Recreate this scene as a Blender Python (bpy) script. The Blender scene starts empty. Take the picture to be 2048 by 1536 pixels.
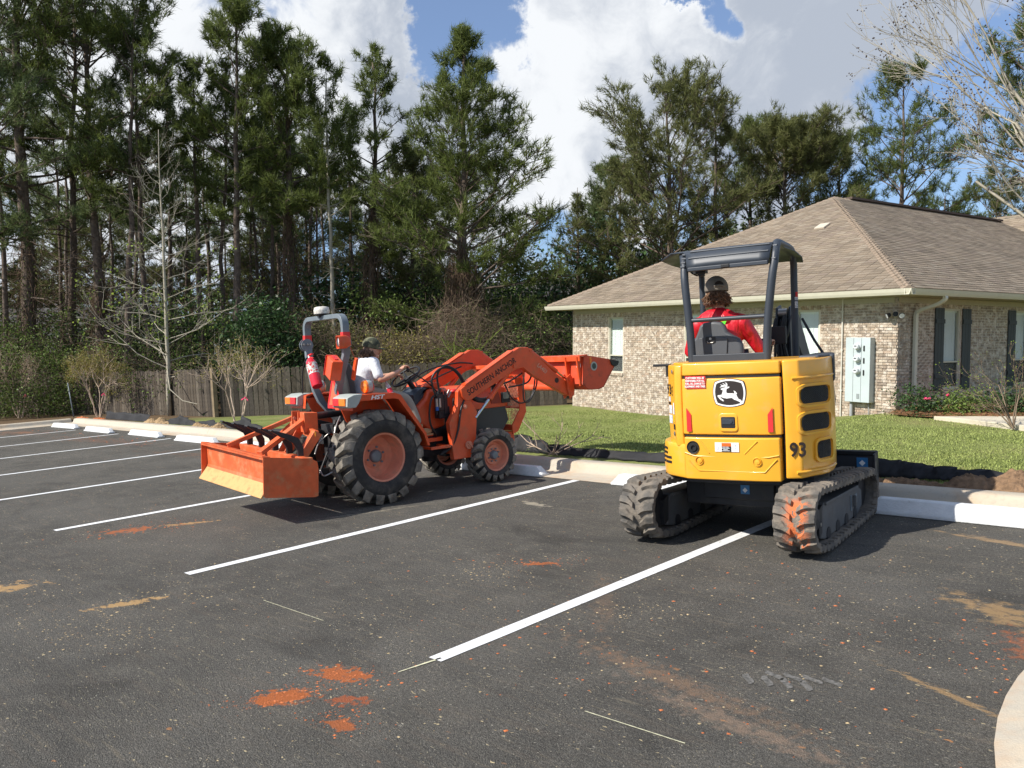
import bpy, bmesh, math, random
import numpy as np
from mathutils import Vector, Matrix, noise as mnoise
sc = bpy.context.scene
COL = sc.collection
rad = math.radians
# ------------------------------------------------------------ camera
CAM = Vector((6.4968, -2.8746, 1.6860))
_r = Vector((0.72097573, 0.69095747, -0.05264768))
_d = Vector((-0.00669129, -0.06902979, -0.99759216))
_f = Vector((-0.69292801, 0.71959201, -0.0451454))
cam = bpy.data.objects.new('camera', bpy.data.cameras.new('camera'))
COL.objects.link(cam)
cam.matrix_world = Matrix(((_r.x, -_d.x, -_f.x, CAM.x), (_r.y, -_d.y, -_f.y, CAM.y), (_r.z, -_d.z, -_f.z, CAM.z), (0, 0, 0, 1)))
cam.data.sensor_width = 36
cam.data.lens = 1656.2 * 36 / 2048
cam.data.clip_start = 0.05
cam.data.clip_end = 3000
sc.camera = cam
# ------------------------------------------------------------ sun, sky, exposure
SUN_DIR = Vector((-0.42, -1.04, 1.0)).normalized()      # towards the sun
sun = bpy.data.objects.new('sun', bpy.data.lights.new('sun', 'SUN'))
COL.objects.link(sun)
sun.location = (-8, -20, 30)
sun.rotation_euler = SUN_DIR.to_track_quat('Z', 'Y').to_euler()
sun.data.energy = 4.8
sun.data.angle = rad(0.53)
sun.data.color = (1.0, 0.95, 0.87)
sc.view_settings.view_transform = 'Standard'
sc.view_settings.look = 'None'
sc.view_settings.gamma = 1.0
sc.view_settings.use_curve_mapping = False
sc.view_settings.exposure = 0.42
w = bpy.data.worlds.new('World')
sc.world = w
w.use_nodes = True
wt = w.node_tree
wt.nodes.clear()


class NT:
    """small helper for writing node graphs"""
    def __init__(s, tree): s.t = tree
    def n(s, kind, **kw):
        nd = s.t.nodes.new(kind)
        for k, v in kw.items(): setattr(nd, k, v)
        return nd
    def set(s, sock, v):
        if v is None: return
        if isinstance(v, bpy.types.NodeSocket): s.t.links.new(v, sock)
        else: sock.default_value = v
    def math(s, op, a, b=None, c=None, clamp=False):
        nd = s.n('ShaderNodeMath', operation=op, use_clamp=clamp)
        s.set(nd.inputs[0], a); s.set(nd.inputs[1], b)
        if c is not None: s.set(nd.inputs[2], c)
        return nd.outputs[0]
    def vmath(s, op, a, b=None, out=0):
        nd = s.n('ShaderNodeVectorMath', operation=op)
        s.set(nd.inputs[0], a); s.set(nd.inputs[1], b)
        return nd.outputs[out]
    def mix(s, fac, a, b, mode='MIX'):
        nd = s.n('ShaderNodeMix', data_type='RGBA', blend_type=mode)
        s.set(nd.inputs[0], fac)
        for i, v in ((6, a), (7, b)):
            if isinstance(v, tuple) and len(v) == 3: v = (*v, 1)
            s.set(nd.inputs[i], v)
        return nd.outputs[2]
    def smooth(s, v, a, b, lo=0.0, hi=1.0):
        nd = s.n('ShaderNodeMapRange', interpolation_type='SMOOTHSTEP')
        s.set(nd.inputs[0], v); s.set(nd.inputs[1], a); s.set(nd.inputs[2], b); s.set(nd.inputs[3], lo); s.set(nd.inputs[4], hi)
        return nd.outputs[0]
    def noise(s, vec, scale, detail=4, rough=0.55, dist=0.0, out=0):
        nd = s.n('ShaderNodeTexNoise')
        s.set(nd.inputs['Vector'], vec); s.set(nd.inputs['Scale'], scale); s.set(nd.inputs['Detail'], detail)
        s.set(nd.inputs['Roughness'], rough); s.set(nd.inputs['Distortion'], dist)
        return nd.outputs[out]
    def vor(s, vec, scale, feature='F1', out='Distance', rnd=1.0):
        nd = s.n('ShaderNodeTexVoronoi', feature=feature)
        s.set(nd.inputs['Vector'], vec); s.set(nd.inputs['Scale'], scale); s.set(nd.inputs['Randomness'], rnd)
        return nd.outputs[out]
    def mapping(s, vec, loc=(0, 0, 0), rot=(0, 0, 0), scale=(1, 1, 1)):
        nd = s.n('ShaderNodeMapping')
        s.set(nd.inputs[0], vec); nd.inputs[1].default_value = loc; nd.inputs[2].default_value = rot; nd.inputs[3].default_value = scale
        return nd.outputs[0]


W = NT(wt)
tc = W.n('ShaderNodeTexCoord').outputs['Generated']
sky = W.n('ShaderNodeTexSky', sky_type='NISHITA', sun_disc=False)
sky.sun_elevation = math.asin(SUN_DIR.z)
sky.sun_rotation = math.atan2(SUN_DIR.x, SUN_DIR.y) % (2 * math.pi)
sky.air_density = 1.0; sky.dust_density = 0.3; sky.ozone_density = 2.5
skyc = W.mix(1.0, sky.outputs[0], (0.072, 0.084, 0.104), 'MULTIPLY')
# cloud cover: billowing noise with a few big banks set by compass direction
warp = W.vmath('ADD', tc, W.vmath('SCALE', W.noise(tc, 3.0, 3, 0.6, out=1), None))
_sc = [n for n in wt.nodes if n.type == 'VECT_MATH' and n.operation == 'SCALE'][0]
_sc.inputs[3].default_value = 0.22
n1 = W.noise(W.mapping(warp, scale=(1, 1, 1.5)), 2.6, 12, 0.56, 0.15)
n2 = W.noise(W.mapping(warp, loc=(3, 1, 0), scale=(1, 1, 1.6)), 7.0, 10, 0.6, 0.2)
cov = W.math('ADD', n1, W.math('MULTIPLY', W.math('SUBTRACT', n2, 0.5), 0.70))
_w2 = W.vmath('ADD', tc, W.vmath('MULTIPLY', W.vmath('SUBTRACT', W.noise(tc, 5.5, 8, 0.62, out=1), (0.5, 0.5, 0.5)), (0.30, 0.30, 0.30)))
bdir = W.vmath('NORMALIZE', _w2)
def bank(d, width, amt):
    v = Vector(d).normalized()
    dot = W.vmath('DOT_PRODUCT', bdir, tuple(v), out=1)
    return W.math('MULTIPLY', W.smooth(dot, math.cos(rad(width)), 1.0), amt)
banks = [((-0.60, 0.74, 0.30), 11, 0.34), ((-0.56, 0.76, 0.36), 8, 0.24), ((-0.58, 0.77, 0.22), 9, 0.25), ((-0.40, 0.87, 0.31), 14, 0.32), ((-0.27, 0.92, 0.29), 12, 0.26),
         ((-0.74, 0.58, 0.36), 13, 0.30), ((-0.85, 0.42, 0.33), 15, 0.24), ((-0.70, 0.66, 0.22), 12, 0.22), ((-0.92, 0.34, 0.2), 14, 0.16),
         ((-0.668, 0.658, 0.352), 5.5, -0.85), ((-0.505, 0.785, 0.36), 3.2, -0.65), ((-0.492, 0.808, 0.325), 3.0, -0.6), ((-0.16, 0.95, 0.24), 7, -0.45), ((-0.36, 0.91, 0.205), 6.0, -0.36), ((-0.24, 0.955, 0.15), 10, -0.40), ((-0.785, 0.49, 0.385), 4, -0.36), ((-0.62, 0.78, 0.12), 5, -0.3), ((-0.90, 0.40, 0.10), 12, 0.06), ((-0.12, 0.95, 0.30), 9, -0.25)]
for b in banks:
    cov = W.math('ADD', cov, bank(*b))
n3 = W.noise(W.mapping(warp, loc=(1, 7, 2)), 19.0, 8, 0.62, 0.3)
cov = W.math('ADD', cov, W.math('MULTIPLY', W.math('SUBTRACT', n3, 0.5), 0.40))
mask = W.smooth(cov, 0.44, 0.70)
skyc = W.mix(0.22, skyc, (0.42, 0.52, 0.66))
shade = W.noise(W.mapping(warp, loc=(5, 2, 1), scale=(1, 1, 1.3)), 4.2, 8, 0.58)
lift = W.math('ADD', W.math('ADD', W.math('MULTIPLY', n2, 0.42), W.math('MULTIPLY', shade, 0.33)), W.math('MULTIPLY', n3, 0.25))
lift = W.math('ADD', lift, W.smooth(cov, 0.95, 0.55, 0.0, 0.07))
lift = W.math('ADD', lift, bank((-0.575, 0.765, 0.29), 14, 0.13))
lift = W.math('ADD', lift, bank((-0.87, 0.42, 0.30), 16, 0.12))
lift = W.math('ADD', lift, bank((-0.36, 0.89, 0.27), 18, -0.12))
lift = W.math('ADD', lift, bank((-0.70, 0.64, 0.31), 7, -0.07))
cloudc = W.mix(W.smooth(lift, 0.42, 0.66), (0.36, 0.40, 0.47), (0.70, 0.72, 0.745))
skyall = W.mix(mask, skyc, cloudc)
bg = W.n('ShaderNodeBackground')
W.set(bg.inputs[0], skyall)
bg.inputs[1].default_value = 1.0
wo = W.n('ShaderNodeOutputWorld')
wt.links.new(bg.outputs[0], wo.inputs[0])

# ------------------------------------------------------------ materials
def mat(name, col=(0.5, 0.5, 0.5), rough=0.6, metal=0.0, var=0.12, vscale=6.0, bump=0.0, bscale=60.0, attr=False, coat=0.0,
        dirt=None, dscale=4.0, dlo=0.5, dhi=0.75, spec=0.5, trans=0.0, island=0.0, fn=None, alpha=None):
    m = bpy.data.materials.new(name); m.use_nodes = True
    t = m.node_tree; b = t.nodes['Principled BSDF']; N = NT(t)
    pos = N.n('ShaderNodeTexCoord').outputs['Object']
    if attr:
        a = N.n('ShaderNodeAttribute', attribute_name='tint'); base = a.outputs['Color']
    else:
        base = N.mix(0.0, (*col, 1), (*col, 1))
    if var:
        f = N.smooth(N.noise(pos, vscale, 6, 0.6), 0.25, 0.75, 1 - var, 1 + var)
        base = N.vmath('MULTIPLY', base, None) if False else N.mix(1.0, base, _grey(N, f), 'MULTIPLY')
    if island:
        g = N.n('ShaderNodeNewGeometry').outputs['Random Per Island']
        base = N.mix(1.0, base, _grey(N, N.smooth(g, 0.0, 1.0, 1 - island, 1 + island)), 'MULTIPLY')
    rough_s = rough
    if dirt:
        dn = N.smooth(N.noise(pos, dscale, 8, 0.65), dlo, dhi)
        base = N.mix(dn, base, dirt)
        rough_s = N.math('ADD', N.math('MULTIPLY', dn, 0.9 - rough), rough)
    if fn: base = fn(N, pos, base)
    N.set(b.inputs['Base Color'], base)
    N.set(b.inputs['Roughness'], rough_s)
    b.inputs['Metallic'].default_value = metal
    b.inputs['Specular IOR Level'].default_value = spec
    if coat: b.inputs['Coat Weight'].default_value = coat; b.inputs['Coat Roughness'].default_value = 0.08
    if trans: b.inputs['Transmission Weight'].default_value = trans
    if bump:
        bp = N.n('ShaderNodeBump'); bp.inputs['Strength'].default_value = min(1, bump); bp.inputs['Distance'].default_value = 0.01 * max(1, bump)
        N.set(bp.inputs['Height'], N.noise(pos, bscale, 5, 0.6)); t.links.new(bp.outputs[0], b.inputs['Normal'])
    return m


def _grey(N, f):
    c = N.n('ShaderNodeCombineColor')
    for i in range(3): N.set(c.inputs[i], f)
    return c.outputs[0]


# ------------------------------------------------------------ mesh builder
class MB:
    def __init__(s): s.v = []; s.f = []; s.c = []; s.tint = None
    def add(s, vs, fs):
        o = len(s.v); s.v.extend([tuple(v) for v in vs]); s.f.extend([tuple(i + o for i in f) for f in fs])
        if s.tint is not None: s.c.extend([s.tint] * len(fs))
        return s
    def box(s, c, size, R=None, taper=1.0):
        c = Vector(c); x, y, z = size[0] / 2, size[1] / 2, size[2] / 2
        vs = [Vector((sx * x * (taper if sz > 0 else 1), sy * y * (taper if sz > 0 else 1), sz * z)) for sz in (-1, 1) for sy in (-1, 1) for sx in (-1, 1)]
        if R is not None: vs = [R @ v for v in vs]
        return s.add([c + v for v in vs], [(0, 2, 3, 1), (4, 5, 7, 6), (0, 1, 5, 4), (2, 6, 7, 3), (0, 4, 6, 2), (1, 3, 7, 5)])
    def bar(s, p0, p1, w_, h_, up=(0, 0, 1)):
        p0, p1 = Vector(p0), Vector(p1); t = (p1 - p0); L = t.length; t.normalize(); u = Vector(up)
        a = t.cross(u)
        if a.length < 1e-4: a = t.cross(Vector((1, 0, 0)))
        a.normalize(); b = a.cross(t); R = Matrix((a, t, b)).transposed()
        return s.box((p0 + p1) / 2, (w_, L, h_), R)
    def tube(s, pts, r, n=8, caps=True):
        pts = [Vector(p) for p in pts]; m = len(pts)
        rs = r if isinstance(r, (list, tuple)) else [r] * m
        vs = []; fs = []; ref = None
        for i, p in enumerate(pts):
            t = (pts[min(i + 1, m - 1)] - pts[max(i - 1, 0)])
            t = t.normalized() if t.length > 1e-9 else Vector((0, 0, 1))
            if ref is None:
                ref = t.cross(Vector((0, 0, 1)))
                if ref.length < 0.05: ref = t.cross(Vector((1, 0, 0)))
            ref = (ref - t * ref.dot(t))
            ref = ref.normalized() if ref.length > 1e-6 else t.orthogonal().normalized()
            b = t.cross(ref)
            for k in range(n):
                a = 2 * math.pi * k / n
                vs.append(p + (ref * math.cos(a) + b * math.sin(a)) * rs[i])
        for i in range(m - 1):
            for k in range(n):
                fs.append((i * n + k, i * n + (k + 1) % n, (i + 1) * n + (k + 1) % n, (i + 1) * n + k))
        if caps: fs.append(tuple(range(n - 1, -1, -1))); fs.append(tuple((m - 1) * n + k for k in range(n)))
        return s.add(vs, fs)
    def cyl(s, p0, p1, r0, r1=None, n=20): return s.tube([p0, p1], [r0, r0 if r1 is None else r1], n)
    def sweep(s, pts, a_, b_, ref):
        """rectangular section: half width a_ along ref, half depth b_ across"""
        pts = [Vector(p) for p in pts]; m = len(pts); vs = []; fs = []; ref = Vector(ref).normalized()
        for i, p in enumerate(pts):
            t0 = (pts[i] - pts[i - 1]).normalized() if i else (pts[1] - pts[0]).normalized()
            t1 = (pts[i + 1] - pts[i]).normalized() if i < m - 1 else t0
            t = (t0 + t1).normalized(); q = t.cross(ref).normalized(); k = 1 / max(0.5, t.dot(t0))
            for sa, sb in ((-1, -1), (1, -1), (1, 1), (-1, 1)): vs.append(p + ref * a_ * sa + q * b_ * sb * k)
        for i in range(m - 1):
            for k in range(4): fs.append((i * 4 + k, i * 4 + (k + 1) % 4, (i + 1) * 4 + (k + 1) % 4, (i + 1) * 4 + k))
        fs += [(3, 2, 1, 0), tuple((m - 1) * 4 + k for k in range(4))]
        return s.add(vs, fs)
    def prism(s, out, axis, a, b):
        """2-D outline extruded along an axis. x: (y,z)  y: (x,z)  z: (x,y)"""
        n = len(out)
        f = {'x': lambda p, h: (h, p[0], p[1]), 'y': lambda p, h: (p[0], h, p[1]), 'z': lambda p, h: (p[0], p[1], h)}[axis]
        vs = [f(p, a) for p in out] + [f(p, b) for p in out]
        fs = [tuple(range(n)), tuple(range(2 * n - 1, n - 1, -1))] + [(i, i + n, (i + 1) % n + n, (i + 1) % n) for i in range(n)]
        return s.add(vs, fs)
    def lathe(s, prof, c, axis=(1, 0, 0), n=40):
        """prof: list of (radius, height along axis)"""
        c = Vector(c); ax = Vector(axis).normalized(); u = ax.orthogonal().normalized(); v = ax.cross(u); vs = []; fs = []
        for r, h in prof:
            for k in range(n):
                a = 2 * math.pi * k / n; vs.append(c + ax * h + (u * math.cos(a) + v * math.sin(a)) * r)
        for i in range(len(prof) - 1):
            for k in range(n): fs.append((i * n + k, i * n + (k + 1) % n, (i + 1) * n + (k + 1) % n, (i + 1) * n + k))
        return s.add(vs, fs)
    def grid(s, fn, nu, nv):
        vs = [fn(i / nu, j / nv) for j in range(nv + 1) for i in range(nu + 1)]
        fs = [(j * (nu + 1) + i, j * (nu + 1) + i + 1, (j + 1) * (nu + 1) + i + 1, (j + 1) * (nu + 1) + i) for j in range(nv) for i in range(nu)]
        return s.add(vs, fs)
    def mesh(s, name, m=None, smooth=None, recalc=True):
        me = bpy.data.meshes.new(name); me.from_pydata(s.v, [], s.f)
        if recalc:
            bm = bmesh.new(); bm.from_mesh(me); bmesh.ops.recalc_face_normals(bm, faces=bm.faces); bm.to_mesh(me); bm.free()
        if s.c:
            at = me.attributes.new('tint', 'FLOAT_COLOR', 'CORNER')
            arr = np.repeat(np.array([(*c, 1) for c in s.c], dtype=np.float32), [len(f) for f in s.f], axis=0)
            if len(arr) == len(at.data): at.data.foreach_set('color', arr.ravel())
        if m: me.materials.append(m)
        if smooth is not None:
            me.shade_smooth()
            if smooth < 180: me.set_sharp_from_angle(angle=rad(smooth))
        return me


def obj(name, mb, m=None, parent=None, smooth=None, bevel=0.0, loc=None, rot=None, kind=None, label=None, recalc=True, **kw):
    me = mb if isinstance(mb, bpy.types.Mesh) else mb.mesh(name, m, smooth, recalc)
    o = bpy.data.objects.new(name, me); COL.objects.link(o)
    if parent: o.parent = parent
    if loc is not None: o.location = loc
    if rot is not None: o.rotation_euler = rot
    if bevel:
        b = o.modifiers.new('edge', 'BEVEL'); b.width = bevel; b.segments = 2; b.limit_method = 'ANGLE'; b.angle_limit = rad(40); b.harden_normals = True
        if smooth is None: me.shade_smooth(); me.set_sharp_from_angle(angle=rad(35))
    if kind: o['kind'] = kind
    if label: o['label'] = label
    for k, v in kw.items(): o[k] = v
    return o


def thing(name, label, cat, loc=(0, 0, 0), rotz=0.0, group=None, matrix=None):
    o = bpy.data.objects.new(name, None); COL.objects.link(o); o.empty_display_size = 0.2
    if matrix is not None: o.matrix_world = matrix
    else: o.location = loc; o.rotation_euler = (0, 0, rotz)
    o['label'] = label; o['category'] = cat
    if group: o['group'] = group
    return o


def tag(o, label, cat, group=None):
    o['label'] = label; o['category'] = cat
    if group: o['group'] = group
    return o


def text(name, body, size, m, parent, loc, rot, align='CENTER', shear=0.0, space=1.0, sx=1.0, extrude=0.0008, bold=0.0):
    cu = bpy.data.curves.new(name, 'FONT'); cu.body = body; cu.size = size; cu.align_x = align; cu.align_y = 'CENTER'
    cu.extrude = extrude; cu.shear = shear; cu.space_character = space; cu.offset = bold; cu.resolution_u = 3
    cu.materials.append(m)
    t_ = bpy.data.objects.new('tmp', cu); me = bpy.data.meshes.new_from_object(t_); bpy.data.objects.remove(t_); o = bpy.data.objects.new(name, me); COL.objects.link(o); o.parent = parent; o.location = loc; o.rotation_euler = rot; o.scale = (sx, 1, 1)
    return o


def rounded(w_, h_, r, n=4, cx=0.0, cy=0.0):
    pts = []
    for (sx, sy, a0) in ((1, 1, 0), (-1, 1, 90), (-1, -1, 180), (1, -1, 270)):
        for k in range(n + 1):
            a = rad(a0 + 90 * k / n); pts.append((cx + sx * (w_ / 2 - r) + r * math.cos(a), cy + sy * (h_ / 2 - r) + r * math.sin(a)))
    return pts


def spline(pts, k=8):
    pts = [Vector(p) for p in pts]; out = []
    for i in range(len(pts) - 1):
        p0 = pts[max(i - 1, 0)]; p1 = pts[i]; p2 = pts[i + 1]; p3 = pts[min(i + 2, len(pts) - 1)]
        for j in range(k):
            t = j / k; out.append(0.5 * ((2 * p1) + (p2 - p0) * t + (2 * p0 - 5 * p1 + 4 * p2 - p3) * t * t + (3 * p1 - p0 - 3 * p2 + p3) * t ** 3))
    out.append(pts[-1]); return out


# the true vertical in this frame: the car park drains to the left, so plumb things lean a little against its plane
UP = Vector((0.04636, 0.02771, 0.99854)).normalized()
PLUMB = Vector((0, 0, 1)).rotation_difference(UP)


def ss(a, b, t):
    t = min(1, max(0, (t - a) / (b - a))); return t * t * (3 - 2 * t)


def zt(x, y):
    """height of the lawn and woodland floor"""
    zx = float(np.interp(x, [-40, -24, -15, -9.7, -5.8, -0.65, 0.5, 6, 20], [0.0, 0.0, -0.10, -0.22, -0.37, -0.18, -0.02, -0.12, -0.5]))
    t = ss(6.2, 13.0, y)
    return 0.09 * (1 - t) + zx * t


def polar(bearing, dist):
    a = rad(bearing); x = CAM.x + dist * math.sin(a); y = CAM.y + dist * math.cos(a)
    return Vector((x, y, zt(x, y)))
# ============================================================ GROUND
def asphalt_fn(N, pos, base):
    wp = N.n('ShaderNodeNewGeometry').outputs['Position']
    big = N.noise(wp, 0.55, 5, 0.6, 0.4); mid = N.noise(wp, 3.2, 6, 0.62); fine = N.noise(wp, 190, 3, 0.6)
    c = N.mix(N.smooth(big, 0.35, 0.7), (0.088, 0.083, 0.073), (0.124, 0.117, 0.103))
    c = N.mix(N.smooth(mid, 0.40, 0.78, 0, 0.75), c, (0.145, 0.134, 0.115))
    c = N.mix(1.0, c, _grey(N, N.smooth(fine, 0.28, 0.74, 0.42, 1.75)), 'MULTIPLY')
    g2_ = N.noise(wp, 55, 5, 0.75)
    c = N.mix(1.0, c, _grey(N, N.smooth(g2_, 0.30, 0.72, 0.62, 1.45)), 'MULTIPLY')
    for vs_, lo_ in ((95, 0.60), (210, 0.55)):
        v = N.vor(wp, vs_); rv = N.vor(wp, vs_, out='Color')
        c = N.mix(N.math('MULTIPLY', N.smooth(v, 0.30, 0.08), N.smooth(N.vmath('DOT_PRODUCT', rv, (0.33, 0.33, 0.33), out=1), lo_, lo_ + 0.12)), c, (0.21, 0.195, 0.165))
    # faint drag streaks left by tyres and brooms
    st = N.noise(N.mapping(wp, rot=(0, 0, rad(38)), scale=(0.7, 7.0, 1)), 2.4, 7, 0.62, 0.3)
    c = N.mix(N.smooth(st, 0.52, 0.74, 0, 0.42), c, (0.17, 0.135, 0.105))
    st2 = N.noise(N.mapping(wp, rot=(0, 0, rad(-20)), scale=(0.8, 9.0, 1)), 3.4, 7, 0.65, 0.5)
    c = N.mix(N.smooth(st2, 0.55, 0.72, 0, 0.5), c, (0.24, 0.205, 0.15))
    dust = N.noise(wp, 0.9, 7, 0.65, 0.5)
    c = N.mix(N.smooth(dust, 0.55, 0.8, 0, 0.25), c, (0.20, 0.175, 0.135))
    dk = N.noise(N.mapping(wp, loc=(9, 4, 0), rot=(0, 0, rad(15)), scale=(1, 1.8, 1)), 0.75, 5, 0.6, 0.6)
    c = N.mix(N.smooth(dk, 0.56, 0.72, 0, 0.45), c, (0.038, 0.036, 0.033))
    # sprinkled flecks of dried clay, pale and orange
    for sc_, th, colr, seed, den in ((16, 0.17, (0.66, 0.54, 0.32), 0.0, 0.44), (30, 0.20, (0.44, 0.41, 0.33), 7.0, 0.42), (52, 0.24, (0.46, 0.41, 0.28), 4.0, 0.40), (7, 0.13, (0.50, 0.24, 0.10), 3.0, 0.50)):
        p2 = N.mapping(wp, loc=(seed, seed * 1.3, 0), rot=(0, 0, rad(20 + seed * 9)), scale=(1, 1.9, 1))
        wv = N.vmath('ADD', p2, N.vmath('MULTIPLY', N.noise(wp, 14, 2, out=1), (0.10, 0.10, 0)))
        d = N.vor(wv, sc_); rc = N.vmath('DOT_PRODUCT', N.vor(wv, sc_, out='Color'), (0.5, 0.5, 0), out=1)
        reg = N.smooth(N.noise(p2, 1.3, 6, 0.65), 0.40, 0.56)
        c = N.mix(N.math('MULTIPLY', N.math('MULTIPLY', N.smooth(d, th, th * 0.5), N.smooth(rc, den + 0.08, den + 0.22)), reg), c, colr)
    # clay stains with a shape of their own
    def stain(cx, cy, rx, ry, rot, col, amt, ns=9.0, hard=0.12, bias=0.0):
        nonlocal c
        q = N.vmath('SUBTRACT', wp, (cx, cy, 0)); q = N.mapping(q, rot=(0, 0, rad(-rot)))
        q = N.vmath('MULTIPLY', q, (1 / rx, 1 / ry, 0)); r = N.vmath('LENGTH', q, out=1)
        nz = N.noise(N.mapping(wp, rot=(0, 0, rad(-rot)), scale=(1, min(4, rx / ry * 0.5) if rx > ry * 1.7 and ns < 15 else 1, 1)), ns, 8, 0.68)
        v_ = N.math('ADD', N.math('SUBTRACT', 1.0, r), N.math('MULTIPLY', N.math('SUBTRACT', nz, 0.5 - bias), 3.2))
        c = N.mix(N.math('MULTIPLY', N.smooth(v_, 0.35, 0.35 + hard), amt), c, col)
    clay = (0.50, 0.145, 0.045); sand = (0.52, 0.33, 0.15); tan = (0.30, 0.19, 0.12)
    stain(2.80, -0.80, 0.26, 0.13, 60, clay, 0.95, 11, 0.3, 0.03)
    stain(2.78, -0.45, 0.28, 0.14, 15, clay, 0.9, 13, 0.25)
    stain(3.10, -0.62, 0.16, 0.10, 30, (0.42, 0.12, 0.05), 0.85, 14, 0.3)
    stain(3.30, -0.80, 0.16, 0.09, 10, clay, 0.8, 14, 0.3)
    stain(-2.30, 0.45, 0.42, 0.16, 60, (0.46, 0.15, 0.06), 0.85, 8, 0.3)
    stain(-2.05, 0.95, 0.45, 0.10, 60, sand, 0.8, 8, 0.3)
    stain(0.42, -0.62, 0.40, 0.11, 66, sand, 0.95, 9, 0.3)
    stain(-0.95, -1.12, 0.50, 0.24, 60, sand, 0.9, 8, 0.3)
    stain(2.22, 1.80, 0.22, 0.07, 40, clay, 0.8, 12, 0.3)
    stain(0.55, 3.55, 0.45, 0.10, -12, (0.50, 0.44, 0.33), 0.75, 8, 0.4)
    stain(-0.75, 2.30, 1.1, 0.07, 70, (0.40, 0.35, 0.26), 0.5, 12, 0.4)
    stain(4.9, 4.15, 0.9, 0.10, -15, (0.5, 0.33, 0.17), 0.7, 9, 0.4)
    stain(5.25, 2.40, 0.75, 0.28, -35, sand, 0.65, 7, 0.6)
    stain(5.5, 1.9, 0.5, 0.24, -60, clay, 0.6, 9, 0.5)
    stain(5.30, 1.12, 0.5, 0.05, -25, sand, 0.6, 12, 0.4)
    stain(4.2, 0.52, 1.3, 0.15, -11, tan, 0.62, 16, 0.9, 0.04)
    stain(4.7, 0.28, 1.0, 0.13, -9, (0.34, 0.24, 0.17), 0.62, 18, 0.9, 0.04)
    stain(3.2, 1.3, 1.1, 0.16, -52, tan, 0.35, 16, 0.9, 0.02)
    stain(-8.0, 4.0, 4.5, 0.5, 5, (0.20, 0.11, 0.07), 0.5, 2.5, 0.9)
    stain(-14.0, 4.3, 5.5, 0.7, 3, (0.22, 0.11, 0.07), 0.55, 2.5, 0.9)
    stain(-19.5, 4.2, 2.5, 0.9, 3, (0.40, 0.17, 0.08), 0.5, 2.5, 0.9)
    return c
M_ASPHALT = mat('asphalt', var=0, rough=0.92, bump=2.2, bscale=120, fn=asphalt_fn, spec=0.22)
g = MB(); g.add([(-21.0, -60, 0), (60, -60, 0), (60, 5.45, 0), (-21.9, 5.45, 0)], [(0, 1, 2, 3)])
g.add([(-21.9, 5.45, 0), (5, 5.45, 0), (-0.8, 5.5, 0), (-11.9, 6.1, 0), (-21.9, 6.4, 0)], [(0, 1, 2, 3, 4)])
lot = obj('parking_lot', g, M_ASPHALT, kind='structure', recalc=False)
for p in lot.data.polygons:
    if p.normal.z < 0: p.flip()

def lawn_fn(N, pos, base):
    wp = N.n('ShaderNodeNewGeometry').outputs['Position']
    a = N.noise(wp, 1.1, 6, 0.6); b = N.noise(wp, 40, 4, 0.7); d = N.noise(wp, 0.45, 3, 0.6)
    c = N.mix(N.smooth(a, 0.3, 0.7), (0.150, 0.185, 0.046), (0.23, 0.250, 0.085))
    c = N.mix(N.smooth(d, 0.52, 0.70, 0, 0.6), c, (0.27, 0.23, 0.10))
    c = N.mix(1.0, c, _grey(N, N.smooth(b, 0.2, 0.8, 0.62, 1.35)), 'MULTIPLY')
    # bare and woodland soil beyond the fence
    sx = N.n('ShaderNodeSeparateXYZ'); N.set(sx.inputs[0], wp)
    line = N.math('SUBTRACT', sx.outputs[1], N.math('ADD', N.math('MULTIPLY', sx.outputs[0], 1.11), 27.7))
    far = N.smooth(N.math('MAXIMUM', line, N.math('SUBTRACT', sx.outputs[1], 21.0)), -0.3, 0.8)
    left = N.smooth(N.math('ADD', sx.outputs[0], N.math('MULTIPLY', a, 3.0)), -14.0, -17.5)
    c = N.mix(N.math('MAXIMUM', far, left), c, N.mix(a, (0.09, 0.055, 0.03), (0.16, 0.11, 0.06)))
    return c
M_LAWN = mat('lawn_soil', var=0, rough=0.95, bump=1.5, bscale=50, fn=lawn_fn, spec=0.2)
def tf(u, v):
    x = -95 + 150 * u
    yb = float(np.interp(x, [-95, -25, -22, -12, -0.8, 5, 60], [-2.0, -2.0, 6.5, 6.25, 5.58, 5.52, 5.52]))
    y = yb + (110 - yb) * v ** 2.2
    return (x, y, zt(x, y) + (0.02 * mnoise.noise(Vector((x * .6, y * .6, 0))) if v > 0 else 0.0))
g = MB().grid(tf, 150, 60)
obj('lawn_terrain', g, M_LAWN, kind='structure', smooth=180)
M_FAR = mat('far_ground', (0.10, 0.10, 0.05), var=0.3, vscale=0.05, rough=0.95)
g = MB(); g.add([(-1500, -1500, -0.75), (1500, -1500, -0.75), (1500, 1500, -0.75), (-1500, 1500, -0.75)], [(0, 1, 2, 3)])
obj('ground', g, M_FAR, kind='structure')

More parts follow.
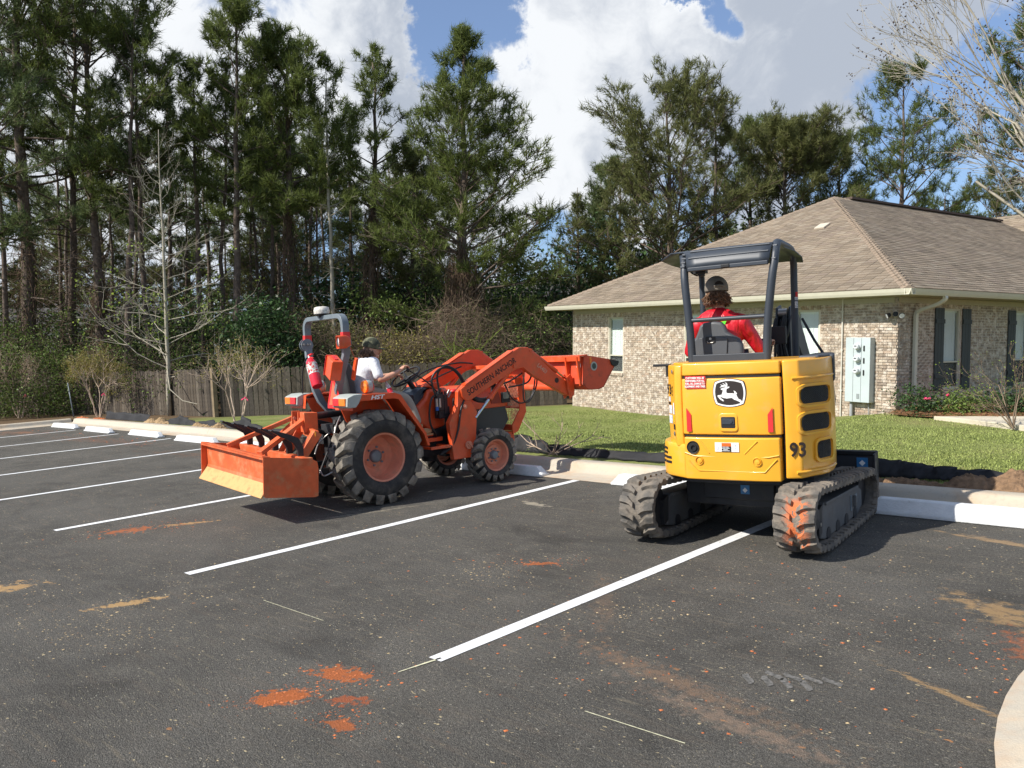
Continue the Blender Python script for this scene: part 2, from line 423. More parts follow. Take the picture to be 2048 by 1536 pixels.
# ------------------------------------------------------------ painted lines
M_LINE = mat('line_paint', (0.80, 0.81, 0.80), var=0.06, vscale=9, rough=0.7, bump=0.6, bscale=160, dirt=(0.30, 0.28, 0.25), dscale=22, dlo=0.58, dhi=0.70)
for k in range(-7, 3):
    x = k * 3.05; h = 0.052; y1 = 5.18 if k > -1 else 5.25
    g = MB(); n = 26; rnd = random.Random(k + 50)
    y0 = 0.0 + rnd.uniform(-0.03, 0.03)
    if k == 2: y0, y1 = 1.9, 4.9
    if k == 2: continue
    vs = []
    for i in range(n + 1):
        y = y0 + (y1 - y0) * i / n
        vs += [(x - h + rnd.uniform(-.002, .002), y, 0.004), (x + h + rnd.uniform(-.002, .002), y, 0.004)]
    g.add(vs, [(2 * i, 2 * i + 1, 2 * i + 3, 2 * i + 2) for i in range(n)])
    obj('parking_line', g, M_LINE, kind='structure')
# chalk snap line and string scrap beside the nearest line
M_CHALK = mat('chalk_dust', (0.55, 0.53, 0.36), var=0.3, vscale=40, rough=0.95)
g = MB(); g.add([(3.02, -0.25, 0.004), (3.028, -0.25, 0.004), (3.07, 0.02, 0.004), (3.05, 0.02, 0.004)], [(0, 1, 2, 3)])
g.add([(1.2, -0.006, 0.003), (1.2, -0.001, 0.003), (1.95, -0.001, 0.003), (1.95, -0.006, 0.003)], [(0, 1, 2, 3)])
g.add([(4.1, -0.02, 0.003), (4.1, -0.014, 0.003), (4.62, 0.0, 0.003), (4.62, -0.006, 0.003)], [(0, 1, 2, 3)])
obj('chalk_marks', g, M_CHALK, kind='stuff', label='thin yellowish chalk snap lines on the asphalt')

# ------------------------------------------------------------ kerb
def curb_fn(N, pos, base):
    wp = N.n('ShaderNodeNewGeometry').outputs['Position']
    sx = N.n('ShaderNodeSeparateXYZ'); N.set(sx.inputs[0], wp)
    n_ = N.noise(N.mapping(wp, scale=(0.5, 2, 3)), 2.2, 7, 0.62)
    c = N.mix(N.smooth(n_, 0.3, 0.7), (0.43, 0.395, 0.33), (0.53, 0.455, 0.345))
    c = N.mix(N.smooth(N.noise(wp, 1.3, 6, 0.6, 0.6), 0.52, 0.78, 0, 0.7), c, (0.50, 0.33, 0.19))
    c = N.mix(N.smooth(N.noise(wp, 24, 5, 0.7), 0.50, 0.72, 0, 0.35), c, (0.30, 0.26, 0.20))
    edge = N.smooth(N.math('ADD', sx.outputs[2], N.math('MULTIPLY', N.noise(wp, 9, 5), 0.10)), 0.075, 0.03)
    c = N.mix(N.math('MULTIPLY', edge, 0.45), c, (0.50, 0.30, 0.16))
    return c
M_CURB = mat('kerb_concrete', var=0.06, vscale=30, rough=0.85, bump=0.5, bscale=120, fn=curb_fn)
prof = [(-0.38, 0.006), (-0.03, 0.022), (0.005, 0.035), (0.03, 0.075), (0.045, 0.115), (0.07, 0.142), (0.11, 0.150), (0.25, 0.150), (0.27, 0.14), (0.27, -0.2)]
def curb(name, pts, extra=0):
    g = MB(); P_ = [Vector((*p, 0)) for p in pts]; vs = []
    for i, p in enumerate(P_):
        t = (P_[min(i + 1, len(P_) - 1)] - P_[max(i - 1, 0)]).normalized(); nrm = Vector((-t.y, t.x, 0))
        for d_, z in prof: vs.append(p + nrm * d_ + Vector((0, 0, z)))
    m = len(prof)
    fs = [(i * m + k, (i + 1) * m + k, (i + 1) * m + k + 1, i * m + k + 1) for i in range(len(P_) - 1) for k in range(m - 1)]
    fs += [tuple(range(m)), tuple((len(P_) - 1) * m + k for k in range(m))]
    g.add(vs, fs); return obj(name, g, M_CURB, kind='structure', smooth=50)
cpts = [(-21.6, 6.25), (-11.9, 5.96), (-0.8, 5.32), (2.0, 5.24), (14, 5.24)]
def along(pts, step):
    out = []
    for a, b in zip(pts[:-1], pts[1:]):
        a_, b_ = Vector(a), Vector(b); n = max(1, int((b_ - a_).length / step))
        out += [tuple(a_.lerp(b_, i / n)) for i in range(n)]
    return out + [pts[-1]]
run = along(cpts, 3.05)
for a, b in zip(run[:-1], run[1:]):
    a_, b_ = Vector(a), Vector(b); t = (b_ - a_).normalized() * 0.004
    curb('kerb', [tuple(a_ + t), tuple(b_ - t)])
left_run = along([(-22.2, -12.0), (-21.9, 2.0), (-21.6, 5.9), (-21.62, 6.25)], 3.0)
for a, b in zip(left_run[:-1], left_run[1:]): curb('kerb', [a, b])
# traffic island at the right with its rounded nose
g = MB(); outl = []
for k in range(25):
    a = rad(90 + 180 * k / 24); outl.append((6.6 + 1.1 * math.cos(a), 1.5 + 2.0 * math.sin(a)))
outl += [(12, -0.5), (12, 3.5)]
def ring(s_, z): return [((p[0] - 7.2) * s_ + 7.2 if p[0] < 11 else p[0], (p[1] - 1.5) * s_ + 1.5, z) for p in outl]
r0, r1, r2, r3 = ring(1.0, 0.006), ring(0.93, 0.03), ring(0.90, 0.13), ring(0.86, 0.15); n = len(outl)
g.add(r0 + r1 + r2 + r3, [(j * n + i, j * n + (i + 1) % n, (j + 1) * n + (i + 1) % n, (j + 1) * n + i) for j in range(3) for i in range(n)] + [tuple(range(3 * n, 4 * n))])
obj('traffic_island', g, M_CURB, kind='structure', smooth=50)

# ------------------------------------------------------------ wheel stops
M_STOP = mat('stop_paint', (0.72, 0.73, 0.72), var=0.10, vscale=7, rough=0.75, bump=0.8, bscale=70, dirt=(0.45, 0.42, 0.36), dscale=9, dlo=0.62, dhi=0.8)
stop_prof = [(-0.085, 0.0), (0.085, 0.0), (0.085, 0.03), (0.045, 0.125), (-0.045, 0.125), (-0.085, 0.03)]
def stop_mesh():
    g = MB(); L = 0.95; vs = []
    for x, s_ in ((-L, 1.0), (-L + 0.10, 1), (L - 0.10, 1), (L, 1.0)):
        for (y, z) in stop_prof: vs.append((x, y, min(z, 0.03) if abs(x) == L else z))
    m = 6
    fs = [(i * m + k, i * m + (k + 1) % m, (i + 1) * m + (k + 1) % m, (i + 1) * m + k) for i in range(3) for k in range(m)] + [tuple(range(m)), tuple(3 * m + k for k in range(m))]
    g.add(vs, fs); return g.mesh('wheel_stop', M_STOP)
sm = stop_mesh()
stops = [(-19.75, 5.45, 0.5, 'white concrete wheel stop nearest the far left kerb corner'), (-16.65, 5.28, -1.5, 'second white concrete wheel stop from the far left kerb corner'),
         (-13.7, 5.30, -2, 'third white wheel stop from the far left corner, ending at a parking line'), (-10.65, 5.12, -1, 'white wheel stop partly hidden behind the orange box blade'),
         (-7.62, 5.05, 1, 'white wheel stop hidden behind the rear of the orange tractor'), (-4.58, 5.0, 0, 'white wheel stop beneath the front of the orange tractor, in shade'),
         (-1.52, 4.98, 0.5, 'white wheel stop with a sloping end just ahead of the tractor front tyre'), (1.52, 4.95, 0.5, 'dusty white wheel stop behind the left track of the yellow excavator'),
         (4.62, 4.80, -0.5, 'long white wheel stop right of the yellow excavator, half in shadow')]
for i, (x, y, r, lab) in enumerate(stops):
    o = obj('wheel_stop', sm, loc=(x, y, 0.002), rot=(0, 0, rad(r)), bevel=0.008)
    tag(o, lab, 'wheel stop', 'wheel stops along the kerb')
    if i == 8: o.scale = (1.12, 1.25, 1.12)

# ------------------------------------------------------------ crumbs of clay on the asphalt
def crumbs(name, spots, m, label):
    g = MB(); rnd = random.Random(len(name))
    for (cx, cy, rx, ry, rot, n, s0, s1) in spots:
        for _ in range(n):
            a = rnd.gauss(0, 0.55) * rx; b = rnd.gauss(0, 0.55) * ry; c_, s_ = math.cos(rad(rot)), math.sin(rad(rot))
            x = cx + a * c_ - b * s_; y = cy + a * s_ + b * c_; s = rnd.uniform(s0, s1) * rnd.choice((0.5, 0.7, 1)); h = s * rnd.uniform(0.2, 0.5)
            k = rnd.choice((4, 5, 6)); a0 = rnd.uniform(0, 6)
            v = [(x + s * rnd.uniform(.6, 1.2) * math.cos(a0 + 6.283 * i / k), y + s * rnd.uniform(.6, 1.2) * math.sin(a0 + 6.283 * i / k), 0.001) for i in range(k)] + [(x, y, h)]
            g.add(v, [(i, (i + 1) % k, k) for i in range(k)])
    return obj(name, g, m, kind='stuff', label=label)
M_CLAY = mat('red_clay', (0.50, 0.15, 0.05), var=0.25, vscale=30, rough=0.95)
M_SANDY = mat('sandy_clay', (0.50, 0.38, 0.21), var=0.4, vscale=30, rough=0.95)
crumbs('red_clay_crumbs', [(2.8, -0.78, 0.24, 0.12, 60, 170, .003, .011), (2.85, -0.45, 0.25, 0.13, 20, 140, .003, .011), (3.25, -0.75, 0.22, 0.12, 10, 90, .003, .010), (-2.2, 0.6, 0.7, 0.3, 60, 120, .006, .018),
    (2.2, 1.8, 0.3, 0.12, 40, 90, .004, .012), (4.2, 0.6, 1.2, 0.5, -10, 60, .004, .014), (5.4, 1.8, 0.5, 0.5, 0, 130, .004, .014), (4.0, 2.0, 1.6, 1.0, 0, 70, .005, .015), (3.6, 0.4, 1.5, 0.8, 0, 40, .005, .014), (-15, 4.6, 6, 0.6, 0, 90, .01, .03)], M_CLAY, 'crumbs of red clay scattered over the asphalt')
crumbs('sandy_crumbs', [(0.4, -0.6, 0.8, 0.4, 60, 200, .003, .012), (-0.9, -1.1, 0.8, 0.4, 60, 120, .003, .013), (2.5, 0.2, 2.5, 1.6, 0, 380, .002, .010), (4.4, 1.6, 1.6, 1.6, 0, 300, .002, .012), (1.0, -1.0, 0.5, 0.3, 30, 160, .003, .010), (2.0, 1.4, 0.4, 0.25, 10, 90, .003, .011), (3.4, 1.2, 0.5, 0.2, 40, 90, .003, .011), (-3, 0.5, 4, 2.0, 0, 200, .004, .012),
    (5.0, 3.6, 0.9, 0.8, 0, 120, .003, .011), (0.0, 2.4, 2.5, 1.5, 0, 160, .003, .010), (3.9, 4.5, 1.4, 0.25, 0, 60, .003, .010)], M_SANDY, 'pale sandy grit scattered over the asphalt')

# dusty lug prints left by a tyre
g = MB(); rnd = random.Random(2)
for i in range(4):
    for s_ in (-1, 1):
        cx, cy = 4.55 + .085 * i, .80 + .028 * i; pts = []
        for k in range(14):
            a = 6.283 * k / 14; x = .060 * math.cos(a) * (1 + .15 * rnd.random()); y = .019 * math.sin(a) * (1 + .2 * rnd.random()) + .015 * math.sin(x * 40); r_ = rad(128 + 14 * s_)
            pts.append((cx + s_ * .040 + x * math.cos(r_) - y * math.sin(r_), cy + s_ * .055 + x * math.sin(r_) + y * math.cos(r_), .003))
        g.add(pts, [tuple(range(14))])
obj('dust_prints', g, mat('grey_dust', (.115, .11, .10), var=.6, vscale=50, rough=.95), kind='stuff', label='dusty grey tyre lug prints on the asphalt', recalc=False)
# ------------------------------------------------------------ silt fence, soil heaps
M_SILT = mat('silt_fabric', (0.018, 0.018, 0.020), var=0.3, vscale=8, rough=0.75, spec=0.4)
def silt(pts, label):
    g = MB(); n = 0; P_ = spline([(x, y, 0) for x, y, zb, h in pts], 10); zb = np.interp(np.linspace(0, 1, len(P_)), np.linspace(0, 1, len(pts)), [p[2] for p in pts]); hh = np.interp(np.linspace(0, 1, len(P_)), np.linspace(0, 1, len(pts)), [p[3] for p in pts])
    rnd = random.Random(3); vs = []
    for i, p in enumerate(P_):
        for j in range(5):
            v = j / 4; off = 0.05 * math.sin(i * 1.1) * v + 0.03 * math.sin(i * 2.7 + j) + 0.10 * v
            vs.append((p.x + 0.02 * rnd.uniform(-1, 1), p.y + off, zb[i] + hh[i] * v * (1 + 0.06 * math.sin(i * 0.9))))
    g.add(vs, [(i * 5 + j, (i + 1) * 5 + j, (i + 1) * 5 + j + 1, i * 5 + j + 1) for i in range(len(P_) - 1) for j in range(4)])
    o = obj('silt_fence', g, M_SILT, smooth=180); s = o.modifiers.new('th', 'SOLIDIFY'); s.thickness = 0.004
    return tag(o, label, 'silt fence', 'black silt fence runs behind the kerb')
silt([(-4.6, 6.3, .10, .22), (-2.6, 6.15, .10, .16), (-2.15, 6.12, .10, .26), (-1.7, 6.1, .10, .16), (-0.8, 6.0, .11, .10), (0.4, 5.98, .11, .10), (1.2, 5.95, .11, .19), (2.3, 5.95, .11, .24)], 'black silt fence sagging along the lawn edge between tractor and excavator')
silt([(2.4, 6.05, .11, .22), (3.2, 6.02, .11, .19), (3.7, 6.08, .11, .13), (4.2, 6.12, .11, .10), (5.4, 6.15, .10, .03), (7, 6.15, .1, .02)], 'black silt fence behind the soil heap at the right of the excavator')
silt([(-21.0, 7.0, .05, .26), (-19, 6.9, .05, .26), (-17.4, 6.85, .05, .24)], 'black silt fence beside the crape myrtle at the far left kerb')
silt([(-16.0, 6.75, .05, .12), (-15.0, 6.7, .05, .28), (-14.2, 6.7, .05, .12), (-13.2, 6.65, .05, .2), (-12.2, 6.6, .05, .10), (-11.4, 6.55, .05, .34), (-10.4, 6.5, .05, .10), (-8, 6.5, .05, .14)], 'black silt fence with peaked stakes behind the box blade')
M_SOIL = mat('brown_soil', (0.22, 0.135, 0.075), var=0.4, vscale=14, rough=0.97, bump=2, bscale=40)
M_SOIL2 = mat('tan_soil', (0.34, 0.23, 0.12), var=0.35, vscale=10, rough=0.97, bump=2, bscale=40)
def heap(cx, cy, rx, ry, h, m, label, seed, z0=0.10):
    g = MB()
    def f(u, v):
        a = (u - .5) * 2.3; b = (v - .5) * 2.3; r = math.hypot(a, b)
        p = Vector((a * rx * 3 + seed, b * ry * 3, 0))
        k = max(0, 1 - r) ** 0.8
        z = h * k * (0.75 + 0.6 * mnoise.noise(p * 1.2)) + (0.035 * mnoise.noise(p * 7) + 0.018 * mnoise.noise(p * 17)) * min(1, k * 5)
        return (cx + a * rx, cy + b * ry, z0 - 0.02 + max(-0.01, z))
    g.grid(f, 90, 40); rnd = random.Random(seed)
    o = obj('soil_heap', g, m, smooth=40)
    return tag(o, label, 'soil heap', 'heaps of dug soil behind the kerb')
heap(4.45, 5.78, 0.62, 0.30, 0.27, M_SOIL, 'tallest brown soil heap behind the kerb right of the excavator', 4)
heap(3.6, 5.70, 0.60, 0.20, 0.10, M_SOIL, 'low crumbly brown soil ridge beside the excavator blade', 5)
heap(5.3, 5.72, 0.7, 0.26, 0.14, M_SOIL, 'brown soil heap at the right edge behind the kerb', 6)
heap(1.9, 5.72, 0.5, 0.16, 0.07, M_SOIL, 'thin patch of brown soil behind the left excavator track', 8)
heap(-16.4, 6.75, 0.9, 0.3, 0.25, M_SOIL2, 'tan soil heap behind the kerb left of the silt fence peak', 9, .06)
heap(-13.6, 6.6, 0.6, 0.25, 0.18, M_SOIL2, 'tan soil heap behind the kerb near the fence corner post', 10, .06)
heap(-12.5, 6.55, 0.6, 0.25, 0.20, M_SOIL2, 'tan soil heap at the foot of the crape myrtle behind the box blade', 12, .06)
heap(-21.0, 6.85, 0.5, 0.22, 0.14, M_CLAY, 'small red clay heap at the far left kerb corner', 13, .06)
heap(-22.6, 6.9, 0.5, 0.22, 0.10, M_CLAY, 'smaller red clay heap left of the kerb corner', 14, .06)

# ------------------------------------------------------------ grass blades on the lawn
def blades():
    rng = np.random.default_rng(5); n = 200000
    d = 7.5 + 16.5 * rng.random(n) ** 1.25; az = np.radians(rng.uniform(-50, -8, n))
    x = CAM.x + d * np.sin(az); y = CAM.y + d * np.cos(az)
    k = (y > 6.02) & (x < 9) & (y < 14.0 + 0.227 * (0.5 - x)) & (y > 6.15 - 0.02 * x)
    x, y = x[k], y[k]; n = len(x)
    z = np.array([zt(a, b) for a, b in zip(x, y)]); h = rng.uniform(.010, .030, n) * np.where(y < 6.6, 1.3, 1); a = rng.uniform(0, 6.283, n); wd = rng.uniform(.004, .008, n) + 0.0002 * (y - 6)
    lx, ly = rng.normal(0, .4, n) * h, rng.normal(0, .4, n) * h
    V = np.empty((n, 3, 3)); V[:, 0] = np.stack([x - wd * np.cos(a), y - wd * np.sin(a), z], 1); V[:, 1] = np.stack([x + wd * np.cos(a), y + wd * np.sin(a), z], 1); V[:, 2] = np.stack([x + lx, y + ly, z + h], 1)
    me = fast_mesh('grass', V.reshape(-1, 3), np.arange(3 * n).reshape(-1, 3), M_GRASS)
    return obj('grass', me, kind='stuff', label='short green grass blades of the lawn behind the kerb')
def fast_mesh(name, V, F, m):
    me = bpy.data.meshes.new(name); V = np.ascontiguousarray(V, dtype=np.float32); F = np.ascontiguousarray(F, dtype=np.int32); k = F.shape[1]
    me.vertices.add(len(V)); me.vertices.foreach_set('co', V.ravel()); me.loops.add(F.size); me.loops.foreach_set('vertex_index', F.ravel())
    me.polygons.add(len(F)); me.polygons.foreach_set('loop_start', np.arange(0, F.size, k, dtype=np.int32)); me.update(calc_edges=True); me.materials.append(m); return me
M_GRASS = mat('grass_blade', (0.24, 0.28, 0.085), var=0, island=0.45, rough=0.8, spec=0.2)
blades()
# ============================================================ BRICK HOUSE
HA = Vector((-0.9744579, 0.22113902, 0.03910666)); HB = Vector((0.21973265, 0.97484858, -0.03725321)); HU = Vector((0.04636122, 0.02770868, 0.99854037))
HO = Vector((0.5526, 14.2612, 0.0))
HM = Matrix(((HB.x, HA.x, HU.x, HO.x), (HB.y, HA.y, HU.y, HO.y), (HB.z, HA.z, HU.z, HO.z), (0, 0, 0, 1)))
house = thing('brick_house', 'single storey brick house with hipped brown shingle roof behind the lawn', 'house', matrix=HM)
M_MORTAR = mat('mortar', (0.68, 0.61, 0.50), var=0.18, vscale=5, rough=0.95, bump=1, bscale=90)
M_BRICK = mat('brick', attr=True, var=0.28, vscale=22, rough=0.92, bump=1.2, bscale=110, dirt=(0.68, 0.60, 0.50), dscale=7, dlo=0.46, dhi=0.64)
M_TRIM = mat('tan_trim', (0.42, 0.38, 0.28), var=0.05, rough=0.6)
M_SOFFIT = mat('soffit', (0.33, 0.29, 0.19), var=0.05, rough=0.7)
M_GUTTER = mat('gutter_cream', (0.60, 0.57, 0.46), var=0.04, rough=0.4)
BR = [(0.385, 0.299, 0.22), (0.429, 0.333, 0.245), (0.358, 0.28, 0.206), (0.325, 0.256, 0.193), (0.451, 0.366, 0.278), (0.495, 0.415, 0.322), (0.308, 0.244, 0.187), (0.396, 0.31, 0.231), (0.418, 0.31, 0.228), (0.374, 0.299, 0.223), (0.473, 0.393, 0.305), (0.286, 0.228, 0.176)]
CH, BL = 0.0585, 0.187       # course height and brick pitch
brick_cache = {}
def brick_mesh(key, size, tint):
    if key not in brick_cache:
        b = MB(); b.tint = tint; b.box((0, 0, 0), size); me = b.mesh('brick', M_BRICK); brick_cache[key] = me
    return brick_cache[key]
def wall_of_bricks(part, face, s0, s1, z0, z1, holes, near, seed, sill=None):
    """face 'L' : plane x=0 running along y.  face 'R' : plane y=0 running along x"""
    rnd = random.Random(seed); rest = MB(); nsingle = 0; cand = []
    rows = int((z1 - z0) / CH)
    for r in range(rows):
        z = z1 - (r + 0.5) * CH; x = s0 - (0.5 * BL if r % 2 else 0)
        while x < s1:
            a, b = max(x, s0), min(x + BL - 0.010, s1)
            x += BL
            if b - a < 0.02: continue
            segs = [(a, b)]
            for (h0, h1, hz0, hz1) in holes:
                if hz0 < z < hz1:
                    ns = []
                    for p, q in segs:
                        if q <= h0 or p >= h1: ns.append((p, q))
                        else:
                            if p < h0 - .015: ns.append((p, h0))
                            if q > h1 + .015: ns.append((h1, q))
                    segs = ns
            for p, q in segs: cand.append((near(0.5 * (p + q), z), p, q, z))
    cand.sort()
    for i, (d, p, q, z) in enumerate(cand):
        t = rnd.randrange(len(BR)); pr = rnd.uniform(-0.0015, 0.0025); L = q - p; hh = CH - 0.0105
        wob = rnd.uniform(-.0012, .0012)
        if face == 'L': c = (0.004 - pr, 0.5 * (p + q), z + wob); size = (0.022, L, hh)
        else: c = (0.5 * (p + q), 0.004 - pr, z + wob); size = (L, 0.022, hh)
        if i < 150:
            L2 = round(L, 2); size = (0.022, L2, hh) if face == 'L' else (L2, 0.022, hh)
            o = bpy.data.objects.new('brick', brick_mesh((face, t, L2), size, BR[t])); COL.objects.link(o); o.parent = part; o.location = c
        else:
            rest.tint = BR[t]; rest.box(c, size)
    obj('brickwork', rest, M_BRICK, part, kind='stuff')
WZ = 2.27
# windows on the long wall (along y) and on the gable-side wall (along x)
winL = [(1.80, 2.40, 0.46, 2.06), (5.20, 5.82, 0.46, 2.06), (8.20, 8.82, 0.46, 2.03)]
winR = [(1.68, 2.36, 0.38, 2.07), (4.68, 5.36, 0.38, 2.07)]
lw = MB(); lw.box((0.11, 5.25, 0.66), (0.19, 10.5 - 0.05, 3.2))
hl = obj('wall', MB(), M_MORTAR, house); bpy.data.objects.remove(hl)
def slab_wall(face, s0, s1, z0, z1, holes):
    g = MB(); xs = sorted(set([s0, s1] + [h[0] for h in holes] + [h[1] for h in holes])); zs = sorted(set([z0, z1] + [h[2] for h in holes] + [h[3] for h in holes]))
    for a, b in zip(xs[:-1], xs[1:]):
        for c, d in zip(zs[:-1], zs[1:]):
            m_ = (0.5 * (a + b), 0.5 * (c + d))
            if any(h[0] < m_[0] < h[1] and h[2] < m_[1] < h[3] for h in holes): continue
            if face == 'L': g.box((0.085, m_[0], m_[1]), (0.16, b - a, d - c))
            else: g.box((m_[0], 0.085, m_[1]), (b - a, 0.16, d - c))
    return obj('wall', g, M_MORTAR, house)
wl = slab_wall('L', 0.0, 10.5, -0.95, WZ, winL)
wr = slab_wall('R', 0.165, 14.0, -0.6, WZ, winR)
rowl = []
wall_of_bricks(wl, 'L', 0.012, 10.48, -0.90, WZ - 0.02, [(h[0] - .03, h[1] + .03, h[2] - 0.09, h[3] + 0.155) for h in winL], lambda s, z: s * 1.0 + abs(z - 1.0) * 1.2, 1)
wall_of_bricks(wr, 'R', 0.0, 7.0, -0.55, WZ - 0.02, [(h[0] - .03, h[1] + .03, h[2] - 0.09, h[3] + 0.155) for h in winR], lambda s, z: s + abs(z - 1.0) * 1.2, 2)
# raised quoin corner: slightly proud courses by the corner
q = MB(); rnd = random.Random(9)
for r in range(int((WZ - 0.02 + 0.5) / CH)):
    z = WZ - 0.02 - (r + .5) * CH
    if (r // 9) % 2 == 0 or True:
        if r % 9 in (8,): continue
        off = 0.0 if r % 2 else 0.5
        k = -off * BL
        while k < 0.40:
            a, b = max(0.0, k), min(k + BL - .01, 0.41); k += BL
            if b - a > .02: q.tint = rnd.choice(BR); q.box((-0.010, 0.5 * (a + b), z), (0.024, b - a, CH - .0105))
        k = -(0.5 - off) * BL
        while k < 0.40:
            a, b = max(-0.02, k), min(k + BL - .01, 0.41); k += BL
            if b - a > .02: q.tint = rnd.choice(BR); q.box((0.5 * (a + b), -0.010, z), (b - a, 0.024, CH - .0105))
obj('corner_quoin', q, M_BRICK, house)
# soldier courses above and sills below each opening
def soldier(face, h):
    g = MB(); n = int((h[1] - h[0] + .06) / 0.058); st = (h[1] - h[0] + .06) / n
    for i in range(n):
        s = h[0] - .03 + (i + .5) * st; g.tint = rnd.choice(BR)
        if face == 'L': g.box((0.001, s, h[3] + .078), (.028, st - .009, .145))
        else: g.box((s, 0.001, h[3] + .078), (st - .009, .028, .145))
    obj('soldier_course', g, M_BRICK, house); g = MB(); n = max(3, int((h[1] - h[0] + .06) / 0.058))
    for i in range(n):
        s = h[0] - .03 + (i + .5) * st; g.tint = rnd.choice(BR)
        if face == 'L': g.box((-0.012, s, h[2] - .045), (.06, st - .008, .075))
        else: g.box((s, -0.012, h[2] - .045), (st - .008, .06, .075))
    obj('window_sill', g, M_BRICK, house)
M_VINYL = mat('window_vinyl', (0.52, 0.50, 0.40), var=0.03, rough=0.5)
M_BLIND = mat('blind_slat', (0.84, 0.84, 0.82), var=0.03, rough=0.6)
M_ROOMDARK = mat('dark_room', (0.035, 0.037, 0.04), var=0, rough=0.9)
def glass_mat():
    m = bpy.data.materials.new('window_glass'); m.use_nodes = True; t = m.node_tree; b = t.nodes['Principled BSDF']
    out = t.nodes['Material Output']; tr = t.nodes.new('ShaderNodeBsdfTransparent'); gl = t.nodes.new('ShaderNodeBsdfGlossy'); gl.inputs['Roughness'].default_value = 0.03
    gl.inputs['Color'].default_value = (0.9, 0.95, 1, 1); tr.inputs[0].default_value = (0.93, 0.96, 0.95, 1)
    fr = t.nodes.new('ShaderNodeFresnel'); fr.inputs[0].default_value = 1.55; mx = t.nodes.new('ShaderNodeMixShader')
    ge = t.nodes.new('ShaderNodeNewGeometry'); mu = t.nodes.new('ShaderNodeMath'); mu.operation = 'SUBTRACT'; mu.use_clamp = True; t.links.new(fr.outputs[0], mu.inputs[0]); t.links.new(ge.outputs['Backfacing'], mu.inputs[1]); t.links.new(mu.outputs[0], mx.inputs[0]); t.links.new(tr.outputs[0], mx.inputs[1]); t.links.new(gl.outputs[0], mx.inputs[2]); t.links.new(mx.outputs[0], out.inputs[0]); t.nodes.remove(b)
    return m
M_GLASS = glass_mat()
M_SCREEN = bpy.data.materials.new('insect_screen'); M_SCREEN.use_nodes = True; _t = M_SCREEN.node_tree; _a = _t.nodes.new('ShaderNodeBsdfTransparent'); _x = _t.nodes.new('ShaderNodeMixShader'); _x.inputs[0].default_value = .45; _t.nodes['Principled BSDF'].inputs['Base Color'].default_value = (.03, .03, .032, 1); _t.links.new(_a.outputs[0], _x.inputs[1]); _t.links.new(_t.nodes['Principled BSDF'].outputs[0], _x.inputs[2]); _t.links.new(_x.outputs[0], _t.nodes['Material Output'].inputs[0])
def window(face, h, rail):
    s0, s1, z0, z1 = h
    def B(g, s, d, z, ls, ld, lz):
        if face == 'L': g.box((d, s, z), (ld, ls, lz))
        else: g.box((s, d, z), (ls, ld, lz))
    w_, hh = s1 - s0, z1 - z0; cs, cz = (s0 + s1) / 2, (z0 + z1) / 2
    root = MB(); B(root, cs, .06, z0 + .02, w_, .07, .04); B(root, cs, .06, z1 - .02, w_, .07, .04); B(root, s0 + .02, .06, cz, .04, .07, hh - .08); B(root, s1 - .02, .06, cz, .04, .07, hh - .08)
    win = obj('window', root, M_VINYL, house, bevel=.004)
    g = MB(); B(g, cs, .045, rail, w_ - .08, .05, .035); obj('meeting_rail', g, M_VINYL, win)
    g = MB(); B(g, cs, .062, cz, w_ - .08, .004, hh - .08); obj('pane', g, M_GLASS, win)
    g = MB(); z = z1 - .06
    while z > z0 + .05:
        if face == 'L': g.box((.10, cs, z), (.030, w_ - .10, .003), Matrix.Rotation(rad(-62), 3, 'Y'))
        else: g.box((cs, .10, z), (w_ - .10, .030, .003), Matrix.Rotation(rad(62), 3, 'X'))
        z -= .026
    for s in (s0 + w_ * .36, s0 + w_ * .72): B(g, s, .085, cz, .006, .002, hh - .08)
    B(g, cs, .10, z1 - .055, w_ - .09, .05, .04)
    obj('blind', g, M_BLIND, win)
    g = MB(); B(g, cs, .052, (z0 + rail) / 2 + .01, w_ - .09, .002, rail - z0 - .06); obj('insect_screen', g, M_SCREEN, win)
    g = MB(); B(g, cs, .16, cz, w_, .01, hh); obj('room_backing', g, M_ROOMDARK, win)
for h in winL: window('L', h, 0.95); soldier('L', h)
for h in winR: window('R', h, 0.95); soldier('R', h)
# shutters beside the shaded wall windows
M_SHUT = mat('shutter_green', (0.035, 0.045, 0.045), var=0.1, rough=0.6)
for h in winR:
    for s0 in (h[0] - .36, h[1] + .02):
        g = MB()
        for i in range(3):
            g.box((s0 + .056 + i * .113, -.022, 1.215), (.108, .022, 1.72))
        g.box((s0 + .17, -.042, 1.80), (.335, .02, .09)); g.box((s0 + .17, -.042, .66), (.335, .02, .09))
        sh = obj('shutter', g, M_SHUT, house, bevel=.003)
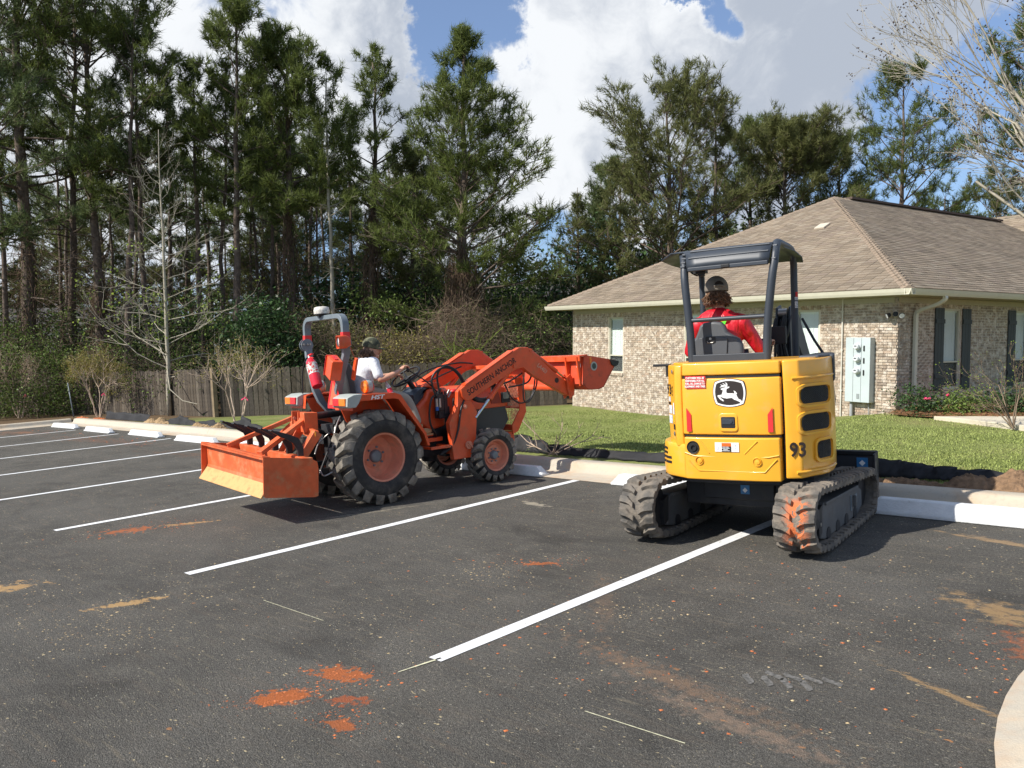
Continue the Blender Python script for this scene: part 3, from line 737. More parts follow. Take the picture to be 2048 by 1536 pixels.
# roof: hipped end towards the lawn, ridge running back
OH = 0.55; EZ = 2.40; PK = 0.52
def roof_plane(name, corners): pass
M_SHINGLE = mat('shingle', attr=True, var=0.16, vscale=1.2, rough=0.95, bump=1.5, bscale=160, dirt=(0.13, 0.10, 0.075), dscale=1.1, dlo=0.55, dhi=0.85)
M_RIDGE = mat('ridge_cap', (0.26, 0.20, 0.145), var=0.2, vscale=12, rough=0.95)
SHC = [(0.27, 0.215, 0.155), (0.245, 0.195, 0.14), (0.30, 0.24, 0.175), (0.22, 0.175, 0.125), (0.285, 0.225, 0.16), (0.255, 0.20, 0.15), (0.31, 0.255, 0.19)]
sh_cache = {}
RIDGEZ = EZ + PK * (5.25 + OH)
def shingles(part, O_, along_, upslope, nrm, length_at, rows, expo, maxsingle, near, seed):
    """rows of tabs up a slope. O_: lower corner, length_at(d)->(s0,s1) extent at slope distance d"""
    rnd = random.Random(seed); rest = MB(); W_ = 0.27; cands = []
    Rm = Matrix((along_, upslope, nrm)).transposed()
    for r in range(rows):
        d = r * expo; s0, s1 = length_at(d)
        if s1 - s0 < 0.05: break
        x = s0 - (r * 0.37 % 1) * W_
        while x < s1:
            a, b = max(x, s0), min(x + W_ - .006, s1); x += W_
            if b - a < .03: continue
            cands.append((near(a, d), a, b, d))
    cands.sort()
    for i, (_, a, b, d) in enumerate(cands):
        t = rnd.randrange(len(SHC)); lift = rnd.uniform(0, .004); L = b - a
        if i < maxsingle:
            key = (t, round(L, 2))
            if key not in sh_cache:
                m_ = MB(); m_.tint = SHC[t]; l2 = key[1] / 2; e = expo * 1.25
                m_.add([(-l2, 0, 0), (l2, 0, 0), (l2, e, -.002), (-l2, e, -.002), (-l2, 0, .014), (l2, 0, .014), (l2, e, .004), (-l2, e, .004)], [(0, 3, 2, 1), (4, 5, 6, 7), (0, 1, 5, 4), (1, 2, 6, 5), (3, 0, 4, 7)])
                sh_cache[key] = m_.mesh('shingle', M_SHINGLE)
            o = bpy.data.objects.new('shingle', sh_cache[key]); COL.objects.link(o); o.parent = part
            o.matrix_local = Matrix.Translation(O_ + along_ * (a + b) * .5 + upslope * d + nrm * lift) @ Rm.to_4x4()
        else:
            rest.tint = SHC[t]; P0 = O_ + along_ * a + upslope * d + nrm * lift; e = expo * 1.2; al = along_ * L
            rest.add([P0, P0 + al, P0 + al + nrm * .014, P0 + nrm * .014, P0 + upslope * e + nrm * .003, P0 + al + upslope * e + nrm * .003], [(0, 1, 2, 3), (3, 2, 5, 4)])
    obj('shingle_courses', rest, M_SHINGLE, part, kind='stuff', recalc=False)
y0, y1 = -OH, 10.5 + OH; half = (y1 - y0) / 2; L_slope = math.hypot(half, half * PK)
deck = MB()
pk = (-OH + half, y0 + half, EZ + half * PK); rg = (14.6, y0 + half, EZ + half * PK)
deck.add([(-OH, y0, EZ), (-OH, y1, EZ), pk, (14.6, y0, EZ), rg, (14.6, y1, EZ)], [(0, 2, 1), (0, 3, 4, 2), (1, 2, 4, 5)])
M_DECK = mat('roof_deck', (0.20, 0.155, 0.11), var=0.1, rough=0.95)
roof = obj('roof', deck, M_DECK, house)
al = Vector((0, -1, 0)); us = Vector((half, 0, half * PK)).normalized(); nr = al.cross(us).normalized(); nr = nr if nr.z > 0 else -nr
al = us.cross(nr)
expo = 0.125
shingles(roof, Vector((-OH, y1 if al.y < 0 else y0, EZ + .006)), al, us, nr, lambda d: (d / L_slope * half, 2 * half - d / L_slope * half), int(L_slope / expo), expo, 150, lambda s, d: abs((s if al.y < 0 else 2 * half - s) - 2 * half) + d, 4)
us2 = Vector((0, half, half * PK)).normalized(); al2 = Vector((1, 0, 0)); nr2 = al2.cross(us2)
shingles(roof, Vector((-OH, y0, EZ + .006)), al2, us2, nr2, lambda d: (d / L_slope * half, 15.0), int(L_slope / expo), expo, 150, lambda s, d: s + d, 5)
us3 = Vector((0, -half, half * PK)).normalized(); al3 = Vector((-1, 0, 0)); nr3 = al3.cross(us3)
shingles(roof, Vector((14.5, y1, EZ + .006)), al3, us3, nr3, lambda d: (0, 13.6 - d / L_slope * half), int(L_slope / 0.5), 0.42, 0, lambda s, d: s, 6)
# hip and ridge caps
def caps(p, q_, w_=0.13):
    p, q_ = Vector(p), Vector(q_); n = int((q_ - p).length / .16); g = MB(); t = (q_ - p).normalized(); side = t.cross(Vector((0, 0, 1))).normalized()
    for i in range(n):
        a = p.lerp(q_, i / n); b = p.lerp(q_, (i + 1.25) / n); l = 0.012 + .004 * (i % 2)
        g.add([a + side * w_ + Vector((0, 0, -.05 + l)), a + Vector((0, 0, .025 + l)), a - side * w_ + Vector((0, 0, -.05 + l)), b + side * w_ + Vector((0, 0, -.05)), b + Vector((0, 0, .018)), b - side * w_ + Vector((0, 0, -.05)),
               a + side * w_ + Vector((0, 0, -.07)), a - side * w_ + Vector((0, 0, -.07))], [(0, 1, 4, 3), (1, 2, 5, 4), (6, 7, 2, 1, 0)])
    obj('ridge_cap', g, M_RIDGE, roof, recalc=False)
caps((-OH, y0, EZ + .02), pk); caps((-OH, y1, EZ + .02), pk); caps(pk, rg, 0.11)
M_RIDGEVENT = mat('ridge_vent', (0.10, 0.07, 0.055), var=0.1, rough=0.9)
g = MB(); g.box(((pk[0] + rg[0]) / 2 + .3, pk[1], pk[2] + .05), (rg[0] - pk[0] - .8, .22, .06)); obj('ridge_vent', g, M_RIDGEVENT, roof)
# rear wing whose hip shows at the right
wing = MB(); wx0, wx1, wy0 = 11.2, 20.0, -3.4
hw = (wx1 - wx0) / 2
wing.add([(wx0, wy0, EZ), (wx1, wy0, EZ), (wx0 + hw, wy0 + hw, EZ + hw * .76), (wx0 + hw, 8, EZ + hw * .76), (wx0, 8, EZ), (wx1, 8, EZ)], [(0, 1, 2), (0, 2, 3, 4), (1, 5, 3, 2)])
obj('wing_roof', wing, M_DECK, house)
usw = Vector((hw, 0, hw * .76)).normalized(); alw = Vector((0, -1, 0)); nrw = alw.cross(usw); nrw = nrw if nrw.z > 0 else -nrw; alw = usw.cross(nrw)
Lw = math.hypot(hw, hw * .76)
shingles(roof, Vector((wx0, 8, EZ + .006)), alw, usw, nrw, lambda d: (0, 11.4 - d / Lw * hw), int(Lw / expo), expo, 0, lambda s, d: s, 7)
caps((wx0, wy0, EZ + .02), (wx0 + hw, wy0 + hw, EZ + hw * .76))
g = MB(); g.box((13.9, wy0 + 1.4, 0.8), (4.6, .2, 3.0)); obj('wing_wall', g, M_MORTAR, house)
# fascia, soffit, frieze, gutters
g = MB(); g.prism([(-OH + .02, -OH + .02), (14.5, -OH + .02), (14.5, -.02), (-.02, -.02), (-.02, y1 - .02), (-OH + .02, y1 - .02)], 'z', WZ, WZ + .02); obj('soffit', g, M_SOFFIT, house)
g = MB(); g.box((-OH + .03, (y0 + y1) / 2, WZ + .07), (.03, y1 - y0 - .06, .13)); g.box((7, y0 + .03, WZ + .07), (15, .03, .13)); g.box((-.02, 5.2, WZ - .06), (.03, 10.3, .11)); g.box((7.0, -.02, WZ - .06), (14, .03, .11)); obj('fascia', g, M_TRIM, house)
gp = [(0, 0), (0, .115), (-.012, .115), (-.012, .012), (-.085, .012), (-.105, .06), (-.125, .115), (-.14, .115), (-.12, .05), (-.095, 0)]
g = MB(); g.prism([(-OH + p[0] + .012, WZ + p[1] + .005) for p in gp], 'y', y0 - .13, y1); obj('gutter', g, M_GUTTER, house)
g = MB(); g.prism([(-OH + p[0] + .012, WZ + p[1] + .005) for p in gp], 'x', -OH - .127, 14.5); obj('gutter', g, M_GUTTER, house)
# downspout at the corner
g = MB(); pts = spline([(0.62, -.60, WZ + .02), (0.62, -.60, WZ - .06), (0.60, -.45, WZ - .16), (.56, -.12, WZ - .27), (.53, -.07, WZ - .36)], 5) + [Vector((.53, -.07, .15)), Vector((.53, -.085, .06)), Vector((.53, -.19, -.02))]
g.sweep(pts, .045, .032, (1, 0, 0)); obj('downspout', g, M_GUTTER, house, bevel=.006)
# service conduit, meter panel, flood light, roof vent
M_PVC = mat('conduit_paint', (0.60, 0.57, 0.50), var=.05, rough=.5)
g = MB(); g.cyl((-.03, 1.21, WZ), (-.03, 1.21, -.22), .017, n=10)
for z in (2.0, 1.2, .35): g.box((-.03, 1.21, z), (.03, .06, .02))
obj('conduit', g, M_PVC, house, smooth=40)
M_METERBOX = mat('meter_enamel', (0.46, 0.52, 0.52), var=.05, vscale=3, rough=.45)
M_STEEL = mat('galvanised', (0.55, 0.56, 0.57), var=.15, rough=.4, metal=.8)
M_BLACKP = mat('black_plastic', (0.012, 0.012, 0.013), var=.1, rough=.5)
M_LENS = mat('meter_glass', (0.62, 0.65, 0.66), var=.0, rough=.12, coat=1)
g = MB(); g.box((-.085, .745, .80), (.17, .56, 1.33)); mbx = obj('meter_cabinet', g, M_METERBOX, house, bevel=.008)
g = MB(); g.box((-.174, .84, .80), (.006, .004, 1.30)); g.box((-.174, .66, .80), (.006, .003, 1.30)); g.box((-.176, .72, .26), (.004, .06, .10)); obj('door_seam', g, mat('seam_grey', (.25, .28, .28), var=0, rough=.6), mbx)
for i, z in enumerate((1.28, 1.03, .785)):
    g = MB(); g.lathe([(0, 0), (.075, 0), (.075, .02), (.06, .03), (.06, .085), (.045, .10), (0, .10)], (-.172, .735, z), (-1, 0, 0), 24); mt = obj('meter', g, M_LENS, mbx, smooth=40)
    g = MB(); g.box((-.276, .735, z + .01), (.004, .05, .018)); obj('meter_register', g, M_BLACKP, mt)
    g = MB(); g.prism(rounded(.035, .12, .016, 3, .60, z - .04), 'x', -.176, -.172); obj('breaker_slot', g, M_BLACKP, mbx)
g = MB(); g.cyl((-.07, .93, .14), (-.07, .93, -.20), .035, n=14); g.cyl((-.05, .55, .14), (-.05, .55, -.20), .010, n=8); obj('conduit', g, mat('pvc_grey', (.32, .33, .34), var=.05, rough=.5), house, smooth=40)
g = MB(); g.cyl((-.04, .02, 1.93), (-.10, -.02, 1.93), .05, n=12); fl = obj('flood_light', g, M_BLACKP, house, smooth=40)
for dy, dx in ((.08, -.16), (-.10, -.10)):
    g = MB(); g.lathe([(0, 0), (.035, .005), (.055, .07), (.06, .075), (.055, .08)], (dx + .02, dy - .02, 1.92), (-.6, dy * 6, -.35), 16); hd = obj('lamp_head', g, M_BLACKP, fl, smooth=40)
    g = MB(); g.lathe([(0, .0), (.05, 0)], Vector((dx + .02, dy - .02, 1.92)) + Vector((-.6, dy * 6, -.35)).normalized() * .081, (-.6, dy * 6, -.35), 16); obj('lamp_glass', g, M_LENS, hd)
sp = Vector((-OH, 4.0, EZ)) + us * 4.05
g = MB(); Rv = Matrix((Vector((0, 1, 0)), us, Vector((0, 1, 0)).cross(us) * -1)).transposed()
g.box(sp + Vector((0, 0, .05)), (.30, .30, .05), Rv); obj('roof_vent', g, mat('vent_tan', (.55, .48, .38), var=.05, rough=.6), roof, bevel=.01)
# path and planting bed by the house
M_PATH = mat('path_concrete', (0.56, 0.50, 0.38), var=.12, vscale=3, rough=.9, bump=.6, bscale=90)
g = MB(); pp = [(1.62, 13.10), (2.2, 12.75), (3.4, 11.85), (5.0, 11.3), (9, 10.9), (9, 14.0), (5.5, 13.6), (3.2, 13.45)]
g.prism([(x, y) for x, y in pp], 'z', -.16, 0.03)
pa = obj('path', g, M_PATH, kind='structure', bevel=.01)
M_STRAW = mat('pine_straw', (0.26, 0.13, 0.06), var=.35, vscale=18, rough=.97, bump=2, bscale=60)
def bed(name, pts, z, label):
    g = MB(); c = Vector((sum(p[0] for p in pts) / len(pts), sum(p[1] for p in pts) / len(pts), z + .05)); n = len(pts); vs = [c] + [(p[0], p[1], z) for p in pts]
    g.add(vs, [(0, i + 1, (i + 1) % n + 1) for i in range(n)]); o = obj(name, g, M_STRAW, kind='structure'); return o
bed('planting_bed', [(.62, 14.2), (.75, 13.6), (1.3, 13.3), (2.0, 13.15), (3.0, 13.5), (5.0, 13.7), (6.2, 14.0), (6.5, 16.3), (1.1, 16.3)], 0.0, '')
rng = np.random.default_rng(11); n = 4200
x = rng.uniform(.7, 5.6, n); y = rng.uniform(13.2, 14.9, n); a = rng.uniform(0, 3.14, n); Lh = rng.uniform(.03, .08, n); zz = 0.02 + .04 * rng.random(n)
keep = (y > 13.35 - .1 * x + .25 * (x > 2.6)); x, y, a, Lh, zz = x[keep], y[keep], a[keep], Lh[keep], zz[keep]; n = len(x)
V = np.stack([np.stack([x - np.cos(a) * Lh, y - np.sin(a) * Lh, zz], 1), np.stack([x + np.cos(a) * Lh, y + np.sin(a) * Lh, zz + .01], 1), np.stack([x + np.cos(a + .12) * Lh, y + np.sin(a + .12) * Lh, zz + .02], 1)], 1)
obj('pine_straw', fast_mesh('pine_straw', V.reshape(-1, 3), np.arange(3 * n).reshape(-1, 3), M_STRAW), kind='stuff', label='rust coloured pine straw mulch along the house wall')
# ============================================================ PEOPLE
def skin_mesh(name, chains, m, parent, sub=2, root=0, smooth=True, modifs=None):
    """chains: list of lists of (key, pos, radius) ; shared keys join"""
    idx = {}; vs = []; rs = []; es = []
    for ch in chains:
        prev = None
        for (k, p, r) in ch:
            if k not in idx: idx[k] = len(vs); vs.append(Vector(p)); rs.append(r)
            if prev is not None and (prev, idx[k]) not in es: es.append((prev, idx[k]))
            prev = idx[k]
    me = bpy.data.meshes.new(name); me.from_pydata([tuple(v) for v in vs], es, [])
    o = bpy.data.objects.new(name, me); COL.objects.link(o); o.parent = parent
    md = o.modifiers.new('skin', 'SKIN'); md.use_smooth_shade = True; md.branch_smoothing = 0.6
    for i, r in enumerate(rs):
        sv = me.skin_vertices[0].data[i]; sv.radius = (r, r) if not isinstance(r, tuple) else r; sv.use_root = (i == root)
    s = o.modifiers.new('sub', 'SUBSURF'); s.levels = sub; s.render_levels = sub
    me.materials.append(m)
    return o
def hand_chains(pre, wrist, fdir, pdir, curl=0.9, s=1.0):
    """fdir: finger direction, pdir: palm facing direction"""
    f = Vector(fdir).normalized(); p = Vector(pdir).normalized(); side = f.cross(p).normalized(); wv = Vector(wrist); ch = []
    palm = wv + f * .05 * s
    ch.append([(pre + 'w', wv, .026 * s), (pre + 'p', palm, (.036 * s, .020 * s))])
    for i, (off, L) in enumerate(((.030, .085), (.011, .095), (-.009, .088), (-.028, .070))):
        a = palm + side * off * s + f * .035 * s; c1 = a + (f * math.cos(curl * .5) + p * math.sin(curl * .5)) * L * .42 * s
        c2 = c1 + (f * math.cos(curl * 1.3) + p * math.sin(curl * 1.3)) * L * .32 * s; c3 = c2 + (f * math.cos(curl * 2) + p * math.sin(curl * 2)) * L * .26 * s
        ch.append([(pre + 'p', palm, 0), (f'{pre}{i}a', a, .0105 * s), (f'{pre}{i}b', c1, .0098 * s), (f'{pre}{i}c', c2, .009 * s), (f'{pre}{i}d', c3, .008 * s)])
    t0 = wv + f * .03 * s + side * .028 * s; t1 = t0 + (f * .5 + side * .6 + p * .5).normalized() * .04 * s; t2 = t1 + (f * .8 + p * .6).normalized() * .032 * s
    ch.append([(pre + 'p', palm, 0), (pre + 't0', t0, .013 * s), (pre + 't1', t1, .0115 * s), (pre + 't2', t2, .009 * s)])
    return ch
def skin_fn(N, pos, base): return base
M_SKIN = mat('skin', (0.56, 0.30, 0.20), var=0.10, vscale=25, rough=0.5, spec=0.4)
M_SKIN.node_tree.nodes['Principled BSDF'].inputs['Subsurface Weight'].default_value = 0.08
def ball(g, c, r, n=18, m_=12, R=None, cut=None):
    c = Vector(c); vs = []; fs = []
    for j in range(m_ + 1):
        th = math.pi * j / m_ if cut is None else cut * j / m_
        for i in range(n):
            a = 2 * math.pi * i / n; v = Vector((r[0] * math.sin(th) * math.cos(a), r[1] * math.sin(th) * math.sin(a), r[2] * math.cos(th)))
            if R is not None: v = R @ v
            vs.append(c + v)
    for j in range(m_):
        for i in range(n): fs.append((j * n + i, (j + 1) * n + i, (j + 1) * n + (i + 1) % n, j * n + (i + 1) % n))
    return g.add(vs, fs)
def garment(name, chains, m, parent, voxel=.013, sm=8):
    g = MB()
    for ch in chains:
        for (p, r) in ch: ball(g, p, r if isinstance(r, tuple) else (r, r, r), 16, 10)
        for (p, r), (q, t) in zip(ch[:-1], ch[1:]):
            for k in range(1, 5):
                u = k / 5; R_ = lambda v: Vector(v) if isinstance(v, tuple) else Vector((v, v, v)); ball(g, Vector(p).lerp(Vector(q), u), tuple(R_(r).lerp(R_(t), u)), 16, 10)
    o = obj(name, g, m, parent, smooth=180); a = o.modifiers.new('join', 'REMESH'); a.mode = 'VOXEL'; a.voxel_size = voxel; a.use_smooth_shade = True; b = o.modifiers.new('soft', 'SMOOTH'); b.iterations = sm; b.factor = .5; return o
def head_parts(parent, c, yaw, pitch, hairm, capm, cap_back, s=1.0, cs=1.0, hv=1.0):
    """head centre c in parent's space; yaw about z (0 = looking +y)"""
    R = Matrix.Rotation(yaw, 3, 'Z') @ Matrix.Rotation(pitch, 3, 'X'); c = Vector(c)
    def T(p): return c + R @ (Vector(p) * s)
    g = MB(); ball(g, c, (.076 * s, .094 * s, .112 * s), 28, 20, R)
    # jaw, nose, brow, ears
    ball(g, T((0, .035, -.075)), (.052 * s, .055 * s, .045 * s), 18, 12, R)
    ball(g, T((0, .098, -.012)), (.013 * s, .020 * s, .026 * s), 12, 8, R)
    for sx in (-1, 1): ball(g, T((sx * .077, -.005, -.01)), (.009 * s, .018 * s, .030 * s), 12, 8, R)
    ball(g, T((0, .083, .022)), (.050 * s, .016 * s, .010 * s), 12, 8, R)
    hd = obj('head', g, M_SKIN, parent, smooth=180)
    g = MB()
    for sx in (-1, 1): ball(g, T((sx * .032, .085, .006)), (.012 * s, .007 * s, .007 * s), 12, 8, R)
    obj('eye', g, mat('eye_white', (.6, .58, .55), var=0, rough=.3), hd, smooth=180)
    g = MB(); ball(g, T((0, .088, -.052)), (.024 * s, .008 * s, .007 * s), 12, 8, R); obj('mouth', g, mat('lips', (.42, .17, .14), var=0, rough=.5), hd, smooth=180)
    # hair: shell plus many locks
    rnd = random.Random(int(c.x * 100) + 5); g = MB()
    ball(g, T((0, -.020, -.018)), (.083 * s, .086 * s, .092 * s), 24, 16, R)
    for i in range(420):
        a = rnd.uniform(math.radians(150), math.radians(390)); th = rnd.uniform(1.62, 2.35)
        d = Vector((math.sin(th) * math.cos(a), math.sin(th) * math.sin(a), math.cos(th)))
        if d.y > .55: continue
        p = Vector((d.x * .086, d.y * .092 - .022, d.z * .100 - .01)); out = d
        q1 = p + out * .010 * hv + Vector((rnd.gauss(0, .006), rnd.gauss(0, .006), -.012)); q2 = q1 + out * .007 + Vector((rnd.gauss(0, .014), rnd.gauss(0, .012), -.022)); q3 = q2 + Vector((rnd.gauss(0, .014), rnd.gauss(0, .010), rnd.uniform(-.014, .008)))
        g.tube([T(p), T(q1), T(q2), T(q3)], [.006 * s, .0055 * s, .004 * s, .0015 * s], 5)
    obj('hair', g, hairm, hd, smooth=180)
    # cap: crown and brim
    g = MB(); Rc = R @ Matrix.Rotation(rad(-8 if not cap_back else 10), 3, 'X')
    ball(g, T((0, -.012, .034)), (.093 * s * cs, .108 * s * cs, .104 * s * cs), 28, 14, Rc, cut=math.pi * .57)
    cp = obj('cap', g, capm, parent, smooth=60); sd = cp.modifiers.new('t', 'SOLIDIFY'); sd.thickness = .003
    g = MB(); sg = -1 if cap_back else 1
    def bf(u, v):
        a = (u - .5) * 2.0; y = sg * (.085 + .075 * v * math.cos(a * .9)); x = .080 * math.sin(a) * (1 - .12 * v)
        y = sg * (math.cos(a) * .092 + .070 * v * max(0.25, math.cos(a)))
        return T((x, y, .026 - .010 * v - .018 * abs(math.sin(a)) ** 2))
    if not cap_back:
        g.grid(bf, 16, 6); br = obj('brim', g, capm, cp, smooth=180); sd = br.modifiers.new('t', 'SOLIDIFY'); sd.thickness = .004
    return hd, cp, T, R

# ============================================================ TRACTOR
M_OR = mat('tractor_orange', (0.70, 0.082, 0.018), var=0.14, vscale=5, rough=0.42, coat=0.15, dirt=(0.46, 0.15, 0.07), dscale=6, dlo=0.48, dhi=0.82)
M_OR2 = mat('implement_orange', (0.66, 0.115, 0.030), var=0.18, vscale=6, rough=0.55, dirt=(0.50, 0.24, 0.11), dscale=7, dlo=0.46, dhi=0.78)
M_REDP = mat('sign_red', (0.70, 0.03, 0.03), var=0.04, rough=0.4)
M_SMV = mat('sign_orange', (0.85, 0.16, 0.08), var=0.03, rough=0.45)
M_GREYP = mat('grey_paint', (0.16, 0.19, 0.21), var=0.12, vscale=7, rough=0.42, dirt=(0.30, 0.29, 0.26), dscale=6, dlo=.55, dhi=.9)
M_DARK = mat('engine_black', (0.018, 0.018, 0.020), var=0.3, vscale=8, rough=0.6, dirt=(0.09, 0.075, 0.06), dscale=6, dlo=.5, dhi=.85)
M_RUB = mat('tyre_rubber', (0.028, 0.027, 0.026), var=0.25, vscale=9, rough=0.85, dirt=(0.13, 0.115, 0.095), dscale=5, dlo=.40, dhi=.8)
M_TREAD = mat('dusty_tread', (0.16, 0.145, 0.12), var=0.35, vscale=14, rough=0.95, dirt=(0.30, 0.265, 0.215), dscale=9, dlo=.4, dhi=.7, bump=.8, bscale=60)
M_RIM = mat('rim_orange', (0.70, 0.25, 0.15), var=0.14, vscale=6, rough=0.6, dirt=(0.45, 0.25, 0.16), dscale=7, dlo=.45, dhi=.85)
M_CHROME = mat('chrome_rod', (0.62, 0.66, 0.70), var=0, rough=0.12, metal=1)
M_BOLT = mat('zinc_bolt', (0.42, 0.40, 0.37), var=0.1, rough=0.4, metal=.8)
M_HOSE = mat('rubber_hose', (0.014, 0.014, 0.015), var=0.15, rough=0.45)
M_GREYL = mat('light_grey_plastic', (0.38, 0.41, 0.38), var=0.05, rough=0.5)
M_AMBER = mat('amber_lens', (0.90, 0.22, 0.02), var=0.15, vscale=40, rough=0.15, coat=1)
M_REDL = mat('red_lens', (0.75, 0.02, 0.03), var=0.15, vscale=40, rough=0.15, coat=1)
M_WHITEL = mat('white_lens', (0.72, 0.72, 0.70), var=0.1, vscale=30, rough=0.15, coat=1)
M_BLACKTXT = mat('black_lettering', (0.02, 0.012, 0.01), var=0, rough=0.6)
M_WHITETXT = mat('white_lettering', (0.80, 0.79, 0.76), var=0, rough=0.5)
M_SEAT = mat('seat_vinyl', (0.045, 0.048, 0.052), var=0.1, rough=0.5)

TH = rad(-5.5)
tr = thing('tractor', 'orange compact tractor with a front loader and folded roll bar, facing the lawn', 'tractor', (-1.643, 2.799, 0), TH)
def wheel(x, y, R_, w_, rimr, side, nl, hubm, lugh, front=False):
    """side +1: dish faces +x"""
    root = MB(); hw = w_ / 2; sgn = side; r1 = R_ - lugh
    prof = [(rimr + .006, -hw * .80), (rimr + .03, -hw * .98), ((rimr + r1) * .5, -hw * 1.06), (r1 - .05, -hw * .98), (r1 - .012, -hw * .80), (r1, -hw * .4), (r1 + .004, 0), (r1, hw * .4), (r1 - .012, hw * .80), (r1 - .05, hw * .98), ((rimr + r1) * .5, hw * 1.06), (rimr + .03, hw * .98), (rimr + .006, hw * .80)]
    root.lathe(prof, (0, 0, 0), (1, 0, 0), 64)
    wh = obj('wheel', root, M_RUB, tr, smooth=50, loc=(x, y, R_))
    wh.rotation_euler = (rad(7 if front else 0), 0, 0)
    # chevron lugs
    g = MB()
    for i in range(nl):
        for s in (-1, 1):
            a0 = 2 * math.pi * (i + (0.5 if s > 0 else 0)) / nl; K = 7; top = []; bot = []
            da = 2 * math.pi / nl
            for k in range(K):
                t = k / (K - 1); xx = s * hw * (-.04 + 1.08 * t); aa = a0 - da * 1.05 * t * (0.55 if t < .55 else 0.55 + 0.2 * (t - .55)) ; wd = da * (.24 + .10 * t)
                rr = R_ if t < .86 else R_ - lugh * 1.6 * (t - .86) / .14
                rb = r1 - .015 if t < .7 else r1 - .015 - (.05 * (t - .7) / .3)
                for q, sign in ((top, 0),):
                    top.append((xx, rr, aa - wd * .78, aa + wd * .78)); bot.append((xx, rb, aa - wd * 1.15, aa + wd * 1.15))
            vs = []
            for (xx, rr, aL, aR), (_, rb, bL, bR) in zip(top, bot):
                for r_, a_ in ((rb, bL), (rr, aL), (rr, aR), (rb, bR)): vs.append((xx, r_ * math.cos(a_), r_ * math.sin(a_)))
            fs = [(4 * k + j, 4 * k + 4 + j, 4 * k + 5 + j, 4 * k + 1 + j) for k in range(K - 1) for j in range(3)] + [(0, 1, 2, 3), (4 * K - 4, 4 * K - 1, 4 * K - 2, 4 * K - 3)]
            g.add(vs, fs)
    obj('tread_lug', g, M_TREAD, wh, kind='stuff', bevel=.004)
    o_ = sgn
    g = MB(); d = hw * .92
    if not front:
        prof = [(rimr + .018, d * o_), (rimr + .022, d * .96 * o_), (rimr - .004, d * .90 * o_), (rimr - .012, d * .5 * o_), (rimr - .016, -.15 * d * o_), (rimr - .03, -.30 * d * o_), (rimr * .55, -.34 * d * o_), (rimr * .45, -.24 * d * o_), (.02, -.24 * d * o_)]
    else:
        prof = [(rimr + .014, d * o_), (rimr + .018, d * .95 * o_), (rimr - .006, d * .86 * o_), (rimr - .014, d * .30 * o_), (rimr * .86, .18 * d * o_), (rimr * .70, .22 * d * o_), (rimr * .66, .34 * d * o_), (.02, .34 * d * o_)]
    g.lathe(prof, (0, 0, 0), (1, 0, 0), 48); g.lathe([(rimr + .018, -d * o_), (rimr - .01, -d * .8 * o_), (rimr - .016, -.2 * d * o_)], (0, 0, 0), (1, 0, 0), 48)
    obj('rim', g, M_RIM, wh, smooth=35)
    hx = (-.24 if not front else .34) * d * o_; hr = .065 if not front else .05
    g = MB(); g.lathe([(hr * 1.15, hx), (hr * 1.1, hx + .03 * o_), (hr * .9, hx + .045 * o_), (hr * .5, hx + .05 * o_), (0, hx + .05 * o_)], (0, 0, 0), (1, 0, 0), 24); obj('hub', g, M_GREYP, wh, smooth=40)
    nb, br = (6, .105) if not front else (8, .082)
    g = MB()
    for i in range(nb):
        a = 2 * math.pi * (i + .3) / nb; p = Vector((hx, br * math.cos(a), br * math.sin(a))); g.cyl(p - Vector((.005 * o_, 0, 0)), p + Vector((.022 * o_, 0, 0)), .013 if not front else .010, n=6)
    obj('bolt', g, M_GREYP, wh)
    g = MB(); g.tube([(hw * 1.0 * o_, (rimr + r1) * .5 * math.cos(.001 + k * 2 * math.pi / 48), (rimr + r1) * .5 * math.sin(k * 2 * math.pi / 48)) for k in range(49)], .006, 4, caps=False); obj('sidewall_ring', g, M_RUB, wh, smooth=180)
    return wh
wheel(.555, 0, .53, .37, .258, 1, 18, M_GREYP, .042); wheel(-.555, 0, .53, .37, .258, -1, 18, M_GREYP, .042)
wheel(.515, 1.69, .335, .255, .185, 1, 17, M_GREYP, .020, True); wheel(-.515, 1.69, .335, .255, .185, -1, 17, M_GREYP, .020, True)
# chassis
g = MB(); g.box((0, -.02, .55), (.42, .44, .36)); g.cyl((-.40, 0, .53), (.40, 0, .53), .085, n=20); g.box((0, .60, .50), (.30, .9, .28)); g.box((0, 1.05, .55), (.36, .5, .34)); g.box((0, 1.75, .38), (.16, .9, .10)); g.cyl((-.44, 1.69, .335), (.44, 1.69, .335), .055, n=14)
g.box((0, -.24, .62), (.30, .08, .28)); g.lathe([(.0, 0), (.10, 0), (.10, .12), (0, .12)], (0, 1.1, .42), (0, 0, -1), 20)
obj('transmission', g, M_DARK, tr, bevel=.012)
g = MB(); g.box((0, 1.62, .74), (.36, .92, .42)); g.box((.12, 1.45, .62), (.24, .3, .2)); g.cyl((.16, 1.32, .66), (.30, 1.32, .66), .045, n=18); g.box((.16, 1.75, .86), (.12, .35, .08)); g.cyl((-.1, 1.45, .55), (.28, 1.52, .50), .03, n=12)
obj('engine', g, M_DARK, tr, bevel=.01)
g = MB(); g.cyl((.29, 1.41, .66), (.305, 1.41, .66), .042, n=20); obj('oil_filter', g, M_GREYL, tr, bevel=.004)
g = MB(); g.prism([(1.50, .64), (1.58, .94), (2.18, .94), (2.24, .72), (2.14, .60), (1.62, .56)], 'x', -.245, .245); obj('side_cover', g, mat('cover_grey', (.04, .043, .045), var=.1, rough=.55), tr, bevel=.008)
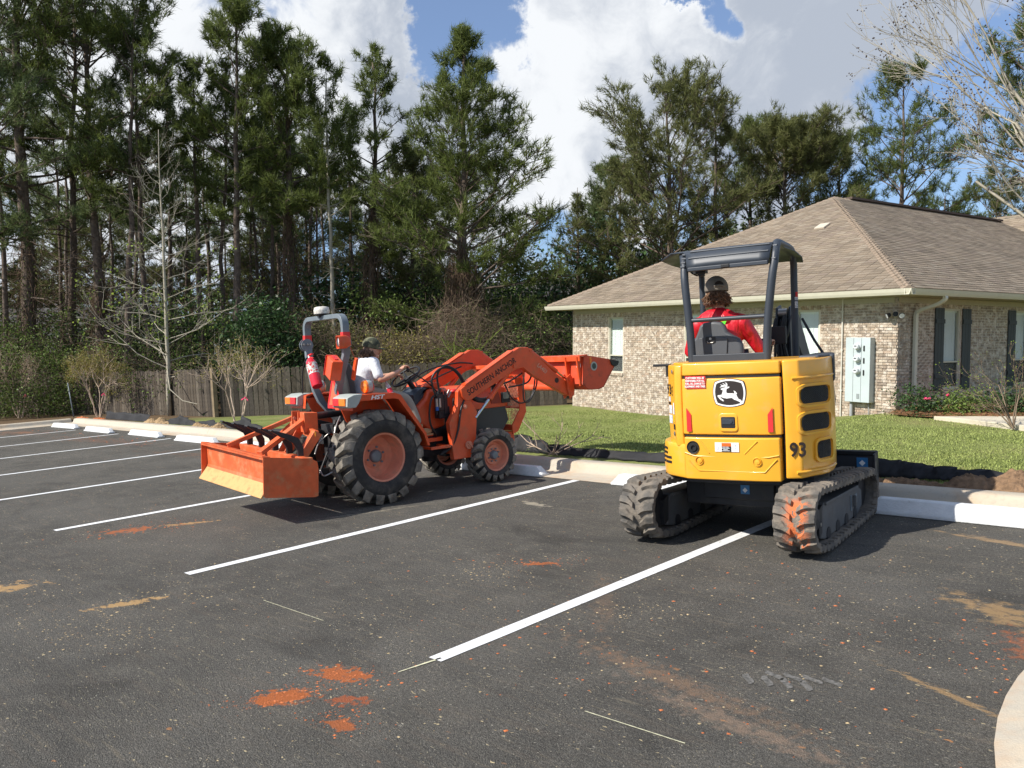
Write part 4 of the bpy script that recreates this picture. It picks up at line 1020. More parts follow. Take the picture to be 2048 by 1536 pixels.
# hood
hp = [(-.27, .90), (-.275, 1.10), (-.235, 1.185), (-.15, 1.215), (.15, 1.215), (.235, 1.185), (.275, 1.10), (.27, .90)]
g = MB(); secs = [(1.18, 1.0, .0), (1.55, 1.0, .0), (1.95, .97, -.01), (2.18, .92, -.035), (2.255, .82, -.07)]; vs = []
for (y, s_, dz) in secs:
    for (x, z) in hp: vs.append((x * s_, y, .90 + (z - .90) * (1 + dz * 2.2) + (0 if z > .95 else 0)))
m_ = len(hp); fs = [(i * m_ + k, (i + 1) * m_ + k, (i + 1) * m_ + (k + 1) % m_, i * m_ + (k + 1) % m_) for i in range(len(secs) - 1) for k in range(m_)] + [tuple(range(m_)), tuple((len(secs) - 1) * m_ + k for k in range(m_))]
g.add(vs, fs); hood = obj('hood', g, M_OR, tr, bevel=.012)
g = MB(); g.prism([(1.94, .955), (1.90, 1.10), (2.06, 1.10), (2.10, .955)], 'x', .262, .272); g.prism([(1.94, .955), (1.90, 1.10), (2.06, 1.10), (2.10, .955)], 'x', -.272, -.262); obj('side_grille', g, mat('grille_red', (.28, .035, .015), var=.1, rough=.6), hood)
g = MB(); g.box((.255, 2.19, 1.02), (.03, .15, .14)); g.box((-.255, 2.19, 1.02), (.03, .15, .14)); g.box((0, 2.255, 1.0), (.42, .03, .2)); obj('headlamp_bezel', g, M_DARK, hood, bevel=.01)
g = MB(); g.prism(rounded(.10, .085, .02, 3, 2.19, 1.045), 'x', .265, .274); obj('headlight', g, mat('lamp_grey', (.22, .25, .24), var=0, rough=.2, coat=1), hood)
g = MB(); g.box((.279, 1.33, 1.03), (.004, .055, .10)); obj('label', g, M_GREYL, hood); g = MB(); g.box((.2825, 1.33, 1.02), (.003, .045, .05)); obj('label', g, mat('label_green', (.03, .09, .06), var=0), hood)
g = MB(); g.lathe([(.026, 0), (.026, .006), (.012, .008), (.012, .002), (0, .002)], (.275, 1.47, 1.06), (1, 0, 0), 18); obj('hood_knob', g, M_RIM, hood, smooth=40)
# cowl, dash, steering
g = MB(); g.prism([(.80, .80), (.78, 1.0), (.92, 1.12), (.97, 1.22), (1.20, 1.22), (1.20, .74), (.96, .70)], 'x', -.26, .26); cowl = obj('cowl', g, M_OR, tr, bevel=.04)
g = MB(); g.prism([(.93, 1.20), (.86, 1.06), (.90, 1.16), (.98, 1.265), (1.12, 1.285), (1.16, 1.22)], 'x', -.20, .20); g.prism([(.80, 1.02), (.78, 1.16), (.90, 1.235), (.98, 1.20), (.93, 1.04)], 'x', -.14, .19); obj('dash_panel', g, mat('dash_dark', (.05, .06, .075), var=.2, rough=.3), tr, bevel=.01)
g = MB(); g.prism([(.95, 1.245), (1.0, 1.30), (1.16, 1.29), (1.19, 1.235), (1.10, 1.215)], 'x', -.23, .23); obj('instrument_hood', g, M_OR, tr, bevel=.012)
g = MB()
for i in range(7): g.box((.05 + .02 * i, 1.07, 1.302), (.008, .12, .004), Matrix.Rotation(rad(-6), 3, 'X'))
obj('vent_slot', g, M_BLACKP, tr)
sc_ = Vector((0.02, .80, 1.385)); sn = Vector((0, -.56, .83)).normalized(); u_ = Vector((1, 0, 0)); v_ = sn.cross(u_)
g = MB(); g.tube([sc_ + (u_ * math.cos(a) + v_ * math.sin(a)) * .195 for a in [2 * math.pi * k / 40 for k in range(41)]], .014, 8, caps=False); sw = obj('steering_wheel', g, M_BLACKP, tr, smooth=180)
g = MB()
for a in (rad(30), rad(150), rad(270)): g.tube([sc_ + (u_ * math.cos(a) + v_ * math.sin(a)) * .185, sc_ - sn * .03], [.010, .016], 6)
g.lathe([(0, .0), (.05, 0), (.045, .03), (0, .04)], sc_ - sn * .05, sn, 16); g.cyl(sc_ - sn * .04, sc_ - sn * .28, .03, .04, 12); obj('steering_column', g, M_BLACKP, sw, smooth=50)
# loader joystick and valve
g = MB(); g.tube(spline([(.34, 1.05, 1.16), (.36, .88, 1.31), (.37, .63, 1.46)], 6), .008, 6); js = obj('loader_lever', g, M_BLACKP, tr, smooth=180)
g = MB(); ball(g, (.372, .605, 1.475), (.022, .022, .030)); obj('lever_knob', g, M_BLACKP, js, smooth=180)
g = MB(); g.box((.36, 1.04, 1.05), (.07, .10, .20)); g.box((.37, 1.12, 1.02), (.05, .05, .24)); g.cyl((.35, 1.08, 1.22), (.35, 1.0, 1.10), .018, n=10)
for k in range(4): g.cyl((.36, 1.00 + .045 * k, .90), (.36, 1.00 + .045 * k, 1.18), .014, n=8)
g.box((.33, 1.1, .92), (.10, .16, .14)); vl = obj('hydraulic_valve', g, M_DARK, tr, bevel=.006)
g = MB(); g.cyl((.385, .985, 1.00), (.385, .985, 1.10), .017, n=10); g.cyl((.385, 1.03, .99), (.385, 1.03, 1.10), .017, n=10); obj('hose_coupling', g, M_BOLT, vl, smooth=40); g = MB(); g.cyl((.375, 1.14, 1.12), (.375, 1.19, 1.19), .012, n=10); g.cyl((.375, 1.17, 1.10), (.375, 1.22, 1.17), .012, n=10); obj('hose_coupling', g, M_BOLT, vl, smooth=40)
g = MB(); g.cyl((.388, .985, .955), (.388, .985, 1.0), .019, n=10); obj('coupling_cap', g, mat('blue_cap', (.02, .12, .45), var=0, rough=.5), vl); g = MB(); ball(g, (.36, 1.27, 1.17), (.04, .045, .03)); obj('coupling_cap', g, M_REDP, vl, smooth=180)
# platform, seat, fenders
g = MB(); g.box((0, .62, .66), (.66, .66, .03)); g.box((.33, .80, .60), (.03, .55, .05)); g.box((-.33, .80, .60), (.03, .55, .05)); obj('platform', g, M_OR, tr, bevel=.006)
g = MB(); g.box((.40, .78, .52), (.26, .04, .03)); g.box((.40, 1.04, .52), (.26, .03, .03)); g.box((.52, .91, .52), (.03, .30, .035)); obj('step', g, M_OR, tr, bevel=.005)
fp = [(-.38, 1.10), (-.36, 1.235), (-.30, 1.25), (.16, 1.24), (.24, 1.21), (.56, .74), (.60, .60)]
for s in (1, -1):
    g = MB(); xs = (.36, .745); th = .018; inner = [(p[0], p[1] - th) for p in fp]
    outl = fp + inner[::-1]; g.prism(outl, 'x', s * xs[0], s * xs[1])
    lip = [(-.36, 1.236), (-.30, 1.250), (.16, 1.240), (.24, 1.211), (.56, .741), (.60, .60), (.57, .60), (.525, .735), (.205, 1.165), (.14, 1.178), (-.36, 1.180)]
    g.prism(lip, 'x', s * .738, s * .752)
    fn_ = obj('fender', g, M_OR, tr, bevel=.006)
    g = MB(); pl = [(-.36, 1.20), (.18, 1.22), (.55, .72), (.58, .60), (.30, .60), (-.10, .72), (-.26, .95)]; g.prism(pl, 'x', s * .355, s * .375); obj('fender_panel', g, M_OR, fn_, bevel=.004)
    g = MB(); g.prism([(-.45, 1.13), (-.44, 1.225), (-.36, 1.256), (-.25, 1.258), (-.30, 1.16), (-.34, 1.115), (-.43, 1.115)], 'x', s * .43, s * .755); tl = obj('taillight_housing', g, M_GREYL, fn_, bevel=.008)
    g = MB(); g.box((s * .52, -.447, 1.178), (.135, .03, .082)); obj('taillight', g, M_REDL, tl, bevel=.006); g = MB(); g.box((s * .655, -.447, 1.178), (.135, .03, .082)); obj('taillight', g, M_AMBER, tl, bevel=.006)
    g = MB(); c_ = (s * .56, -.10, 1.325); g.lathe([(.078, 0), (.08, .05), (.065, .075), (.0, .08)], c_, (0, 1, 0), 24); g.cyl((s * .56, -.06, 1.30), (s * .56, -.06, 1.24), .02, n=8); sg = obj('turn_signal', g, M_GREYL, fn_, smooth=40)
    g = MB(); g.lathe([(.074, .005), (.070, -.022), (.045, -.030), (0, -.032)], c_, (0, 1, 0), 24); obj('signal_lens', g, M_AMBER, sg, smooth=60)
    g = MB(); g.lathe([(.0, .086), (.066, .078), (.078, .06)], c_, (0, 1, 0), 24); obj('signal_lens', g, M_REDL, sg, smooth=60)
text('lettering', 'HST', .062, M_WHITETXT, tr, (.7545, -.07, 1.207), (rad(90), 0, rad(90)), shear=.25, sx=1.5, bold=.002)
g = MB(); g.prism([(-.06, 1.13), (-.10, 1.20), (-.16, 1.52), (-.13, 1.60), (-.06, 1.60), (-.02, 1.50), (.0, 1.22), (.02, 1.16)], 'x', -.21, .21); g.box((0, .19, 1.17), (.44, .42, .10)); seat = obj('seat', g, M_SEAT, tr, bevel=.035)
g = MB(); g.box((0, .12, 1.00), (.40, .50, .26)); g.box((0, .35, .82), (.5, .5, .20)); obj('seat_platform', g, M_DARK, tr, bevel=.02)
# roll bar with folded joint
leg = lambda s: [(s * .20, .02, .82), (s * .185, -.16, 1.02), (s * .18, -.26, 1.20), (s * .24, -.27, 1.40), (s * .40, -.25, 1.62), (s * .455, -.25, 1.82)]
g = MB()
for s in (1, -1): g.sweep([(s * .22, .14, .72), (s * .21, -.10, .98), (s * .23, -.24, 1.16), (s * .27, -.28, 1.30), (s * .37, -.27, 1.52), (s * .445, -.25, 1.70), (s * .455, -.25, 1.86)], .042, .026, (0, 1, 0.1))
rb = obj('roll_bar', g, M_GREYP, tr, bevel=.006)
g = MB(); top = [(.455, -.25, 1.84), (.455, -.25, 2.02)] + [(.345 + .11 * math.cos(a), -.25, 2.02 + .11 * math.sin(a)) for a in [rad(k) for k in (22, 45, 68, 90)]]
g.sweep(top + [(-p[0], p[1], p[2]) for p in top[::-1]], .042, .026, (0, 1, 0)); obj('upper_hoop', g, M_GREYP, rb, bevel=.006)
g = MB()
for s in (1, -1): g.sweep([(s * .455, -.25, 1.87), (s * .455, -.25, 1.945)], .0445, .0285, (0, 1, 0))
obj('hinge_collar', g, M_REDP, rb)
for s in (1, -1):
    g = MB(); g.lathe([(0, -.032), (.075, -.032), (.075, -.022), (0, -.022)], (s * .455, -.27, 1.83), (1, 0, 0), 28); g.lathe([(0, .022), (.075, .022), (.075, .032), (0, .032)], (s * .455, -.27, 1.83), (1, 0, 0), 28); hp_ = obj('hinge_plate', g, M_GREYP, rb, smooth=40)
    g = MB()
    for dy, dz in ((-.05, 0), (.0, .0), (.03, .0)): g.cyl((s * .455 - .05, -.27 + dy, 1.84 + dz), (s * .455 + .05, -.27 + dy, 1.84 + dz), .012, n=8)
    obj('bolt', g, M_BOLT, hp_)
# strobe on top, work lamp, triangle sign
g = MB(); g.lathe([(.0, -.03), (.035, -.03), (.04, 0), (.088, .002), (.09, .012)], (-.02, -.27, 2.165), (0, 0, 1), 28); bc = obj('beacon', g, M_DARK, tr, smooth=40)
g = MB(); g.lathe([(.088, .012), (.092, .05), (.082, .085), (.05, .095), (0, .097)], (-.02, -.27, 2.165), (0, 0, 1), 28); obj('beacon_dome', g, mat('frosted_dome', (.60, .57, .50), var=.35, vscale=60, rough=.4), bc, smooth=60)
Rl = Matrix.Rotation(rad(-14), 3, 'Z')
g = MB(); op = rounded(.135, .145, .022, 3)
vs = [Vector((p[0], -.055, p[1])) for p in op] + [Vector((p[0] * 1.0, .03, p[1])) for p in op] + [Vector((p[0] * .55, .085, p[1] * .6)) for p in op] + [Vector((p[0] * .9, -.055, p[1] * .9)) for p in op] + [Vector((p[0] * .8, -.01, p[1] * .8)) for p in op]
n = len(op); lc = Vector((.47, -.30, 1.835)); g.add([lc + Rl @ v for v in vs], [(j * n + i, j * n + (i + 1) % n, (j + 1) * n + (i + 1) % n, (j + 1) * n + i) for j in (0, 1) for i in range(n)] + [(i, (i + 1) % n, 3 * n + (i + 1) % n, 3 * n + i) for i in range(n)] + [(3 * n + i, 3 * n + (i + 1) % n, 4 * n + (i + 1) % n, 4 * n + i) for i in range(n)] + [tuple(range(2 * n, 3 * n)), tuple(range(4 * n, 5 * n))])
wl_ = obj('work_lamp', g, M_OR, tr, smooth=40)
g = MB(); g.lathe([(.048, -.03), (.04, -.042), (0, -.048)], lc, Rl @ Vector((0, 1, 0)), 20); obj('lamp_glass', g, M_WHITEL, wl_, smooth=60)
g = MB(); g.prism([(.05, 1.09), (.38, 1.09), (.38, 1.13), (.235, 1.46), (.195, 1.46), (.05, 1.13)], 'y', -.305, -.300); smv = obj('warning_triangle', g, M_REDP, tr)
g = MB(); g.prism([(.095, 1.13), (.335, 1.13), (.215, 1.40)], 'y', -.309, -.306); obj('triangle_centre', g, M_SMV, smv)
# front loader
for s in (1, -1):
    x0, x1 = s * .44, s * .52
    g = MB(); g.prism([(1.10, .34), (1.06, .80), (1.20, 1.00), (1.215, 1.17), (1.30, 1.25), (1.39, 1.20), (1.42, 1.02), (1.50, .90), (1.44, .40), (1.36, .34)], 'x', x0, x1); g.box((s * .36, 1.26, .45), (.22, .16, .12)); ms = obj('loader_mast', g, M_OR, tr, bevel=.01)
    g = MB()
    for (y, z, r) in ((1.33, 1.19, .035), (1.30, .98, .028), (1.33, .50, .05)):
        g.cyl((x1 - s * .01, y, z), (x1 + s * .025, y, z), r, n=16); g.cyl((x1 + s * .02, y, z), (x1 + s * .035, y, z), r * .5, n=6)
    g.box((x1 + s * .035, 1.34, .50), (.02, .02, .09), Matrix.Rotation(rad(40), 3, 'X')); obj('pivot_pin', g, M_RIM, ms, smooth=40)
    ax0, ax1 = s * .475, s * .555
    arm = [(1.26, 1.10), (1.24, 1.20), (1.32, 1.25), (2.14, 1.635), (2.22, 1.67), (2.38, 1.665), (2.44, 1.61), (2.80, 1.33), (3.12, 1.13), (3.20, 1.04), (3.15, .96), (3.02, .99), (2.44, 1.29), (2.27, 1.405), (2.14, 1.385), (1.40, 1.06), (1.31, 1.05)]
    g = MB(); g.prism(arm, 'x', ax0, ax1); la = obj('loader_arm', g, M_OR, tr, bevel=.008)
    g = MB(); g.prism([(1.30, 1.245), (2.10, 1.628), (2.10, 1.640), (1.30, 1.257)], 'x', s * .465, s * .575); obj('arm_flange', g, M_OR, la)
    # lift cylinder
    a, b = Vector((s * .515, 1.47, .82)), Vector((s * .515, 2.12, 1.43)); m_ = a.lerp(b, .38)
    g = MB(); g.cyl(m_, b, .034, n=16); g.cyl(m_ - (b - a).normalized() * .02, m_ + (b - a).normalized() * .03, .040, n=16); g.cyl((s * .47, b.y, b.z), (s * .57, b.y, b.z), .028, n=12); cy = obj('lift_cylinder', g, M_OR, tr, smooth=40)
    g = MB(); g.cyl(a, m_, .019, n=14); obj('piston_rod', g, M_CHROME, cy, smooth=40)
    # bucket cylinder along the upper edge
    a, b = Vector((s * .52, 2.42, 1.62)), Vector((s * .52, 3.10, 1.19)); m_ = a.lerp(b, .70)
    g = MB(); g.cyl(a, m_, .030, n=14); g.cyl((s * .48, a.y, a.z), (s * .56, a.y, a.z), .026, n=12); cy = obj('bucket_cylinder', g, M_OR, tr, smooth=40)
    g = MB(); g.cyl(m_, b, .017, n=12); obj('piston_rod', g, M_CHROME, cy, smooth=40)
    g = MB(); g.prism([(3.02, 1.22), (3.10, 1.27), (3.17, 1.18), (3.16, .98), (3.08, .93), (3.04, 1.05)], 'x', s * .45, s * .47); g.prism([(3.02, 1.22), (3.10, 1.27), (3.17, 1.18), (3.16, .98), (3.08, .93), (3.04, 1.05)], 'x', s * .56, s * .58)
    for (y, z) in ((3.09, 1.19), (3.10, 1.0)): g.cyl((s * .44, y, z), (s * .59, y, z), .024, n=12)
    obj('bucket_bracket', g, M_OR, tr, bevel=.004)
g = MB(); g.cyl((-.5, 2.92, 1.10), (.5, 2.92, 1.10), .048, n=24); obj('cross_tube', g, M_OR, tr, smooth=40)
g = MB(); g.box((0, 2.28, 1.42), (.96, .10, .05)); g.box((0, 2.34, 1.36), (.96, .03, .12)); obj('cross_plate', g, M_OR, tr, bevel=.006)
text('lettering', 'SOUTHERN ANCHOR', .105, M_BLACKTXT, tr, (.5565, 1.74, 1.325), (rad(90), rad(-25.2), rad(90)), sx=.86, bold=.0015)
text('lettering', 'LA403', .080, mat('faded_white', (.62, .33, .24), var=.2, rough=.6), tr, (.5565, 2.60, 1.375), (rad(90), rad(36.5), rad(90)), shear=.2, sx=.9, bold=.001)
g = MB(); g.lathe([(0, 0), (.036, 0), (.036, .003), (0, .003)], (.555, 2.86, 1.20), (1, 0, 0), 20); obj('arm_hole', g, M_BLACKP, tr)
# bucket
g = MB(); bw = .76; BO = [(3.16, 1.47), (3.20, 1.50), (3.235, 1.505), (3.24, 1.48), (3.205, 1.45), (3.20, 1.28), (3.30, 1.07), (3.36, 1.045), (3.60, 1.10), (3.80, 1.355), (3.82, 1.365)]
side = [(3.19, 1.50), (3.24, 1.515), (3.82, 1.42), (3.83, 1.37), (3.56, 1.06), (3.46, 1.035), (3.24, 1.045), (3.15, 1.12), (3.175, 1.46)]
for s in (1, -1): g.prism(side, 'x', s * bw, s * (bw - .012))
shell = [(3.19, 1.50), (3.175, 1.46), (3.15, 1.13), (3.24, 1.045), (3.46, 1.035), (3.56, 1.06), (3.83, 1.37)]
t_ = .010
sh_in = [(3.205, 1.49), (3.19, 1.45), (3.165, 1.14), (3.25, 1.058), (3.455, 1.048), (3.55, 1.075), (3.82, 1.385)]
for i in range(len(shell) - 1): g.add([(-bw, *shell[i]), (bw, *shell[i]), (bw, *shell[i + 1]), (-bw, *shell[i + 1]), (-bw, *sh_in[i]), (bw, *sh_in[i]), (bw, *sh_in[i + 1]), (-bw, *sh_in[i + 1])], [(0, 1, 2, 3), (4, 7, 6, 5), (0, 4, 5, 1), (2, 6, 7, 3), (0, 3, 7, 4), (1, 5, 6, 2)])
M_BUCKET = mat('bucket_paint', (0.66, 0.075, 0.025), var=0.1, rough=0.5, dirt=(0.12, 0.085, 0.065), dscale=2.4, dlo=.52, dhi=.72)
bk = obj('bucket', g, M_BUCKET, tr)
g = MB(); g.prism([(3.10, 1.44), (3.10, 1.515), (3.26, 1.525), (3.26, 1.51), (3.12, 1.50), (3.12, 1.44)], 'x', -bw - .01, bw + .01); obj('top_flange', g, M_OR, bk, bevel=.004)
for x in (-.50, .50, .72, -.72): g = MB(); g.prism([(3.08, 1.50), (3.19, 1.50), (3.18, 1.10), (3.13, 1.10)], 'x', x - .012, x + .012); obj('bucket_rib', g, M_OR, bk, bevel=.003)
for s in (1, -1): g = MB(); g.prism([(3.70, 1.435), (3.87, 1.405), (3.86, 1.36), (3.80, 1.33), (3.73, 1.36)], 'x', s * bw - .02, s * bw + .02); obj('cutting_edge', g, M_DARK, bk)
g = MB(); g.lathe([(0, 0), (.062, 0), (.062, .003), (.0, .003)], (bw + .001, 3.38, 1.36), (1, 0, 0), 24); em = obj('round_decal', g, M_GREYL, bk)
g = MB(); g.lathe([(0, 0), (.040, 0), (.040, .002), (.0, .002)], (bw + .0045, 3.38, 1.36), (1, 0, 0), 24); obj('decal_centre', g, mat('decal_dark', (.05, .07, .06), var=0), em)
g = MB(); g.box((bw + .002, 3.32, 1.44), (.003, .04, .09)); obj('decal', g, M_AMBER, bk); g = MB(); g.box((.70, 3.145, 1.38), (.08, .003, .05)); obj('decal', g, M_WHITETXT, bk)
# front guard
g = MB()
for s in (1, -1): g.prism([(2.34, 1.26), (2.34, 1.20), (2.40, 1.16), (2.405, .84), (2.26, .64), (2.26, .52), (2.36, .55), (2.52, .80), (2.50, 1.20), (2.44, 1.27)], 'x', s * .29, s * .265)
g.box((0, 2.43, 1.235), (.56, .09, .04)); g.box((0, 2.43, .98), (.56, .05, .03)); g.box((0, 2.44, .86), (.56, .04, .03)); g.box((0, 2.33, .60), (.56, .06, .08)); g.box((0, 2.26, .48), (.4, .2, .14))
gd = obj('front_guard', g, M_OR, tr, bevel=.006)
g = MB()
for k in range(-16, 17):
    x = k * .034
    for sgn in (1, -1):
        pts = []
        for (z0_, z1_) in ((.62, .84), (.875, .965), (.995, 1.215)):
            yy0 = 2.30 + (z0_ - .62) * .55 if z0_ < .85 else 2.425; yy1 = 2.415
            xa = max(-.27, min(.27, x)); xb = x + sgn * (z1_ - z0_) * .6
            if abs(xb) > .27: 
                t = (math.copysign(.27, xb) - x) / (xb - x) if xb != x else 1
                if t <= 0: continue
                z1c = z0_ + (z1_ - z0_) * t; xb = math.copysign(.27, xb)
            else: z1c = z1_
            if abs(x) > .27: continue
            g.bar((x, yy0, z0_), (xb, yy0 + (yy1 - yy0) * (z1c - z0_) / (z1_ - z0_), z1c), .006, .004)
for s in (1,):   # side mesh seen behind the hood
    for k in range(9):
        for sgn in (1, -1):
            for (z0_, z1_) in ((.87, .97), (1.0, 1.21), (.72, .85)):
                y0_ = 2.26 + k * .025; y1_ = y0_ + sgn * (z1_ - z0_) * .55
                if not (2.25 <= y1_ <= 2.42): y1_ = min(2.42, max(2.25, y1_)); z1_ = z0_ + abs(y1_ - y0_) / .55
                if z1_ - z0_ > .01 and y0_ < 2.42: g.bar((s * .278, y0_, z0_), (s * .278, y1_, z1_), .005, .006)
obj('guard_mesh', g, M_RIM, gd)
# hoses
H_ = [([(.37, 1.0, 1.10), (.37, .94, 1.33), (.40, 1.05, 1.46), (.44, 1.22, 1.44), (.47, 1.33, 1.25), (.49, 1.22, 1.0), (.50, 1.18, .70), (.48, 1.12, .52), (.44, .98, .44)], .013),
      ([(.37, 1.06, 1.12), (.38, 1.02, 1.38), (.42, 1.12, 1.49), (.46, 1.28, 1.40), (.50, 1.36, 1.18), (.53, 1.24, .95), (.53, 1.17, .68), (.50, 1.08, .50), (.46, .94, .42)], .013),
      ([(.36, .98, 1.14), (.40, .90, 1.10), (.40, .86, .95), (.38, .88, .80), (.38, .94, .68), (.30, 1.0, .60)], .013),
      ([(.46, 1.30, 1.20), (.45, 1.55, 1.22), (.46, 1.80, 1.28), (.47, 2.05, 1.34), (.46, 2.25, 1.42), (.44, 2.5, 1.35), (.42, 2.45, 1.20), (.44, 2.1, 1.16)], .012),
      ([(.45, 1.60, 1.18), (.46, 1.85, 1.20), (.47, 2.1, 1.24), (.46, 2.4, 1.36), (.45, 2.55, 1.42)], .012), ([(.45, 2.38, 1.40), (.46, 2.33, 1.0), (.44, 2.45, .95), (.43, 2.60, 1.15), (.42, 2.62, 1.35)], .010), ([(.30, 2.15, 1.20), (.34, 2.22, 1.02), (.38, 2.36, .93), (.42, 2.52, 1.02), (.42, 2.60, 1.30)], .010),
      ([(-.40, 1.0, 1.2), (-.42, 1.4, 1.42), (-.42, 1.9, 1.50), (-.42, 2.2, 1.48)], .011), ([(-.2, 1.2, 1.25), (-.35, 1.6, 1.35), (-.42, 2.0, 1.45)], .011)]
for pts, r in H_:
    g = MB(); g.tube(spline(pts, 8), r, 8); obj('hydraulic_hose', g, M_HOSE, tr, smooth=180)
g = MB(); g.tube(spline([(.42, 1.48, 1.13), (.44, 1.55, 1.05), (.45, 1.70, 1.03), (.45, 1.82, 1.10), (.44, 1.84, 1.24)], 8), .034, 10); obj('hose_sleeve', g, M_HOSE, tr, smooth=180)
# three-point linkage
g = MB()
for s in (1, -1):
    g.bar((s * .30, .05, .42), (s * .33, -.86, .42), .03, .06); g.tube([(s * .24, -.26, .92), (s * .31, -.52, .50)], .016, 8); g.bar((s * .20, -.1, .86), (s * .24, -.34, .94), .04, .05); g.tube([(s * .28, -.34, .86), (s * .34, -.60, .42)], .012, 8)
g.tube([(0, -.28, .78), (.06, -.68, .95)], .025, 10); g.tube([(.02, -.15, 1.02), (.12, -.62, 1.02)], .040, 12); g.cyl((-.34, -.86, .42), (.34, -.86, .42), .018, n=10); g.box((0, -.4, .38), (.05, .4, .05)); g.box((.1, -.30, .86), (.28, .12, .10)); g.box((-.12, -.28, .75), (.12, .10, .16))
obj('lift_linkage', g, M_DARK, tr, bevel=.004)
for pts in ([(.25, -.33, .90), (.30, -.42, .70), (.27, -.50, .52), (.36, -.62, .40)], [(.18, -.30, .86), (.10, -.46, .72), (.20, -.58, .60)], [(.28, -.28, 1.0), (.34, -.36, .92), (.38, -.42, .82), (.40, -.46, .66)], [(.34, -.60, .44), (.42, -.60, .38), (.46, -.5, .42)]):
    g = MB(); g.tube(spline(pts, 6), .010, 6); obj('linkage_rod', g, M_BOLT, tr, smooth=180)

# ------------------------------------------------------------ box blade behind the tractor
bb = thing('box_blade', 'orange box blade with black scarifier shanks hitched behind the tractor', 'box blade', tuple(tr.matrix_basis @ Vector((0, 0, 0)) if False else (-1.643, 2.799, 0)), TH)
def bbT(p):      # slight list: far end sits higher
    x, y, z = p; return Vector((x - .05, y + .03 * x, z - .10 * x * .5 - .06 * (y + 1.4)))
class MBT(MB):
    def add(s, vs, fs): return MB.add(s, [bbT(v) for v in vs], fs)
M_WORN = mat('worn_blade', (0.66, 0.36, 0.13), var=.25, vscale=9, rough=.7, dirt=(0.44, 0.24, 0.10), dscale=9, dlo=.45, dhi=.7)
for s in (1, -1): g = MBT(); g.prism([(-1.46, .36), (-1.44, .745), (-.92, .70), (-.85, .66), (-.84, .60), (-.86, .30), (-.90, .29), (-1.44, .335)], 'x', s * .78, s * .768); obj('side_plate', g, M_OR2, bb, bevel=.003)
g = MBT(); g.prism([(-1.385, .735), (-1.385, .50), (-1.40, .46), (-1.39, .455), (-1.37, .50), (-1.37, .735)], 'x', -.768, .768); obj('rear_wall', g, M_OR2, bb)
g = MBT(); g.prism([(-1.44, .755), (-1.44, .735), (-1.36, .725), (-1.36, .745)], 'x', -.768, .768); g.prism([(-1.44, .74), (-1.425, .74), (-1.425, .715), (-1.44, .715)], 'x', -.768, .768); obj('top_rail', g, M_OR2, bb)
g = MBT(); g.prism([(-1.395, .47), (-1.49, .335), (-1.475, .325), (-1.375, .46)], 'x', -.775, .775); obj('blade_edge', g, M_WORN, bb)
g = MBT(); g.prism([(-1.0, .70), (-1.0, .45), (-.985, .45), (-.985, .70)], 'x', -.768, .768); g.box((0, -.94, .66), (1.53, .10, .09)); obj('front_bar', g, M_OR2, bb, bevel=.004)
def M3(a, b, w_, h_, g): g.bar(a, b, w_, h_)
for s in (-.10, .16):
    g = MBT(); g.bar((s + .12, -.70, 1.06), (s * 3.0 + .10, -1.38, .76), .065, .045); obj('rear_brace', g, M_OR2, bb, bevel=.004)
g = MBT()
for s in (.0, .14): g.prism([(-.74, 1.14), (-.64, 1.14), (-.64, .98), (-.86, .66), (-.96, .66), (-.75, .98)], 'x', s + .06, s + .075)
g.bar((.10, -.70, 1.02), (-.28, -.92, .66), .03, .09); g.bar((.20, -.68, .94), (.50, -.68, .90), .05, .10); g.bar((.50, -.68, .94), (.46, -.90, .62), .10, .09); g.bar((.30, -.66, 1.14), (.30, -.66, .92), .16, .10); g.bar((.0, -.66, .99), (-.30, -.86, .70), .08, .06)
hf = obj('hitch_frame', g, M_OR2, bb, bevel=.006)
g = MBT()
for p in ((.075, -.70, 1.06), (.215, -.70, 1.06), (.30, -.71, 1.06), (.075, -.78, .90)): g.cyl((p[0], p[1] - .015, p[2]), (p[0] + .02, p[1] - .02, p[2]), .018, n=8)
obj('bolt', g, M_RIM, hf)
g = MBT(); g.box((.515, -.727, .925), (.07, .006, .05)); obj('decal', g, mat('decal_yellow', (.75, .33, .03), var=0), hf)
for x in (-.62, -.32, .02, .34, .58):
    g = MBT(); top = 1.0 if x < 0 else .93
    g.prism([(-.965, .52), (-.905, .52), (-.90, .80), (-.95, .90), (-1.06, .945), (-1.20, .985), (-1.22, .97), (-1.10, .90), (-1.0, .84), (-.965, .76)], 'x', x - .018, x + .018)
    g.prism([(-1.10, .93), (-1.25, 1.0), (-1.26, .985), (-1.12, .905)], 'x', x - .035, x + .035)
    obj('scarifier_shank', g, M_DARK, bb, bevel=.004)

# ------------------------------------------------------------ things carried on the tractor
TM = Matrix.Translation((-1.643, 2.799, 0)) @ Matrix.Rotation(TH, 4, 'Z')
def on_tractor(name, label, cat): return thing(name, label, cat, matrix=TM)
fe = on_tractor('fire_extinguisher', 'red fire extinguisher strapped to the far leg of the tractor roll bar', 'fire extinguisher')
a, b = Vector((-.06, -.36, 1.345)), Vector((-.245, -.34, 1.665)); ax = (b - a).normalized(); L = (b - a).length
g = MB(); g.lathe([(0, 0), (.06, .0), (.064, .01), (.064, L - .08), (.055, L - .04), (.03, L), (.022, L + .01), (0, L + .01)], a, ax, 28); bd = obj('cylinder', g, mat('extinguisher_red', (.70, .02, .04), var=.04, rough=.25, coat=.5), fe, smooth=50)
g = MB(); g.lathe([(.0652, L * .42), (.0652, L * .80)], a, ax, 28); obj('label_wrap', g, mat('label_paper', (.62, .64, .58), var=.5, vscale=26, rough=.5, dirt=(.55, .04, .05), dscale=22, dlo=.5, dhi=.56), bd, smooth=180)
